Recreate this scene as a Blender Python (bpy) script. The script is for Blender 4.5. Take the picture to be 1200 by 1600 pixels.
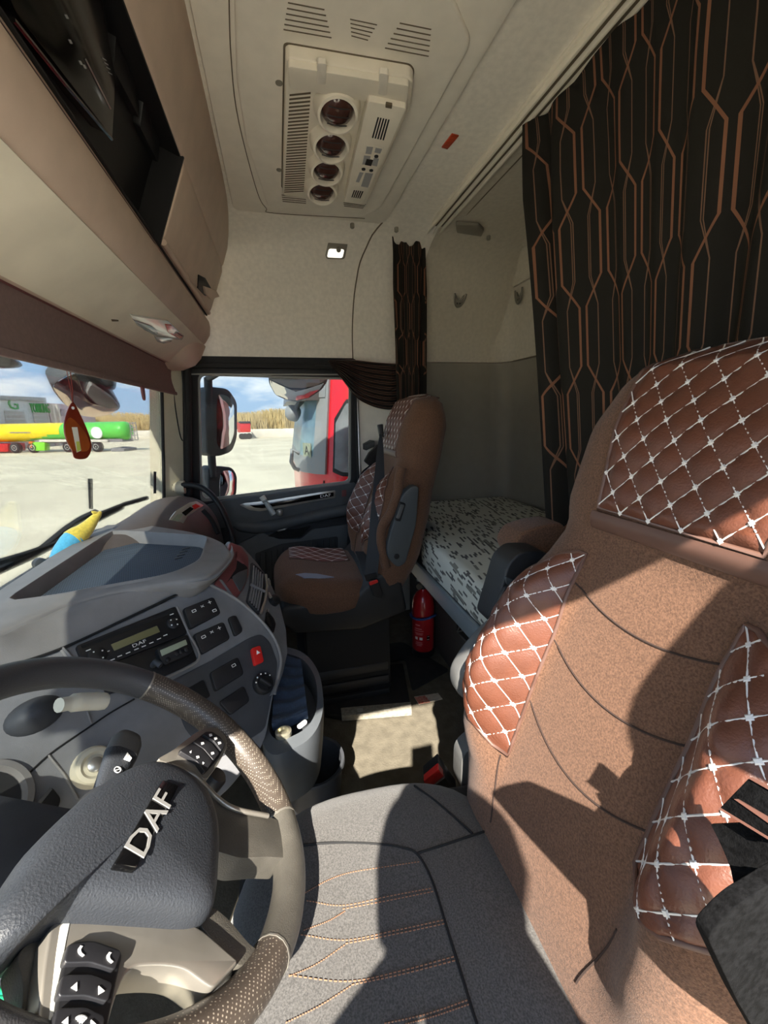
import bpy, bmesh, math, random
import numpy as np
from mathutils import Vector, Matrix
from mathutils.geometry import tessellate_polygon
random.seed(7)
for o in list(bpy.data.objects): bpy.data.objects.remove(o, do_unlink=True)
scene = bpy.context.scene
COL = scene.collection

# ------------------------------------------------------------------ camera
FPX = 645.0
YAW, PITCH, ROLL = [math.radians(a) for a in (-14.05, -13.2, -1.2)]
CAM = np.array([0.0, 0.0, 1.1])
_f = np.array([math.cos(YAW)*math.cos(PITCH), math.sin(YAW)*math.cos(PITCH), math.sin(PITCH)])
_r = np.cross(_f, [0, 0, 1.0]); _r /= np.linalg.norm(_r)
_u = np.cross(_r, _f)
_r, _u = math.cos(ROLL)*_r+math.sin(ROLL)*_u, -math.sin(ROLL)*_r+math.cos(ROLL)*_u
cd = bpy.data.cameras.new('camera'); co = bpy.data.objects.new('camera', cd); COL.objects.link(co)
cd.sensor_fit = 'VERTICAL'; cd.sensor_height = 32.0; cd.lens = FPX/1600*32.0
cd.clip_start = 0.01; cd.clip_end = 2000
co.matrix_world = Matrix(((_r[0], _u[0], -_f[0], CAM[0]), (_r[1], _u[1], -_f[1], CAM[1]), (_r[2], _u[2], -_f[2], CAM[2]), (0, 0, 0, 1)))
scene.camera = co

# ------------------------------------------------------------------ light and view
vs = scene.view_settings
vs.view_transform = 'Standard'; vs.look = 'None'; vs.gamma = 1.0; vs.use_curve_mapping = False
vs.exposure = 2.1
SUN_DIR = Vector((1.0, -0.33, -0.97)).normalized()       # the way the light travels
sd = bpy.data.lights.new('sun', 'SUN'); sd.energy = 5.4; sd.angle = math.radians(0.55); sd.color = (1.0, 0.93, 0.82)
so = bpy.data.objects.new('sun', sd); COL.objects.link(so)
so.rotation_euler = SUN_DIR.to_track_quat('-Z', 'Y').to_euler(); so.location = (-20, 8, 22)
world = bpy.data.worlds.new('sky'); scene.world = world; world.use_nodes = True
wt = world.node_tree; wt.nodes.clear()
def wn(t, **k):
    n = wt.nodes.new(t)
    for a, b in k.items(): setattr(n, a, b)
    return n
w_out = wn('ShaderNodeOutputWorld'); w_bg = wn('ShaderNodeBackground'); w_bg.inputs['Strength'].default_value = 1.25
w_tc = wn('ShaderNodeTexCoord'); w_sep = wn('ShaderNodeSeparateXYZ'); wt.links.new(w_tc.outputs['Generated'], w_sep.inputs[0])
w_gr = wn('ShaderNodeValToRGB'); wt.links.new(w_sep.outputs['Z'], w_gr.inputs[0])
e = w_gr.color_ramp.elements
e[0].position = 0.0; e[0].color = (0.40, 0.54, 0.72, 1); e[1].position = 0.6; e[1].color = (0.24, 0.42, 0.72, 1)
n = e.new(0.12); n.color = (0.34, 0.52, 0.78, 1)
w_mp = wn('ShaderNodeMapping'); w_mp.inputs['Scale'].default_value = (1, 1, 3.2); wt.links.new(w_tc.outputs['Generated'], w_mp.inputs[0])
w_no = wn('ShaderNodeTexNoise'); w_no.inputs['Scale'].default_value = 4.2; w_no.inputs['Detail'].default_value = 7; w_no.inputs['Roughness'].default_value = 0.6
wt.links.new(w_mp.outputs[0], w_no.inputs['Vector'])
w_cr = wn('ShaderNodeValToRGB'); w_cr.color_ramp.elements[0].position = 0.46; w_cr.color_ramp.elements[1].position = 0.63
wt.links.new(w_no.outputs['Fac'], w_cr.inputs[0])
w_mx = wn('ShaderNodeMixRGB'); wt.links.new(w_cr.outputs[0], w_mx.inputs[0]); wt.links.new(w_gr.outputs[0], w_mx.inputs[1]); w_mx.inputs[2].default_value = (0.90, 0.91, 0.92, 1)
wt.links.new(w_mx.outputs[0], w_bg.inputs[0]); wt.links.new(w_bg.outputs[0], w_out.inputs[0])

# ------------------------------------------------------------------ photo pixels (1200 x 1600) to directions
def ray(x, y): return _f+_r*(x-600)/FPX-_u*(y-800)/FPX
def hX(x, y, v): d = ray(x, y); return Vector(CAM+d*(v-CAM[0])/d[0])
def hY(x, y, v): d = ray(x, y); return Vector(CAM+d*(v-CAM[1])/d[1])
def hZ(x, y, v): d = ray(x, y); return Vector(CAM+d*(v-CAM[2])/d[2])

class Frame:
    """a plane in the place: origin, two in-plane axes, a normal"""
    def __init__(s, o, hx, up):
        s.o = Vector(o); s.hx = Vector(hx).normalized(); up = Vector(up)
        s.up = (up-s.hx*up.dot(s.hx)).normalized(); s.n = s.hx.cross(s.up)
    def W(s, a, b, d=0.0): return s.o+s.hx*a+s.up*b+s.n*d
    def hit(s, x, y, d=0.0):
        q = Vector(ray(x, y)); c = Vector(CAM); o = s.o+s.n*d
        p = c+q*((o-c).dot(s.n)/q.dot(s.n))-s.o
        return (p.dot(s.hx), p.dot(s.up))
    def px(s, pts, d=0.0): return [s.hit(x, y, d) for x, y in pts]
    def shifted(s, a, b, d=0.0): return Frame(s.W(a, b, d), s.hx, s.up)
    def rot(s, ang): 
        c, q = math.cos(ang), math.sin(ang); return Frame(s.o, s.hx*c+s.up*q, s.up*c-s.hx*q)

# ------------------------------------------------------------------ materials
def lin(c): return tuple((v/12.92 if v <= 0.04045 else ((v+0.055)/1.055)**2.4) for v in (c[0]/255, c[1]/255, c[2]/255))
MATS = {}
def mk(name, rgb, rough=0.6, metal=0.0, noise=None, bump=None, spec=0.5, rgb2=None, emit=None, sheen=0.0, coat=0.0, trans=0.0, coords='Object'):
    m = bpy.data.materials.new(name); m.use_nodes = True; nt = m.node_tree; b = nt.nodes['Principled BSDF']
    c = lin(rgb); b.inputs['Base Color'].default_value = (*c, 1); b.inputs['Roughness'].default_value = rough; b.inputs['Metallic'].default_value = metal
    b.inputs['Specular IOR Level'].default_value = spec; b.inputs['Sheen Weight'].default_value = sheen; b.inputs['Coat Weight'].default_value = coat
    b.inputs['Transmission Weight'].default_value = trans
    if sheen: b.inputs['Sheen Roughness'].default_value = 0.5
    tc = nt.nodes.new('ShaderNodeTexCoord')
    if noise:
        t = nt.nodes.new('ShaderNodeTexNoise'); t.inputs['Scale'].default_value = noise[0]; t.inputs['Detail'].default_value = 5
        nt.links.new(tc.outputs[coords], t.inputs['Vector'])
        r = nt.nodes.new('ShaderNodeValToRGB'); nt.links.new(t.outputs['Fac'], r.inputs[0])
        c2 = lin(rgb2) if rgb2 else tuple(min(1, v*(1+noise[1])) for v in c)
        c1 = c if rgb2 else tuple(v*(1-noise[1]) for v in c)
        r.color_ramp.elements[0].position = 0.35; r.color_ramp.elements[1].position = 0.65
        r.color_ramp.elements[0].color = (*c1, 1); r.color_ramp.elements[1].color = (*c2, 1)
        nt.links.new(r.outputs[0], b.inputs['Base Color'])
    if bump:
        t = nt.nodes.new('ShaderNodeTexNoise'); t.inputs['Scale'].default_value = bump[0]; t.inputs['Detail'].default_value = 3
        nt.links.new(tc.outputs[coords], t.inputs['Vector'])
        q = nt.nodes.new('ShaderNodeBump'); q.inputs['Strength'].default_value = bump[1]; q.inputs['Distance'].default_value = 0.002
        nt.links.new(t.outputs['Fac'], q.inputs['Height']); nt.links.new(q.outputs[0], b.inputs['Normal'])
    if emit:
        b.inputs['Emission Color'].default_value = (*lin(emit[0]), 1); b.inputs['Emission Strength'].default_value = emit[1]
    MATS[name] = m; return m
def glass(name, tint, rough=0.0, refl=1.0):
    m = bpy.data.materials.new(name); m.use_nodes = True; nt = m.node_tree; nt.nodes.clear()
    o = nt.nodes.new('ShaderNodeOutputMaterial'); t = nt.nodes.new('ShaderNodeBsdfTransparent'); t.inputs[0].default_value = (*tint, 1)
    g = nt.nodes.new('ShaderNodeBsdfGlossy'); g.inputs['Roughness'].default_value = rough
    f = nt.nodes.new('ShaderNodeFresnel'); f.inputs[0].default_value = 1.35
    mu = nt.nodes.new('ShaderNodeMath'); mu.operation = 'MULTIPLY'; mu.inputs[1].default_value = refl; nt.links.new(f.outputs[0], mu.inputs[0])
    x = nt.nodes.new('ShaderNodeMixShader'); nt.links.new(mu.outputs[0], x.inputs[0]); nt.links.new(t.outputs[0], x.inputs[1]); nt.links.new(g.outputs[0], x.inputs[2])
    nt.links.new(x.outputs[0], o.inputs[0]); MATS[name] = m; return m

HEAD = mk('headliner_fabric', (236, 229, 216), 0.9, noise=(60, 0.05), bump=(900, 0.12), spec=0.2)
PANEL = mk('beige_plastic', (236, 229, 215), 0.55, noise=(25, 0.03), bump=(700, 0.05), spec=0.3)
PANELW = mk('light_beige_plastic', (236, 228, 211), 0.5, noise=(18, 0.03), bump=(700, 0.05), spec=0.35)
CONS = mk('console_beige_plastic', (210, 188, 170), 0.5, noise=(14, 0.05), bump=(800, 0.06), spec=0.35)
CONSL = mk('console_cream_plastic', (240, 232, 212), 0.6, noise=(9, 0.06), bump=(600, 0.06), spec=0.3)
HEAD_SHADED = mk('headliner_fabric_shaded', (196, 187, 170), 0.9, noise=(60, 0.05), bump=(900, 0.12), spec=0.2)  # same fabric as the headliner, darkened to paint in the sleeper's shade
LOWER = mk('grey_wall_panel', (142, 135, 122), 0.7, noise=(20, 0.03), bump=(500, 0.05), spec=0.25)
SEAM = mk('dark_seam', (52, 48, 42), 0.8)
SLOT = mk('slot_brown', (104, 92, 74), 0.8)
DASH = mk('dash_grey_plastic', (114, 115, 118), 0.62, noise=(30, 0.07), bump=(900, 0.18), spec=0.35)
DASHT = mk('dash_top_plastic', (124, 122, 121), 0.62, noise=(22, 0.06), bump=(800, 0.18), spec=0.35)
DASHD = mk('dash_dark_plastic', (61, 63, 67), 0.55, noise=(30, 0.08), bump=(900, 0.15), spec=0.35)
BLACK = mk('black_plastic', (24, 24, 26), 0.5, noise=(40, 0.1), spec=0.4)
BLACKM = mk('matt_black', (15, 15, 16), 0.85)
GLOSSB = mk('gloss_black', (10, 10, 11), 0.12)
RUBBER = mk('rubber_black', (26, 26, 27), 0.75, noise=(50, 0.15))
DOORG = mk('door_grey_plastic', (78, 82, 86), 0.55, noise=(25, 0.05), bump=(700, 0.12), spec=0.35)
DOORD = mk('door_dark_plastic', (46, 49, 53), 0.6, noise=(25, 0.06), bump=(700, 0.12), spec=0.35)
SILVER = mk('silver_trim', (188, 186, 180), 0.32, metal=0.75, noise=(30, 0.05))
CHROME = mk('chrome', (210, 210, 210), 0.12, metal=1.0)
SATIN = mk('satin_wheel_trim', (148, 143, 134), 0.3, metal=0.6, noise=(18, 0.09))
WHITEP = mk('white_print', (228, 228, 226), 0.5)
GREYP = mk('grey_print', (160, 160, 160), 0.5)
RED = mk('red_plastic', (196, 34, 30), 0.4)
REDREF = mk('red_reflector', (176, 66, 36), 0.4, noise=(120, 0.2))
LCD = mk('lcd_olive', (112, 110, 78), 0.3)
LCDG = mk('lcd_pale', (148, 156, 134), 0.3)
LEATHER = mk('brown_leather', (93, 54, 39), 0.42, noise=(40, 0.08), bump=(420, 0.28), spec=0.45)
VELOUR = mk('brown_velour', (100, 73, 57), 0.95, noise=(420, 0.3), bump=(900, 0.4), spec=0.12, sheen=0.12)
PIPING = mk('brown_piping', (92, 66, 56), 0.5)
STITCH = mk('white_stitch', (214, 210, 205), 0.7)
SEATF = mk('black_seat_fabric', (79, 77, 75), 0.95, noise=(500, 0.35), bump=(1200, 0.4), spec=0.2, sheen=0.25)
SEATG = mk('grey_seat_fabric', (62, 62, 62), 0.95, noise=(600, 0.3), bump=(1200, 0.4), spec=0.2, sheen=0.25)
OSTITCH = mk('orange_stitch', (126, 88, 63), 0.8)
SEATP = mk('seat_shell_black', (30, 31, 33), 0.55, bump=(600, 0.15))
SEATPG = mk('seat_recliner_grey', (86, 86, 85), 0.55, noise=(40, 0.06), bump=(600, 0.15))
ARMG = mk('armrest_grey', (65, 69, 71), 0.55, bump=(600, 0.1))
BELT = mk('belt_webbing', (42, 46, 52), 0.7, bump=(900, 0.3))
BELTB = mk('black_webbing', (15, 15, 16), 0.95, noise=(300, 0.5), bump=(900, 0.3), spec=0.08)
WHEELL = mk('wheel_leather', (76, 73, 67), 0.38, noise=(35, 0.1), bump=(700, 0.25), spec=0.5)
AIRBAG = mk('airbag_cover', (44, 47, 52), 0.5, noise=(14, 0.08), bump=(520, 0.4), spec=0.45)
CARPET = mk('worn_beige_carpet', (97, 91, 79), 0.95, noise=(26, 0.16), bump=(160, 0.7), spec=0.15)
FLMAT = mk('dark_rubber_mat', (47, 46, 44), 0.85, noise=(30, 0.15), bump=(300, 0.4), spec=0.2)
BEDG = mk('bed_rail_grey', (134, 146, 152), 0.4, metal=0.25, noise=(30, 0.03))
BEDB = mk('bed_base_grey', (71, 69, 68), 0.85, noise=(120, 0.1), bump=(700, 0.2))
EXTRED = mk('extinguisher_red', (168, 26, 34), 0.28, noise=(20, 0.06), coat=0.4)
BRASS = mk('brass', (206, 200, 176), 0.3, metal=0.8)
ROPE = mk('blue_rope', (44, 70, 124), 0.8, noise=(160, 0.5))
BLUEC = mk('blue_cloth', (47, 61, 80), 0.9, noise=(120, 0.12), bump=(240, 0.5))
VISOR = mk('brown_roller_blind', (132, 110, 104), 0.85, noise=(120, 0.06), bump=(600, 0.15))
MAROON = mk('maroon_plastic', (116, 63, 64), 0.5, noise=(30, 0.08), bump=(700, 0.15))
BRIM = mk('dash_brown_plastic', (86, 77, 73), 0.6, noise=(30, 0.05), bump=(700, 0.12))
CREAM = mk('pillar_cream', (206, 198, 176), 0.6, noise=(20, 0.03), bump=(600, 0.05), spec=0.3)
PILG = mk('pillar_grey', (150, 150, 144), 0.55)
CLEARP = mk('clear_plastic', (220, 226, 226), 0.15, trans=0.6)
LAMPL = mk('lamp_lens', (236, 236, 226), 0.2, emit=((255, 250, 235), 0.35))
LENSC = mk('clear_lens', (216, 214, 204), 0.15, coat=0.5)
LENSR = mk('red_lens', (206, 92, 82), 0.2, coat=0.5)
NOZ = mk('nozzle_glass', (72, 46, 40), 0.14, noise=(20, 0.3), coat=0.5)
HOOK = mk('hook_grey', (128, 122, 110), 0.5)
YELLOWP = mk('yellow_plush', (232, 208, 84), 0.95, noise=(120, 0.12), sheen=0.4)
BLUEP = mk('blue_plush', (86, 178, 216), 0.95, noise=(120, 0.1), sheen=0.4)
AMBER = mk('amber_card', (138, 66, 24), 0.4, noise=(14, 0.35))
AMBERD = mk('dark_red_card', (120, 38, 18), 0.4, noise=(30, 0.1))
TEAL = mk('teal_cord', (40, 176, 140), 0.35, noise=(60, 0.4), rgb2=(70, 220, 150))
BTN = mk('button_black', (30, 30, 33), 0.45, noise=(60, 0.1))
GLASS_F = glass('windscreen_glass', (0.56, 0.58, 0.575), refl=0.55)
GLASS_S = glass('side_glass', (0.44, 0.46, 0.46), refl=0.5)
MIRROR = mk('mirror_glass', (225, 228, 230), 0.02, metal=1.0)
# ground and outdoor
GROUND = mk('dusty_concrete_yard', (208, 197, 172), 0.95, noise=(0.35, 0.09), bump=(6, 0.3), spec=0.1)
# ------------------------------------------------------------------ mesh helpers
def tag(o, label, cat, group=None):
    o['label'] = label; o['category'] = cat
    if group: o['group'] = group
    return o
def struct(o, label=None):
    o['kind'] = 'structure'
    if label: o['label'] = label
    return o
def thing(name, label, cat, loc=(0, 0, 0), group=None):
    o = bpy.data.objects.new(name, None); COL.objects.link(o); o.location = loc; o.empty_display_size = 0.05
    return tag(o, label, cat, group)
ORIG = {}
def wloc(o):
    v = Vector(o.location)
    return v
def attach(o, parent):
    if parent is None: return o
    o.parent = parent
    t = Vector(parent.location) if parent.type == 'EMPTY' else ORIG.get(parent.name, Vector((0, 0, 0)))
    o.matrix_parent_inverse = Matrix.Translation(-t) if parent.type == 'EMPTY' else Matrix.Identity(4)
    return o
def add(name, verts, faces, mat, parent=None, smooth=None, uv=None, mats=None, fmat=None):
    me = bpy.data.meshes.new(name); me.from_pydata([tuple(v) for v in verts], [], faces)
    if mats:
        for m in mats: me.materials.append(m)
        if fmat: me.polygons.foreach_set('material_index', fmat)
    else: me.materials.append(mat)
    me.update()
    bm = bmesh.new(); bm.from_mesh(me); bmesh.ops.recalc_face_normals(bm, faces=bm.faces); bm.to_mesh(me); bm.free()
    if uv:
        l = me.uv_layers.new(name='UVMap')
        for lp in me.loops: l.data[lp.index].uv = uv[lp.vertex_index]
    if smooth:
        me.polygons.foreach_set('use_smooth', [True]*len(me.polygons))
        if smooth is not True: me.set_sharp_from_angle(angle=math.radians(smooth))
    o = bpy.data.objects.new(name, me); COL.objects.link(o)
    return attach(o, parent)
class MB:
    """collects pieces of ONE mesh"""
    def __init__(s): s.v = []; s.f = []
    def put(s, v, f):
        k = len(s.v); s.v += [tuple(p) for p in v]; s.f += [tuple(i+k for i in q) for q in f]; return s
    def build(s, name, mat, parent=None, smooth=None): return add(name, s.v, s.f, mat, parent, smooth)
def frombm(bm):
    bm.verts.ensure_lookup_table(); bm.verts.index_update()
    return [v.co.copy() for v in bm.verts], [tuple(v.index for v in f.verts) for f in bm.faces]
def bevel_all(bm, off, seg=2, ang=25):
    if off <= 0: return
    bmesh.ops.recalc_face_normals(bm, faces=bm.faces)
    ed = [e for e in bm.edges if len(e.link_faces) == 2 and e.calc_face_angle(0) > math.radians(ang)]
    if ed: bmesh.ops.bevel(bm, geom=ed, offset=off, offset_type='OFFSET', segments=seg, profile=0.5, affect='EDGES', clamp_overlap=True)
def g_prism(pts, vec, bev=0.0, seg=2):
    pts = [Vector(p) for p in pts]; vec = Vector(vec); bm = bmesh.new()
    a = [bm.verts.new(p) for p in pts]; b = [bm.verts.new(p+vec) for p in pts]; n = len(pts)
    bm.faces.new(a); bm.faces.new(b[::-1])
    for i in range(n): bm.faces.new((a[i], b[i], b[(i+1) % n], a[(i+1) % n]))
    bevel_all(bm, bev, seg); bm.normal_update(); bmesh.ops.triangulate(bm, faces=[f for f in bm.faces if len(f.verts) > 4], ngon_method='EAR_CLIP')
    r = frombm(bm); bm.free(); return r
def prism(name, pts, vec, mat, parent=None, bev=0.0, seg=2, smooth=35):
    v, f = g_prism(pts, vec, bev, seg); return add(name, v, f, mat, parent, smooth)
def plate(name, fr, ab, d0, d1, mat, parent=None, bev=0.0, seg=2):
    return prism(name, [fr.W(a, b, d0) for a, b in ab], fr.n*(d1-d0), mat, parent, bev, seg)
def g_plate(fr, ab, d0, d1, bev=0.0, seg=1): return g_prism([fr.W(a, b, d0) for a, b in ab], fr.n*(d1-d0), bev, seg)
def g_box(lo, hi, bev=0.0, seg=2):
    x0, y0, z0 = lo; x1, y1, z1 = hi
    return g_prism([(x0, y0, z0), (x1, y0, z0), (x1, y1, z0), (x0, y1, z0)], (0, 0, z1-z0), bev, seg)
def box(name, lo, hi, mat, parent=None, bev=0.0, seg=2):
    v, f = g_box(lo, hi, bev, seg); return add(name, v, f, mat, parent, 35)
def rr(cx, cy, w, h, r, seg=5):
    out = []
    for sx, sy, a0 in ((1, 1, 0), (-1, 1, 90), (-1, -1, 180), (1, -1, 270)):
        for k in range(seg+1):
            a = math.radians(a0+90*k/seg); out.append((cx+sx*(w/2-r)+r*math.cos(a), cy+sy*(h/2-r)+r*math.sin(a)))
    return out
def rnd(poly, r, seg=4):
    """round the corners of a 2D polygon"""
    out = []; n = len(poly)
    for i in range(n):
        p0, p1, p2 = [Vector(poly[(i+k) % n]) for k in (-1, 0, 1)]
        d0, d2 = p0-p1, p2-p1; q = min(r, d0.length*0.45, d2.length*0.45)
        if d0.length < 1e-9 or d2.length < 1e-9: continue
        a = p1+d0.normalized()*q; b = p1+d2.normalized()*q
        for k in range(seg+1):
            t = k/seg; out.append(tuple(a*(1-t)**2+p1*2*t*(1-t)+b*t*t))
    return out
def sm(pts, n=8, closed=False):
    """Catmull-Rom through points (any dimension)"""
    P = [np.array(p, float) for p in pts]; m = len(P); out = []
    for i in range(m if closed else m-1):
        p0 = P[(i-1) % m] if (closed or i > 0) else P[0]*2-P[1]; p1 = P[i]; p2 = P[(i+1) % m]
        p3 = P[(i+2) % m] if (closed or i+2 < m) else P[-1]*2-P[-2]
        for k in range(n):
            t = k/n; out.append(0.5*((2*p1)+(-p0+p2)*t+(2*p0-5*p1+4*p2-p3)*t*t+(-p0+3*p1-3*p2+p3)*t**3))
    if not closed: out.append(P[-1])
    return [tuple(p) for p in out]
def g_tube(pts, r, seg=8, closed=False, flat=None):
    P = [Vector(p) for p in pts]; n = len(P); V = []; F = []
    R = r if isinstance(r, (list, tuple)) else [r]*n
    T = []
    for i in range(n):
        a = P[(i-1) % n] if (closed or i > 0) else P[0]; b = P[(i+1) % n] if (closed or i < n-1) else P[-1]
        T.append((b-a).normalized())
    up = Vector((0, 0, 1)) if abs(T[0].z) < 0.9 else Vector((1, 0, 0))
    N = (up-T[0]*up.dot(T[0])).normalized()
    for i in range(n):
        N = (N-T[i]*N.dot(T[i])).normalized(); B = T[i].cross(N)
        for k in range(seg):
            a = 2*math.pi*k/seg; V.append(P[i]+N*math.cos(a)*R[i]+B*math.sin(a)*R[i])
    for i in range(n if closed else n-1):
        j = (i+1) % n
        for k in range(seg): F.append((i*seg+k, i*seg+(k+1) % seg, j*seg+(k+1) % seg, j*seg+k))
    if not closed: F.append(tuple(range(seg))[::-1]); F.append(tuple((n-1)*seg+k for k in range(seg)))
    return V, F
def tube(name, pts, r, mat, parent=None, seg=8, closed=False): return add(name, *g_tube(pts, r, seg, closed), mat, parent, 50)
def g_loft(rings, caps=True, close=True):
    n = len(rings[0]); V = [p for q in rings for p in q]; F = []
    for i in range(len(rings)-1):
        for k in range(n if close else n-1):
            F.append((i*n+k, i*n+(k+1) % n, (i+1)*n+(k+1) % n, (i+1)*n+k))
    if caps: F.append(tuple(range(n))[::-1]); F.append(tuple((len(rings)-1)*n+k for k in range(n)))
    return V, F
def loft(name, rings, mat, parent=None, caps=True, close=True, smooth=40): return add(name, *g_loft(rings, caps, close), mat, parent, smooth)
def g_lathe(fr, prof, seg=24, a0=0, b0=0):
    rings = [[fr.W(a0+r*math.cos(2*math.pi*k/seg), b0+r*math.sin(2*math.pi*k/seg), d) for k in range(seg)] for r, d in prof]
    return g_loft(rings, True, True)
def lathe(name, fr, prof, mat, parent=None, seg=24, smooth=40, a0=0, b0=0): return add(name, *g_lathe(fr, prof, seg, a0, b0), mat, parent, smooth)
def g_grid(fn, nu, nv):
    V = [fn(i/nu, j/nv) for i in range(nu+1) for j in range(nv+1)]; F = []
    for i in range(nu):
        for j in range(nv): a = i*(nv+1)+j; F.append((a, a+1, a+nv+2, a+nv+1))
    return V, F
def g_shell(fn, nu, nv, th):
    """closed thin shell: fn(u,v)->(point, thickness direction)"""
    A = [fn(i/nu, j/nv) for i in range(nu+1) for j in range(nv+1)]
    V = [Vector(p) for p, q in A]+[Vector(p)+Vector(q)*th for p, q in A]; m = len(A); F = []
    for i in range(nu):
        for j in range(nv):
            a = i*(nv+1)+j; F.append((a, a+1, a+nv+2, a+nv+1)); F.append((m+a, m+a+nv+1, m+a+nv+2, m+a+1))
    def e(a, b): F.append((a, b, m+b, m+a))
    for i in range(nu): e(i*(nv+1), (i+1)*(nv+1)); e((i+1)*(nv+1)+nv, i*(nv+1)+nv)
    for j in range(nv): e(j+1, j); e(nu*(nv+1)+j, nu*(nv+1)+j+1)
    return V, F
def dome(name, fr, ab, d0, h, mat, parent=None, rings=8, p=2.4, smooth=60):
    """cushion-like raised shape over an outline"""
    cx = sum(a for a, b in ab)/len(ab); cy = sum(b for a, b in ab)/len(ab); R = [[fr.W(a, b, d0-0.004) for a, b in ab]]
    for k in range(rings):
        s = 1-(k/rings); z = h*(1-s**p)
        R.append([fr.W(cx+(a-cx)*s, cy+(b-cy)*s, d0+z) for a, b in ab])
    R.append([fr.W(cx+(a-cx)*0.03, cy+(b-cy)*0.03, d0+h) for a, b in ab])
    return loft(name, R, mat, parent, smooth=smooth)
def g_text(s, size, fr, a, b, d, ext=0.0004, align='CENTER', sx=1.0):
    c = bpy.data.curves.new('t', 'FONT'); c.body = s; c.size = size; c.extrude = ext; c.align_x = align; c.align_y = 'CENTER'; c.resolution_u = 2
    o = bpy.data.objects.new('t', c); COL.objects.link(o)
    dg = bpy.context.evaluated_depsgraph_get(); me = o.evaluated_get(dg).to_mesh()
    V = [fr.W(a+v.co.x*sx, b+v.co.y, d+v.co.z) for v in me.vertices]; F = [tuple(p.vertices) for p in me.polygons]
    o.evaluated_get(dg).to_mesh_clear(); bpy.data.objects.remove(o, do_unlink=True); bpy.data.curves.remove(c)
    return V, F
def text(name, s, size, fr, a, b, d, mat, parent=None, ext=0.0004, align='CENTER', sx=1.0):
    return add(name, *g_text(s, size, fr, a, b, d, ext, align, sx), mat, parent)
def smoothstep(a, b, x):
    t = max(0.0, min(1.0, (x-a)/(b-a))); return t*t*(3-2*t)
def interp(x, tab):
    if x <= tab[0][0]: return tab[0][1]
    for (x0, y0), (x1, y1) in zip(tab, tab[1:]):
        if x <= x1: 
            t = (x-x0)/(x1-x0); t = t*t*(3-2*t)*0.5+t*0.5; return y0+(y1-y0)*t
    return tab[-1][1]
# ================================================================== THE CAB SHELL
XL, XR = -0.14, 2.10           # inner side walls
ZC = 1.85                      # ceiling
struct(box('ceiling', (XL-0.04, -0.73, ZC), (1.62, 0.62, ZC+0.05), HEAD), 'beige fabric-covered cab ceiling')
struct(box('ceiling', (XL-0.04, -1.30, ZC), (1.62, -0.73, ZC+0.05), HEAD_SHADED), 'beige fabric ceiling over the sleeper')
cove = sm([(1.60, 1.85), (1.74, 1.842), (1.88, 1.805), (1.985, 1.73), (2.06, 1.61), (2.095, 1.48), (2.10, 1.36)], 4)
V = []; F = []
wr = [(x, z) for x, z in cove]+[(2.16, 1.36), (2.16, 1.92), (1.60, 1.92)]
v, f = g_prism([(x, 0.62, z) for x, z in wr], (0, -1.32, 0))
struct(add('wall_right', v, f, HEAD, None, 30), 'beige side wall curving up into the ceiling above the passenger door')
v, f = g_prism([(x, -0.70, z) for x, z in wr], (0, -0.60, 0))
struct(add('wall_right', v, f, HEAD_SHADED, None, 30), 'beige upper side wall of the sleeper')
struct(box('wall_right', (2.10, -0.70, 0.0), (2.16, -0.385, 1.36), PANEL), 'beige pillar panel between passenger door window and bunk')
struct(box('wall_right', (2.10, -1.30, 0.0), (2.16, -0.70, 1.357), LOWER), 'grey lower side panel above the foot of the bunk')
def plan_strip(name, pts, z0, z1, y0off, y1off, mat, out):
    n = len(pts); V = []
    for z, off in ((z0, y0off), (z1, y1off)):
        for x, y in pts: V.append((x, y+off, z))
        for x, y in pts: V.append((x+out*0.4, y+off-out, z))
    F = []
    for i in range(n-1):
        F += [(i, i+1, 2*n+i+1, 2*n+i), (n+i, 3*n+i, 3*n+i+1, n+i+1), (2*n+i, 2*n+i+1, 3*n+i+1, 3*n+i), (i, n+i, n+i+1, i+1)]
    F += [(0, 2*n, 3*n, n), (n-1, 2*n-1, 4*n-1, 3*n-1)]
    return add(name, V, F, mat, None, 40)
back = [(2.10, -1.16), (2.098, -1.19), (2.088, -1.22), (2.066, -1.243), (2.035, -1.255), (2.0, -1.26), (1.0, -1.26), (XL-0.04, -1.26)]
struct(plan_strip('wall_back', back, 0.0, 1.357, -0.02, 0.035, LOWER, 0.05), 'grey lower rear wall panel behind the bunk')
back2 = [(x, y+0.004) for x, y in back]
struct(plan_strip('wall_back', back2, 1.361, ZC+0.03, 0.035, 0.085, HEAD_SHADED, 0.05), 'beige fabric upper rear wall of the sleeper')
struct(box('trim_1', (XL, -1.232, 1.356), (2.06, -1.2165, 1.362), SLOT), 'dark joint between upper and lower rear wall panels')
# rounded rear ceiling edge
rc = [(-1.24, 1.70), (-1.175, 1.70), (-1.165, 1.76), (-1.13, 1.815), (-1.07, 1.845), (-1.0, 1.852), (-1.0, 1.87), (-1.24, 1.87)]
struct(prism('trim_2', [(XL, y, z) for y, z in rc], (2.14, 0, 0), HEAD_SHADED, smooth=30), 'rounded beige edge where sleeper ceiling meets rear wall')
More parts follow.
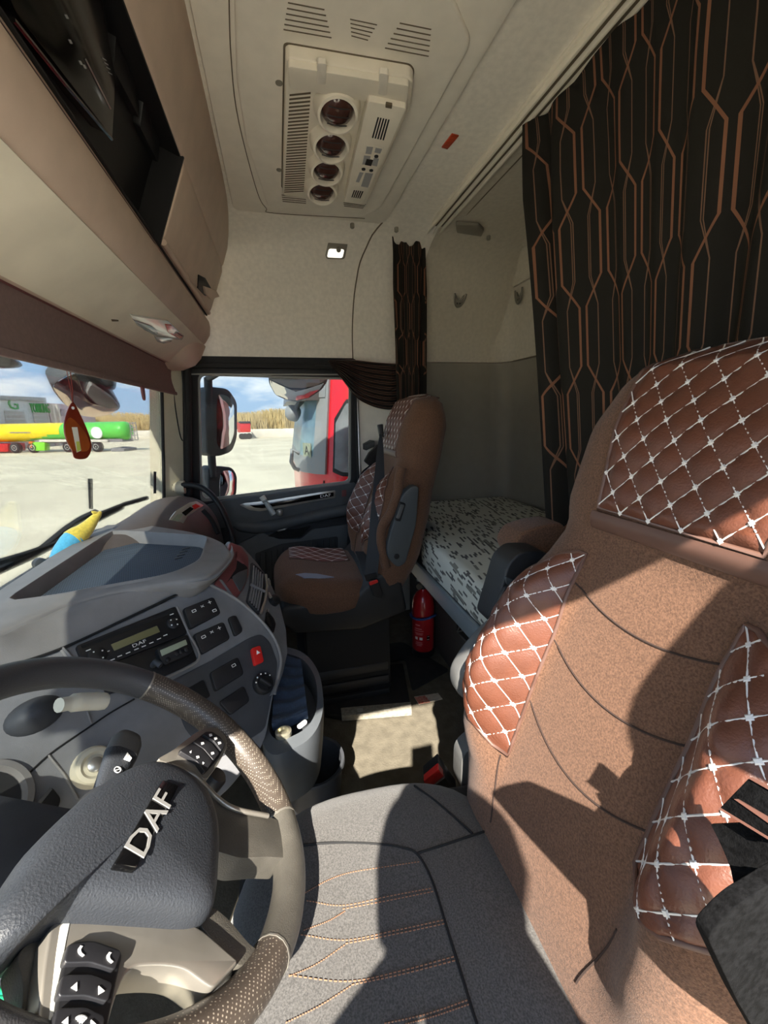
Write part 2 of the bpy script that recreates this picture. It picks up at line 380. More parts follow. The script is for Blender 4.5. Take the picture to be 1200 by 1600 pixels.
# driver side: open doorway behind the camera
struct(box('wall_left', (XL-0.06, -1.30, -0.35), (XL, -0.46, 1.90), LOWER), 'cab side wall behind the driver doorway')
struct(box('wall_left', (XL-0.06, -0.46, 1.470), (XL, 0.70, 1.90), HEAD), 'cab side wall above the driver doorway')
struct(box('wall_left', (XL-0.06, 0.50, -0.35), (XL, 0.58, 1.43), PANEL), 'front post of the driver doorway')
struct(box('wall_left', (XL-0.06, 0.50, -0.35), (XL, 0.95, 0.72), PANEL), 'cab side below the windscreen at the driver doorway')
struct(box('floor', (XL-0.04, -1.30, -0.06), (2.16, 0.95, 0.0), CARPET), 'worn beige carpeted cab floor')
struct(box('wall_front', (XL-0.04, 0.86, -0.06), (2.16, 0.92, 0.56), DASHD), 'firewall under the windscreen')

# fabric seams on the side wall and small ceiling plugs
sp = [Vector((x-0.001, interp(x, [(1.74, -0.470), (1.88, -0.43), (1.985, -0.402), (2.06, -0.39), (2.10, -0.385)]), z-0.001)) for x, z in cove if x > 1.74]
struct(tube('trim_3', sp, 0.0028, SLOT, seg=6), 'vertical seam line on the side wall lining')
FC = Frame((0, 0, ZC), (0, 1, 0), (1, 0, 0))        # ceiling plane, a = Y, b = X, normal down
for k, p in enumerate(((547, 349), (612, 359), (757, 367))):
    a, b = FC.hit(*p); z = 0.0
    o = lathe('ceiling_plug', FC.shifted(a, min(b, 1.80), 0), [(0.0085, -0.004), (0.0085, 0.004+0.028*(b > 1.7)), (0.005, 0.007+0.028*(b > 1.7))], HOOK, seg=12)
    tag(o, ['small round beige plug below the left end of the roof unit panel', 'small round beige plug beside the side wall seam', 'small round plug beside the sleeper lamp'][k], 'plug')

# ------------------------------------------------------------------ roof air-conditioning unit
t = thing('roof_air_conditioner', 'beige ceiling air conditioner with four round outlets and control strip', 'air conditioner', (1.38, -0.2, ZC))
ol = rnd([(0.097, 0.2), (0.093, 1.80), (-0.474, 1.795), (-0.495, 0.2)], 0.05)
plate('ceiling_panel', FC, ol, -0.002, 0.016, PANEL, t, 0.006)
inn = FC.px([(364, -60), (369, 120), (384, 215), (418, 318), (436, 327), (566, 334), (596, 318), (733, 66), (735, 50), (722, 20), (690, -60)], 0.012)
plate('raised_inner_panel', FC, rnd(inn, 0.02), 0.012, 0.026, PANEL, t, 0.007, 3)
# grooved outline of the panel
gl = FC.px([(357, -40), (361, 90), (373, 190), (402, 300), (416, 325), (430, 333), (570, 341)], 0.016)
add('panel_groove', *g_tube([FC.W(a, b, 0.0165) for a, b in sm(gl, 5)], 0.0014, 6), SLOT, t)
UN = 0.050
unit = FC.px([(447, 90), (640, 122), (646, 130), (641, 168), (572, 321), (442, 306)], UN)
body = plate('unit_housing', FC, rnd(unit, 0.012), 0.015, UN, PANELW, t, 0.008, 3)
gc = (sum(p[0] for p in unit)/6, sum(p[1] for p in unit)/6); gap = [(gc[0]+(a-gc[0])*1.02, gc[1]+(b-gc[1])*1.012) for a, b in unit]
plate('housing_gap', FC, rnd(gap, 0.012), 0.022, 0.0275, SLOT, t, 0.001)
# stepped front edge with two grooves
stp = FC.px([(449, 92), (640, 124), (634, 160), (452, 128)], UN)
plate('front_step', FC, rnd(stp, 0.008), UN-0.004, UN+0.012, PANELW, body, 0.006, 3)
for q in (((496, 96), (510, 98), (509, 131), (495, 129)), ((593, 112), (607, 114), (604, 148), (591, 146))):
    plate('step_groove', FC, rnd(FC.px(q, UN+0.012), 0.004), UN+0.004, UN+0.0145, PANEL, body, 0.003)
# four outlets
nz = [((527, 188), 27.5), ((517, 238), 24.5), ((510, 276), 21.5), ((503, 308), 20)]
for (p, rad) in nz:
    a, b = FC.hit(*p, UN+0.03); a2, b2 = FC.hit(p[0]+rad, p[1], UN+0.03); r = abs(a2-a)
    fr = FC.shifted(a, b, UN-0.01).__class__(FC.W(a, b, UN-0.01), FC.hx, FC.up)
    fr = Frame(fr.o, fr.hx, fr.up-fr.hx.cross(fr.up)*-0.28)
    ring = lathe('outlet_ring', fr, [(r*1.42, -0.01), (r*1.34, 0.022), (r*1.16, 0.040), (r*1.02, 0.042), (r*0.96, 0.034), (r*0.96, 0.01)], PANELW, body, 32)
    ball = lathe('outlet_nozzle', fr, [(r*0.965, 0.012), (r*0.95, 0.026), (r*0.80, 0.034), (r*0.5, 0.040), (0.001, 0.042)], NOZ, ring, 28)
    mb = MB()
    for s in (-0.5, 0.0, 0.5):
        mb.put(*g_tube([fr.W(r*0.85*math.sin(q)*math.cos(s), r*0.85*math.sin(s)*1.2, 0.036+0.006*math.cos(q)) for q in (-0.9, -0.45, 0, 0.45, 0.9)], 0.0012, 5))
    mb.build('nozzle_vane', BLACK, ring, 40)
# left air intake: oblique slots
c4 = FC.px([(452, 137), (487, 139), (475, 305), (443, 304)], UN)
mb = MB()
for i in range(34):
    s0 = i/36+0.02; s1 = s0-0.018; th = 0.011
    def pt(s, w): 
        l = Vector(c4[0]).lerp(Vector(c4[3]), s); r_ = Vector(c4[1]).lerp(Vector(c4[2]), s); return tuple(l.lerp(r_, w))
    mb.put(*g_plate(FC, [pt(s0+0.022, 0.03), pt(s0, 0.97), pt(s0+th, 0.97), pt(s0+0.022+th, 0.03)], UN-0.001, UN+0.0008))
mb.build('intake_slots', SLOT, body)
mb = MB()
for (x0, y0, x1, y1, x2, y2, x3, y3, n) in ((440, 304, 478, 308, 478, 320, 442, 317, 4), (536, 313, 572, 319, 566, 327, 538, 324, 4)):
    q = FC.px([(x0, y0), (x1, y1), (x2, y2), (x3, y3)], 0.026)
    for i in range(n):
        A = Vector(q[0]).lerp(Vector(q[3]), i/n); B = Vector(q[1]).lerp(Vector(q[2]), i/n); A2 = Vector(q[0]).lerp(Vector(q[3]), (i+.3)/n); B2 = Vector(q[1]).lerp(Vector(q[2]), (i+.3)/n)
        mb.put(*g_plate(FC, [tuple(A), tuple(B), tuple(B2), tuple(A2)], 0.025, 0.0268))
mb.build('rear_slots', SLOT, t)['kind'] = 'stuff'
# slots near the front of the panel
for q, n in ((((450, 3), (507, 14), (518, 58), (443, 45)), 6), (((547, 29), (589, 38), (575, 62), (549, 55)), 5), (((625, 35), (674, 45), (670, 87), (602, 74)), 6)):
    cs = FC.px(q, 0.026); mb = MB()
    for i in range(n):
        s = i/(n-1); th = 0.10/n*1.6
        A = Vector(cs[0]).lerp(Vector(cs[3]), s); B = Vector(cs[1]).lerp(Vector(cs[2]), s); d = (Vector(cs[3])-Vector(cs[0]))*th
        mb.put(*g_plate(FC, [tuple(A), tuple(B), tuple(B+d), tuple(A+d)], 0.0255, 0.0272))
    mb.build('speaker_slots', SLOT, t)
for p in ((436, 129), (436, 265)):
    a, b = FC.hit(*p, 0.026); lathe('fixing_plug', FC.shifted(a, b, 0.025), [(0.008, 0), (0.008, 0.003), (0.005, 0.005)], HOOK, t, 12)
# control strip
CT = UN+0.024
cp = plate('control_strip', FC, rnd(FC.px([(575, 158), (636, 170), (600, 250), (566, 318), (538, 317), (555, 240)], CT), 0.008), UN-0.003, CT, PANELW, t, 0.004)
def lines(px4, n, frac, d):
    q = FC.px(px4, d); mb = MB()
    for i in range(n):
        s = i/(n-1) if n > 1 else 0
        A = Vector(q[0]).lerp(Vector(q[1]), s*(1-frac)); B = Vector(q[3]).lerp(Vector(q[2]), s*(1-frac)); w1 = (Vector(q[1])-Vector(q[0]))*frac*0.9; w2 = (Vector(q[2])-Vector(q[3]))*frac*0.9
        mb.put(*g_plate(FC, [tuple(A), tuple(A+w1), tuple(B+w2), tuple(B)], d-0.0005, d+0.0006))
    return mb
lines([(590, 183), (609, 187), (600, 219), (581, 215)], 5, 0.13, CT).build('grille_slot', BLACKM, cp)
lines([(553, 297), (568, 299), (563, 310), (549, 308)], 5, 0.13, CT).build('grille_slot', BLACKM, cp)
plate('strip_catch', FC, FC.px([(603, 160), (613, 162), (612, 168), (602, 166)], CT), CT-0.002, CT+0.003, SLOT, cp, 0.001)
key = plate('keypad', FC, rnd(FC.px([(571, 226), (600, 231), (579, 292), (553, 290)], CT), 0.003), CT-0.001, CT+0.0008, PANELW, cp)
mb = MB()
for q in (((573, 229), (583, 230), (580, 241), (571, 240)), ((587, 231), (597, 233), (594, 240), (585, 238)), ((569, 243), (579, 244), (577, 256), (566, 257)), ((584, 247), (592, 248), (589, 260), (581, 258)), ((562, 269), (568, 270), (561, 285), (556, 284)), ((571, 270), (583, 271), (575, 293), (564, 291))):
    mb.put(*g_plate(FC, FC.px(q, CT+0.001), CT+0.0005, CT+0.0014))
mb.build('grey_key', GREYP, key)
plate('key_display', FC, FC.px([(573, 248), (583, 250), (580, 259), (570, 257)], CT+0.001), CT+0.0005, CT+0.002, BLACK, key)
for p in ((588, 244), (568, 264), (580, 266)):
    a, b = FC.hit(*p, CT+0.001); lathe('round_key', FC.shifted(a, b, CT), [(0.0058, 0), (0.0055, 0.003), (0.003, 0.0035)], BTN, key, 14)

# ------------------------------------------------------------------ small ceiling fittings
ab = FC.px([(690, 229), (699, 232), (717, 211), (706, 208)])
tag(plate('reflector', FC, ab, -0.001, 0.003, REDREF, None, 0.0008), 'small orange-red reflector strip stuck to the ceiling', 'reflector')
# courtesy lamp on the curve of the side wall
FL = Frame((1.925, -0.30, 1.779), (0, -1, 0), (-0.62, 0, 0.78))
FL = Frame(FL.o, (0, -1, 0), FL.up)
t = thing('courtesy_lamp', 'small rounded lit courtesy lamp on the curved side wall', 'lamp', FL.o)
plate('lamp_bezel', FL, rnd(FL.px([(513, 373), (544, 374), (538, 404), (508, 403)]), 0.012), -0.012, 0.010, HOOK, t, 0.006, 3)
plate('lamp_lens', FL, rnd(FL.px([(514, 389), (538, 390), (535, 403), (511, 402)], 0.012), 0.008), 0.004, 0.014, LAMPL, t, 0.004)
a, b = FL.hit(529, 390, 0.012); lathe('lamp_switch', FL.shifted(a, b, 0.010), [(0.010, 0), (0.010, 0.006), (0.006, 0.009)], HOOK, t, 16)
# sleeper lamp
t = thing('sleeper_lamp', 'flat beige reading lamp with lever on the sleeper ceiling', 'lamp', (1.80, -0.85, ZC))
plate('lamp_base', FC, rnd(FC.px([(704, 362), (752, 360), (756, 376), (718, 382), (702, 374)]), 0.01), -0.002, 0.014, PANELW, t, 0.005)
plate('lamp_cover', FC, rnd(FC.px([(712, 351), (748, 353), (756, 361), (752, 370), (714, 364)], 0.024), 0.008), 0.012, 0.024, HOOK, t, 0.006, 3)
for q in (((722, 372), (727, 371), (732, 377), (727, 379)), ((734, 370), (739, 369), (743, 375), (738, 377))):
    plate('lamp_switch', FC, FC.px(q, 0.016), 0.012, 0.022, PANELW, t, 0.002)
plate('lamp_slot', FC, FC.px([(704, 372), (711, 364), (713, 366), (706, 374)], 0.015), 0.012, 0.0148, BLACKM, t)
# curtain rail
t = thing('curtain_rail', 'double-grooved beige curtain rail along the ceiling', 'rail', (1.0, -0.69, ZC-0.01))
box('rail_base', (0.0, -0.725, ZC-0.010), (1.90, -0.655, ZC+0.001), PANELW, t, 0.004)
for y in (-0.715, -0.69, -0.665): box('rail_lip', (0.0, y-0.004, ZC-0.024), (1.90, y+0.004, ZC-0.009), PANELW, t, 0.002)
for y in (-0.7025, -0.6775): box('rail_channel', (0.0, y-0.0085, ZC-0.013), (1.90, y+0.0085, ZC-0.009), SLOT, t)
struct(tube('trim_4', [(XL, -0.775, ZC-0.001), (1.7, -0.775, ZC-0.001)], 0.002, SLOT, seg=6), 'seam behind the curtain rail')
# coat hooks: shallow U-shaped shells
def coat_hook(fr, s, label):
    t = thing('coat_hook', label, 'hook', fr.o, 'shield-shaped coat hooks on the sleeper walls')
    pts = sm([(-0.95, 1.0), (-0.85, 0.1), (-0.5, -0.7), (0, -1.0), (0.5, -0.7), (0.85, 0.1), (0.95, 1.0)], 4)
    plate('hook_plate', fr, rnd([(a*s*0.8, b*s*0.9) for a, b in sm([(-0.9, 0.9), (-0.7, -0.3), (0, -0.95), (0.7, -0.3), (0.9, 0.9), (0, -0.1)], 4, True)], 0.002), -0.002, 0.004, HOOK, t, 0.001)
    tube('hook_rim', [fr.W(a*s, b*s, 0.006) for a, b in pts], 0.0045, HOOK, t, 8)
    for sx in (-0.22, 0.22): lathe('hook_screw', fr.shifted(sx*s, -0.45*s, 0.004), [(0.004, 0), (0.003, 0.002)], SEAM, t, 8)
best = min(((abs(hX(717, 469, x+0.0).z-z), x) for x, z in sm(cove, 6)), key=lambda q: q[0]); p = hX(717, 469, best[1]-0.012)
coat_hook(Frame(p, (0, -1, 0), (-0.55, 0, 1)), 0.030, 'shield-shaped coat hook on the sleeper side wall')
p = hY(812, 463, -1.185); coat_hook(Frame((p.x, -1.183, p.z), (-1, 0, 0), (0, 0, 1)), 0.032, 'shield-shaped coat hook on the rear wall')

# ------------------------------------------------------------------ overhead console above the windscreen
t = thing('overhead_console', 'long beige overhead storage console above the windscreen', 'console', (1.0, 0.4, 1.32))
FO = Frame((0, 0.237, 1.52), (1, 0, 0), (0, -0.132, 0.33))   # its sloping face, a = X
XE = 1.95
lowp = [(0.243, 1.512), (0.252, 1.505), (0.243, 1.500), (0.234, 1.485), (0.231, 1.462), (0.236, 1.432), (0.256, 1.402), (0.385, 1.313), (0.62, 1.335), (0.62, 1.512)]
prism('lower_bolster', [(XL, y, z) for y, z in lowp], (XE-XL-0.02, 0, 0), CONS, t, 0.004)
u0, u1 = Vector((0, 0.262, 1.396)), Vector((0, 0.380, 1.3145))
FU = Frame(u0, (-1, 0, 0), u1-u0)
un = plate('underside_panel', FU, [(-XE+0.045, 0), (-XL, 0), (-XL, (u1-u0).length), (-XE+0.045, (u1-u0).length)], -0.002, 0.0025, CONSL, t, 0.001)
upp = [(0.0, 0.19), (0.004, 0.20), (0.002, 0.27), (0.0, 0.37), (-0.3, 0.40), (-0.3, 0.19)]
prism('upper_face', [FO.W(XL, b, d) for d, b in upp], (XE-XL, 0, 0), CONS, t, 0.003)
prism('end_locker', [FO.W(1.21, b, d) for d, b in ((0.0, -0.01), (0.008, 0.02), (0.008, 0.17), (0.0, 0.195), (-0.3, 0.21), (-0.3, -0.01))], (XE-1.21, 0, 0), CONS, t, 0.006, 3)
box('core', (XL, 0.30, 1.50), (XE, 0.60, 1.85), CONS, t)
# lid lip along the locker and the far bulging end
tube('locker_lip', [FO.W(1.215, 0.0, 0.006), FO.W(1.93, 0.0, 0.006)], 0.008, CONS, t, 10)
tube('locker_seam', [FO.W(XL, -0.012, 0.001), FO.W(1.93, -0.012, 0.001)], 0.003, BLACKM, t, 6)
# end pod below the console, by the pillar
pod = [(0.262, 1.395), (0.285, 1.345), (0.31, 1.318), (0.36, 1.298), (0.42, 1.296), (0.46, 1.32), (0.46, 1.40)]
R = []
for x, s in ((1.70, 0.05), (1.74, 0.45), (1.80, 0.8), (1.88, 1.0), (1.96, 1.0), (1.985, 0.9), (1.995, 0.7)):
    R.append([Vector((x, 0.40+(y-0.40)*(0.75+0.25*s), 1.40-(1.40-z)*s)) for y, z in pod])
loft('end_pod', R, CONS, t, smooth=50)
# lock
a, b = FO.hit(322, 445, 0.01)
lk = plate('lock_plate', FO, rnd(FO.px([(310, 429), (320, 434), (336, 462), (320, 462), (309, 450)], 0.01), 0.004), 0.006, 0.012, BLACK, t, 0.002)
prism('lock_paddle', [FO.W(x, y, 0.012) for x, y in FO.px([(316, 446), (334, 452), (340, 462), (326, 466), (318, 458)], 0.012)], FO.n*0.010, CONS, lk, 0.003)
# yellow tag at the console end
lathe('tag_disc', Frame(Vector((1.955, 0.262, 1.455)), (1, 0, 0), (0, 0, 1)), [(0.010, -0.004), (0.010, 0.004)], mk('yellow_green_tag', (206, 214, 60), 0.5), t, 12)
# recessed black equipment bay
D = -0.055
bay = plate('equipment_bay', FO, [(XL, -0.01), (1.205, -0.01), (1.205, 0.192), (XL, 0.192)], D-0.01, D, BLACK, t)
box_w = [FO.W(1.205, -0.01, D), FO.W(1.205, 0.192, D), FO.W(1.205, 0.192, 0.004), FO.W(1.205, -0.01, 0.004)]
prism('bay_end_wall', box_w, (0.006, 0, 0), BLACK, bay)
plate('bay_floor', Frame(FO.W(0, -0.012, D), (1, 0, 0), FO.n), [(XL, 0), (1.205, 0), (1.205, 0.05), (XL, 0.05)], -0.003, 0.003, mk('bay_floor_plum', (92, 76, 74), 0.5), bay)
plate('bay_roof', Frame(FO.W(0, 0.19, D), (1, 0, 0), FO.n), [(XL, 0), (1.205, 0), (1.205, 0.052), (XL, 0.052)], -0.003, 0.003, BLACK, bay)
D1 = D+0.002
for nm, q, dp, m in (('blank_module', [(182, 40), (214, 118), (218, 186), (178, 108)], 0.012, BLACK), ('switch_module', [(226, 145), (252, 205), (247, 255), (219, 198)], 0.012, BLACK)):
    pb = plate(nm, FO, rnd(FO.px(q, D1+dp), 0.006), D1-0.004, D1+dp, m, bay, 0.004)
rad = plate('tachograph', FO, rnd(FO.px([(60, -130), (150, -50), (181, 125), (176, 216), (25, 20), (-40, -130)], D1+0.03), 0.006), D1-0.004, D1+0.03, GLOSSB, bay, 0.004)
add('tachograph_trim', *g_tube([FO.W(*FO.hit(*p, D1+0.031), D1+0.031) for p in ((134, 93), (155, 135), (173, 170))], 0.0012, 6), SILVER, rad)
add('tachograph_trim', *g_tube([FO.W(*FO.hit(*p, D1+0.031), D1+0.031) for p in ((20, 30), (100, 130), (174, 217))], 0.003, 6), GLOSSB, rad)
mb = MB()
for (x, y, s) in ((163, 92, 3), (166, 99, 3), (169, 106, 3), (172, 114, 3)): mb.put(*g_plate(FO, FO.px([(x-s, y-2), (x+s-1, y+1), (x+s, y+3), (x-s+1, y)], D1+0.0305), D1+0.030, D1+0.0312))
for (x, y) in ((104, 26), (110, 65), (126, 98), (132, 104)): mb.put(*g_plate(FO, FO.px([(x-3, y-3), (x, y-3), (x+3, y+3), (x, y+3)], D1+0.0305), D1+0.030, D1+0.0312))
mb.build('tachograph_lettering', GREYP, rad)
# map light under the console
F2 = FU
ml = plate('map_light', F2, rnd(F2.px([(203, 492), (262, 501), (287, 524), (284, 531), (262, 528), (240, 523), (214, 508)], 0.006), 0.008), 0.0, 0.008, LENSC, un, 0.004)
plate('red_lens', F2, rnd(F2.px([(258, 507), (268, 508), (286, 524), (280, 529), (262, 519)], 0.010), 0.004), 0.006, 0.012, LENSR, ml, 0.003)
plate('clear_lens', F2, rnd(F2.px([(208, 500), (238, 510), (246, 518), (244, 523), (226, 516)], 0.010), 0.004), 0.006, 0.011, CLEARP, ml, 0.003)
plate('light_switch', F2, rnd(F2.px([(242, 526), (270, 529), (268, 534), (255, 537), (246, 534)], 0.008), 0.004), 0.0, 0.008, LENSC, un, 0.003)
plate('screw_slot', F2, F2.px([(174, 499), (185, 500), (185, 502), (175, 502)], 0.003), 0.001, 0.0035, SLOT, un)

# ------------------------------------------------------------------ roller sun blind
t = thing('sun_blind', 'brown fabric roller blind pulled partly down over the windscreen', 'sun blind', (1.3, 0.395, 1.21))
def vb(u, v): return (Vector((0.0+1.935*u, 0.392+0.012*math.sin(v*3.1), 1.325-0.117*v)), Vector((0, 1, 0)))
add('blind_cloth', *g_shell(vb, 20, 6, 0.002), VISOR, t, 40)
box('bottom_bar', (0.0, 0.388, 1.198), (1.935, 0.398, 1.211), VISOR, t, 0.003)
tube('roller', [(0.0, 0.395, 1.325), (1.94, 0.395, 1.325)], 0.013, MAROON, t, 12)
p = hY(222, 614, 0.393); plate('pull_tab', Frame((p.x, 0.39, p.z), (1, 0, 0), (0, 0, 1)), sm([(-0.010, 0.02), (-0.013, 0), (-0.006, -0.02), (0.006, -0.02), (0.013, 0), (0.010, 0.02)], 3, True), -0.003, 0.003, MAROON, t, 0.001)
# ================================================================== WINDSCREEN, PILLAR, PASSENGER DOOR
WX0, WX1 = -0.06, 1.985
def wsc(X, z):
    k = 1-((X-0.96)/1.025)**2; v = (z-0.60)/0.82
    return (0.525+0.235*k)*(1-v)+(0.435+0.175*k)*v
def wfn(u, v): X = WX0+(WX1-WX0)*u; z = 0.60+0.83*v; return (Vector((X, wsc(X, z), z)), Vector((0, 1, 0.1)))
win = add('window_1', *g_shell(wfn, 24, 6, 0.004), GLASS_F, None, 60); struct(win, 'curved windscreen')
seal = [(1.975, 1.36), (1.975, 1.1), (1.975, 0.80), (1.965, 0.74), (1.925, 0.695), (1.86, 0.665), (1.72, 0.635), (1.4, 0.61), (0.96, 0.60), (0.4, 0.605)]
struct(tube('trim_5', [(x, wsc(x, z)-0.006, z) for x, z in sm(seal, 5)], 0.007, RUBBER), 'black rubber seal of the windscreen')
# cream corner below the seal, grey pillar above
cor = [(1.99, 0.80), (1.975, 0.74), (1.93, 0.70), (1.86, 0.67), (1.72, 0.64), (1.72, 0.56), (2.02, 0.56), (2.06, 0.80)]
V = [Vector((x, wsc(min(x, 1.98), z)-0.012-(0.05 if x > 2.0 else 0), z)) for x, z in cor]; n = len(V); V += [p+Vector((0, 0.05, 0)) for p in V]
struct(add('trim_6', V, [tuple(range(n)), tuple(range(2*n-1, n-1, -1))]+[(i, i+n, (i+1) % n+n, (i+1) % n) for i in range(n)], CREAM, None, 30), 'cream lower corner of the windscreen pillar')
pl = [(1.985, 0.0), (2.075, -0.075), (2.13, -0.075), (2.13, 0.04), (2.0, 0.07)]
def pil(z): 
    y = wsc(1.985, z)-0.008; return [Vector((x, y+dy*(1-0.25*(z-0.6)), z)) for x, dy in pl]
struct(loft('wall_front', [pil(z) for z in (0.05, 0.5, 0.7, 0.9, 1.1, 1.3, 1.42)], CREAM, smooth=20), 'cream and grey windscreen pillar on the passenger side')
ypl = wsc(1.985, 1.0)
struct(tube('trim_7', [Vector((2.055, wsc(1.985, z)-0.085, z)) for z in (0.62, 0.8, 1.0, 1.2, 1.34)], 0.018, RUBBER, seg=10), 'black rubber bead on the windscreen pillar')
# looped cable hanging at the pillar
lp = [hX(*p, 2.03) for p in ((270, 590), (272, 620), (276, 650), (281, 678), (285, 688), (290, 686), (292, 670), (289, 640), (286, 600), (284, 578))]
tag(add('cable', *g_tube(sm(lp, 5), 0.0024, 6), BLACK, None, 60), 'thin black cable looped down the windscreen pillar', 'cable')

# ------------------------------------------------------------------ passenger door
FDR = Frame((2.10, 0, 0.7), (0, -1, 0), (0, 0, 1))        # plane of the door, a = -Y, normal into the cab
d1 = plate('door_1', FDR, rnd(FDR.px([(268, 792), (556, 762), (556, 1010), (268, 1030)]), 0.02), -0.05, 0.0, DOORD, None, 0.006)
struct(d1, 'dark grey passenger door with armrest and storage pocket')
# window frame: ring of four members
op = FDR.px([(308, 583), (549, 590), (549, 756), (312, 786)]); ou = FDR.px([(283, 556), (558, 560), (558, 772), (283, 800)])
def ring(name, o, i, fr, d0, d1_, mat, parent, bev=0.003):
    o = rnd(o, 0.03, 5); i = rnd(i, 0.03, 5); n = len(o); V = []
    for d in (d0, d1_):
        V += [fr.W(a, b, d) for a, b in o]+[fr.W(a, b, d) for a, b in i]
    F = []
    for k in range(n):
        j = (k+1) % n
        F += [(k, j, n+j, n+k), (2*n+k, 3*n+k, 3*n+j, 2*n+j), (k, 2*n+k, 2*n+j, j), (n+k, n+j, 3*n+j, 3*n+k)]
    return add(name, V, F, mat, parent, 40)
ring('window_frame', ou, op, FDR, -0.045, 0.004, RUBBER, d1)
i2 = FDR.px([(311, 586), (546, 593), (546, 752), (315, 781)])
ring('window_seal', FDR.px([(306, 582), (551, 589), (551, 757), (310, 787)]), i2, FDR, -0.030, -0.02, PILG, d1)
w2 = plate('window_2', FDR, rnd(FDR.px([(303, 577), (553, 585), (553, 762), (307, 790)]), 0.03), -0.034, -0.030, GLASS_S, None); struct(w2, 'passenger door window glass')
# black header strips over the door
for z0, z1, m, k in ((1.335, 1.357, RUBBER, 8), (1.312, 1.334, BLACK, 9), (1.305, 1.312, PILG, 10)):
    struct(box('trim_%d' % k, (2.085, -0.385, z0-0.012), (2.11, 0.43, z1-0.012), m, None, 0.003), ['black rubber strip above the door', 'second black strip above the door window', 'thin grey strip above the door window'][k-8])
# chrome-edged pillar line behind the window
struct(box('trim_11', (2.085, -0.405, 0.15), (2.105, -0.394, 1.25), SILVER, None, 0.002), 'pale door frame edge behind the window')
struct(box('trim_12', (2.08, -0.394, 0.15), (2.105, -0.384, 1.30), RUBBER, None, 0.002), 'black rubber door seal')
a, b = FDR.hit(569, 694); lathe('pillar_plug', FDR.shifted(a, b, -0.002), [(0.013, 0), (0.013, 0.006), (0.009, 0.009), (0.007, 0.006)], PANEL, None, 18)
tag(bpy.data.objects['pillar_plug'], 'round beige plug on the pillar behind the door window', 'plug')
# upper ledge
led = plate('door_ledge', FDR, rnd(FDR.px([(283, 800), (350, 782), (470, 766), (556, 754), (556, 784), (470, 806), (400, 818), (340, 826), (283, 830)], 0.02), 0.012), -0.01, 0.022, DOORG, d1, 0.008, 3)
# silver-framed trim with lettering
so_ = FDR.px([(374, 789), (382, 786), (420, 782), (500, 769), (524, 766), (524, 778), (500, 782), (440, 793), (405, 799), (390, 797)], 0.024)
si = FDR.px([(390, 789), (395, 789), (425, 785), (500, 772), (521, 769), (521, 775), (500, 779), (440, 789), (410, 794), (398, 793)], 0.024)
V = []; n = len(so_)
plate('silver_trim', FDR, rnd(so_, 0.006), 0.018, 0.0265, SILVER, d1, 0.002)
tb = plate('black_trim', FDR, rnd(si, 0.004), 0.02, 0.0285, GLOSSB, d1, 0.001)
q0 = FDR.hit(500, 776, 0.029); fr = Frame(FDR.W(*q0, 0.029), FDR.W(*FDR.hit(520, 773, 0.029), 0.029)-FDR.W(*q0, 0.029), (0, 0, 1))
text('lettering', 'DAF', 0.020, fr, 0.028, 0.0, 0.0, WHITEP, tb, 0.0004, sx=1.5)
plate('pull_lever', FDR, rnd(FDR.px([(534, 766), (541, 765), (541, 775), (534, 776)], 0.024), 0.003), 0.018, 0.03, MAROON, d1, 0.002)
# armrest: a long bulging grip
arm = [((352, 808), 0.022), ((372, 822), 0.030), ((400, 825), 0.040), ((430, 820), 0.055), ((470, 811), 0.062), ((515, 801), 0.060), ((556, 795), 0.050)]
R = []
for (p, dep) in arm:
    a, b = FDR.hit(*p, 0.03); h = 0.028
    R.append([FDR.W(a, b+h*math.sin(q)*(1.0 if math.sin(q) > 0 else 1.25), -0.005+dep*(0.35+0.65*max(0, math.cos(q))) if math.cos(q) > -0.2 else -0.005) for q in [2*math.pi*k/14 for k in range(14)]])
loft('armrest', R, DOORG, d1, smooth=60)
# hand recess and lower pocket panel
plate('pocket_panel', FDR, rnd(FDR.px([(372, 850), (410, 832), (435, 842), (470, 842), (490, 826), (556, 818), (556, 930), (380, 945)], 0.012), 0.012), -0.006, 0.014, DOORG, d1, 0.006)
pk = plate('pocket_recess', FDR, rnd(FDR.px([(398, 865), (440, 850), (528, 838), (528, 915), (400, 925)], 0.016), 0.012), 0.004, 0.0165, DOORD, d1, 0.003)
for k in range(14):
    x = 406+k*9; p0 = FDR.hit(x, 864-k*1.9, 0.018); p1 = FDR.hit(x+1, 918-k*0.5, 0.018)
    tube('rib', [FDR.W(*p0, 0.018), FDR.W(*p1, 0.018)], 0.0035, DOORD, pk, 6)
plate('hand_recess', FDR, rnd(FDR.px([(418, 838), (438, 829), (468, 826), (486, 822), (470, 839), (440, 841)], 0.014), 0.006), 0.008, 0.0152, BLACKM, d1, 0.002)
tube('inner_pull', [FDR.W(*FDR.hit(*p, 0.02), 0.02+d) for p, d in (((434, 829), 0), ((444, 826), 0.012), ((452, 821), 0.0))], 0.006, SILVER, d1, 8)
# vertical grab bar by the door hinge pillar
gb = [hX(560, 822, 2.06), hX(549, 826, 2.05), hX(546, 840, 2.045), hX(546, 880, 2.045), hX(549, 915, 2.05), hX(558, 925, 2.06)]
add('grab_handle', *g_tube(sm(gb, 5), 0.012, 10), BLACK, d1, 60)
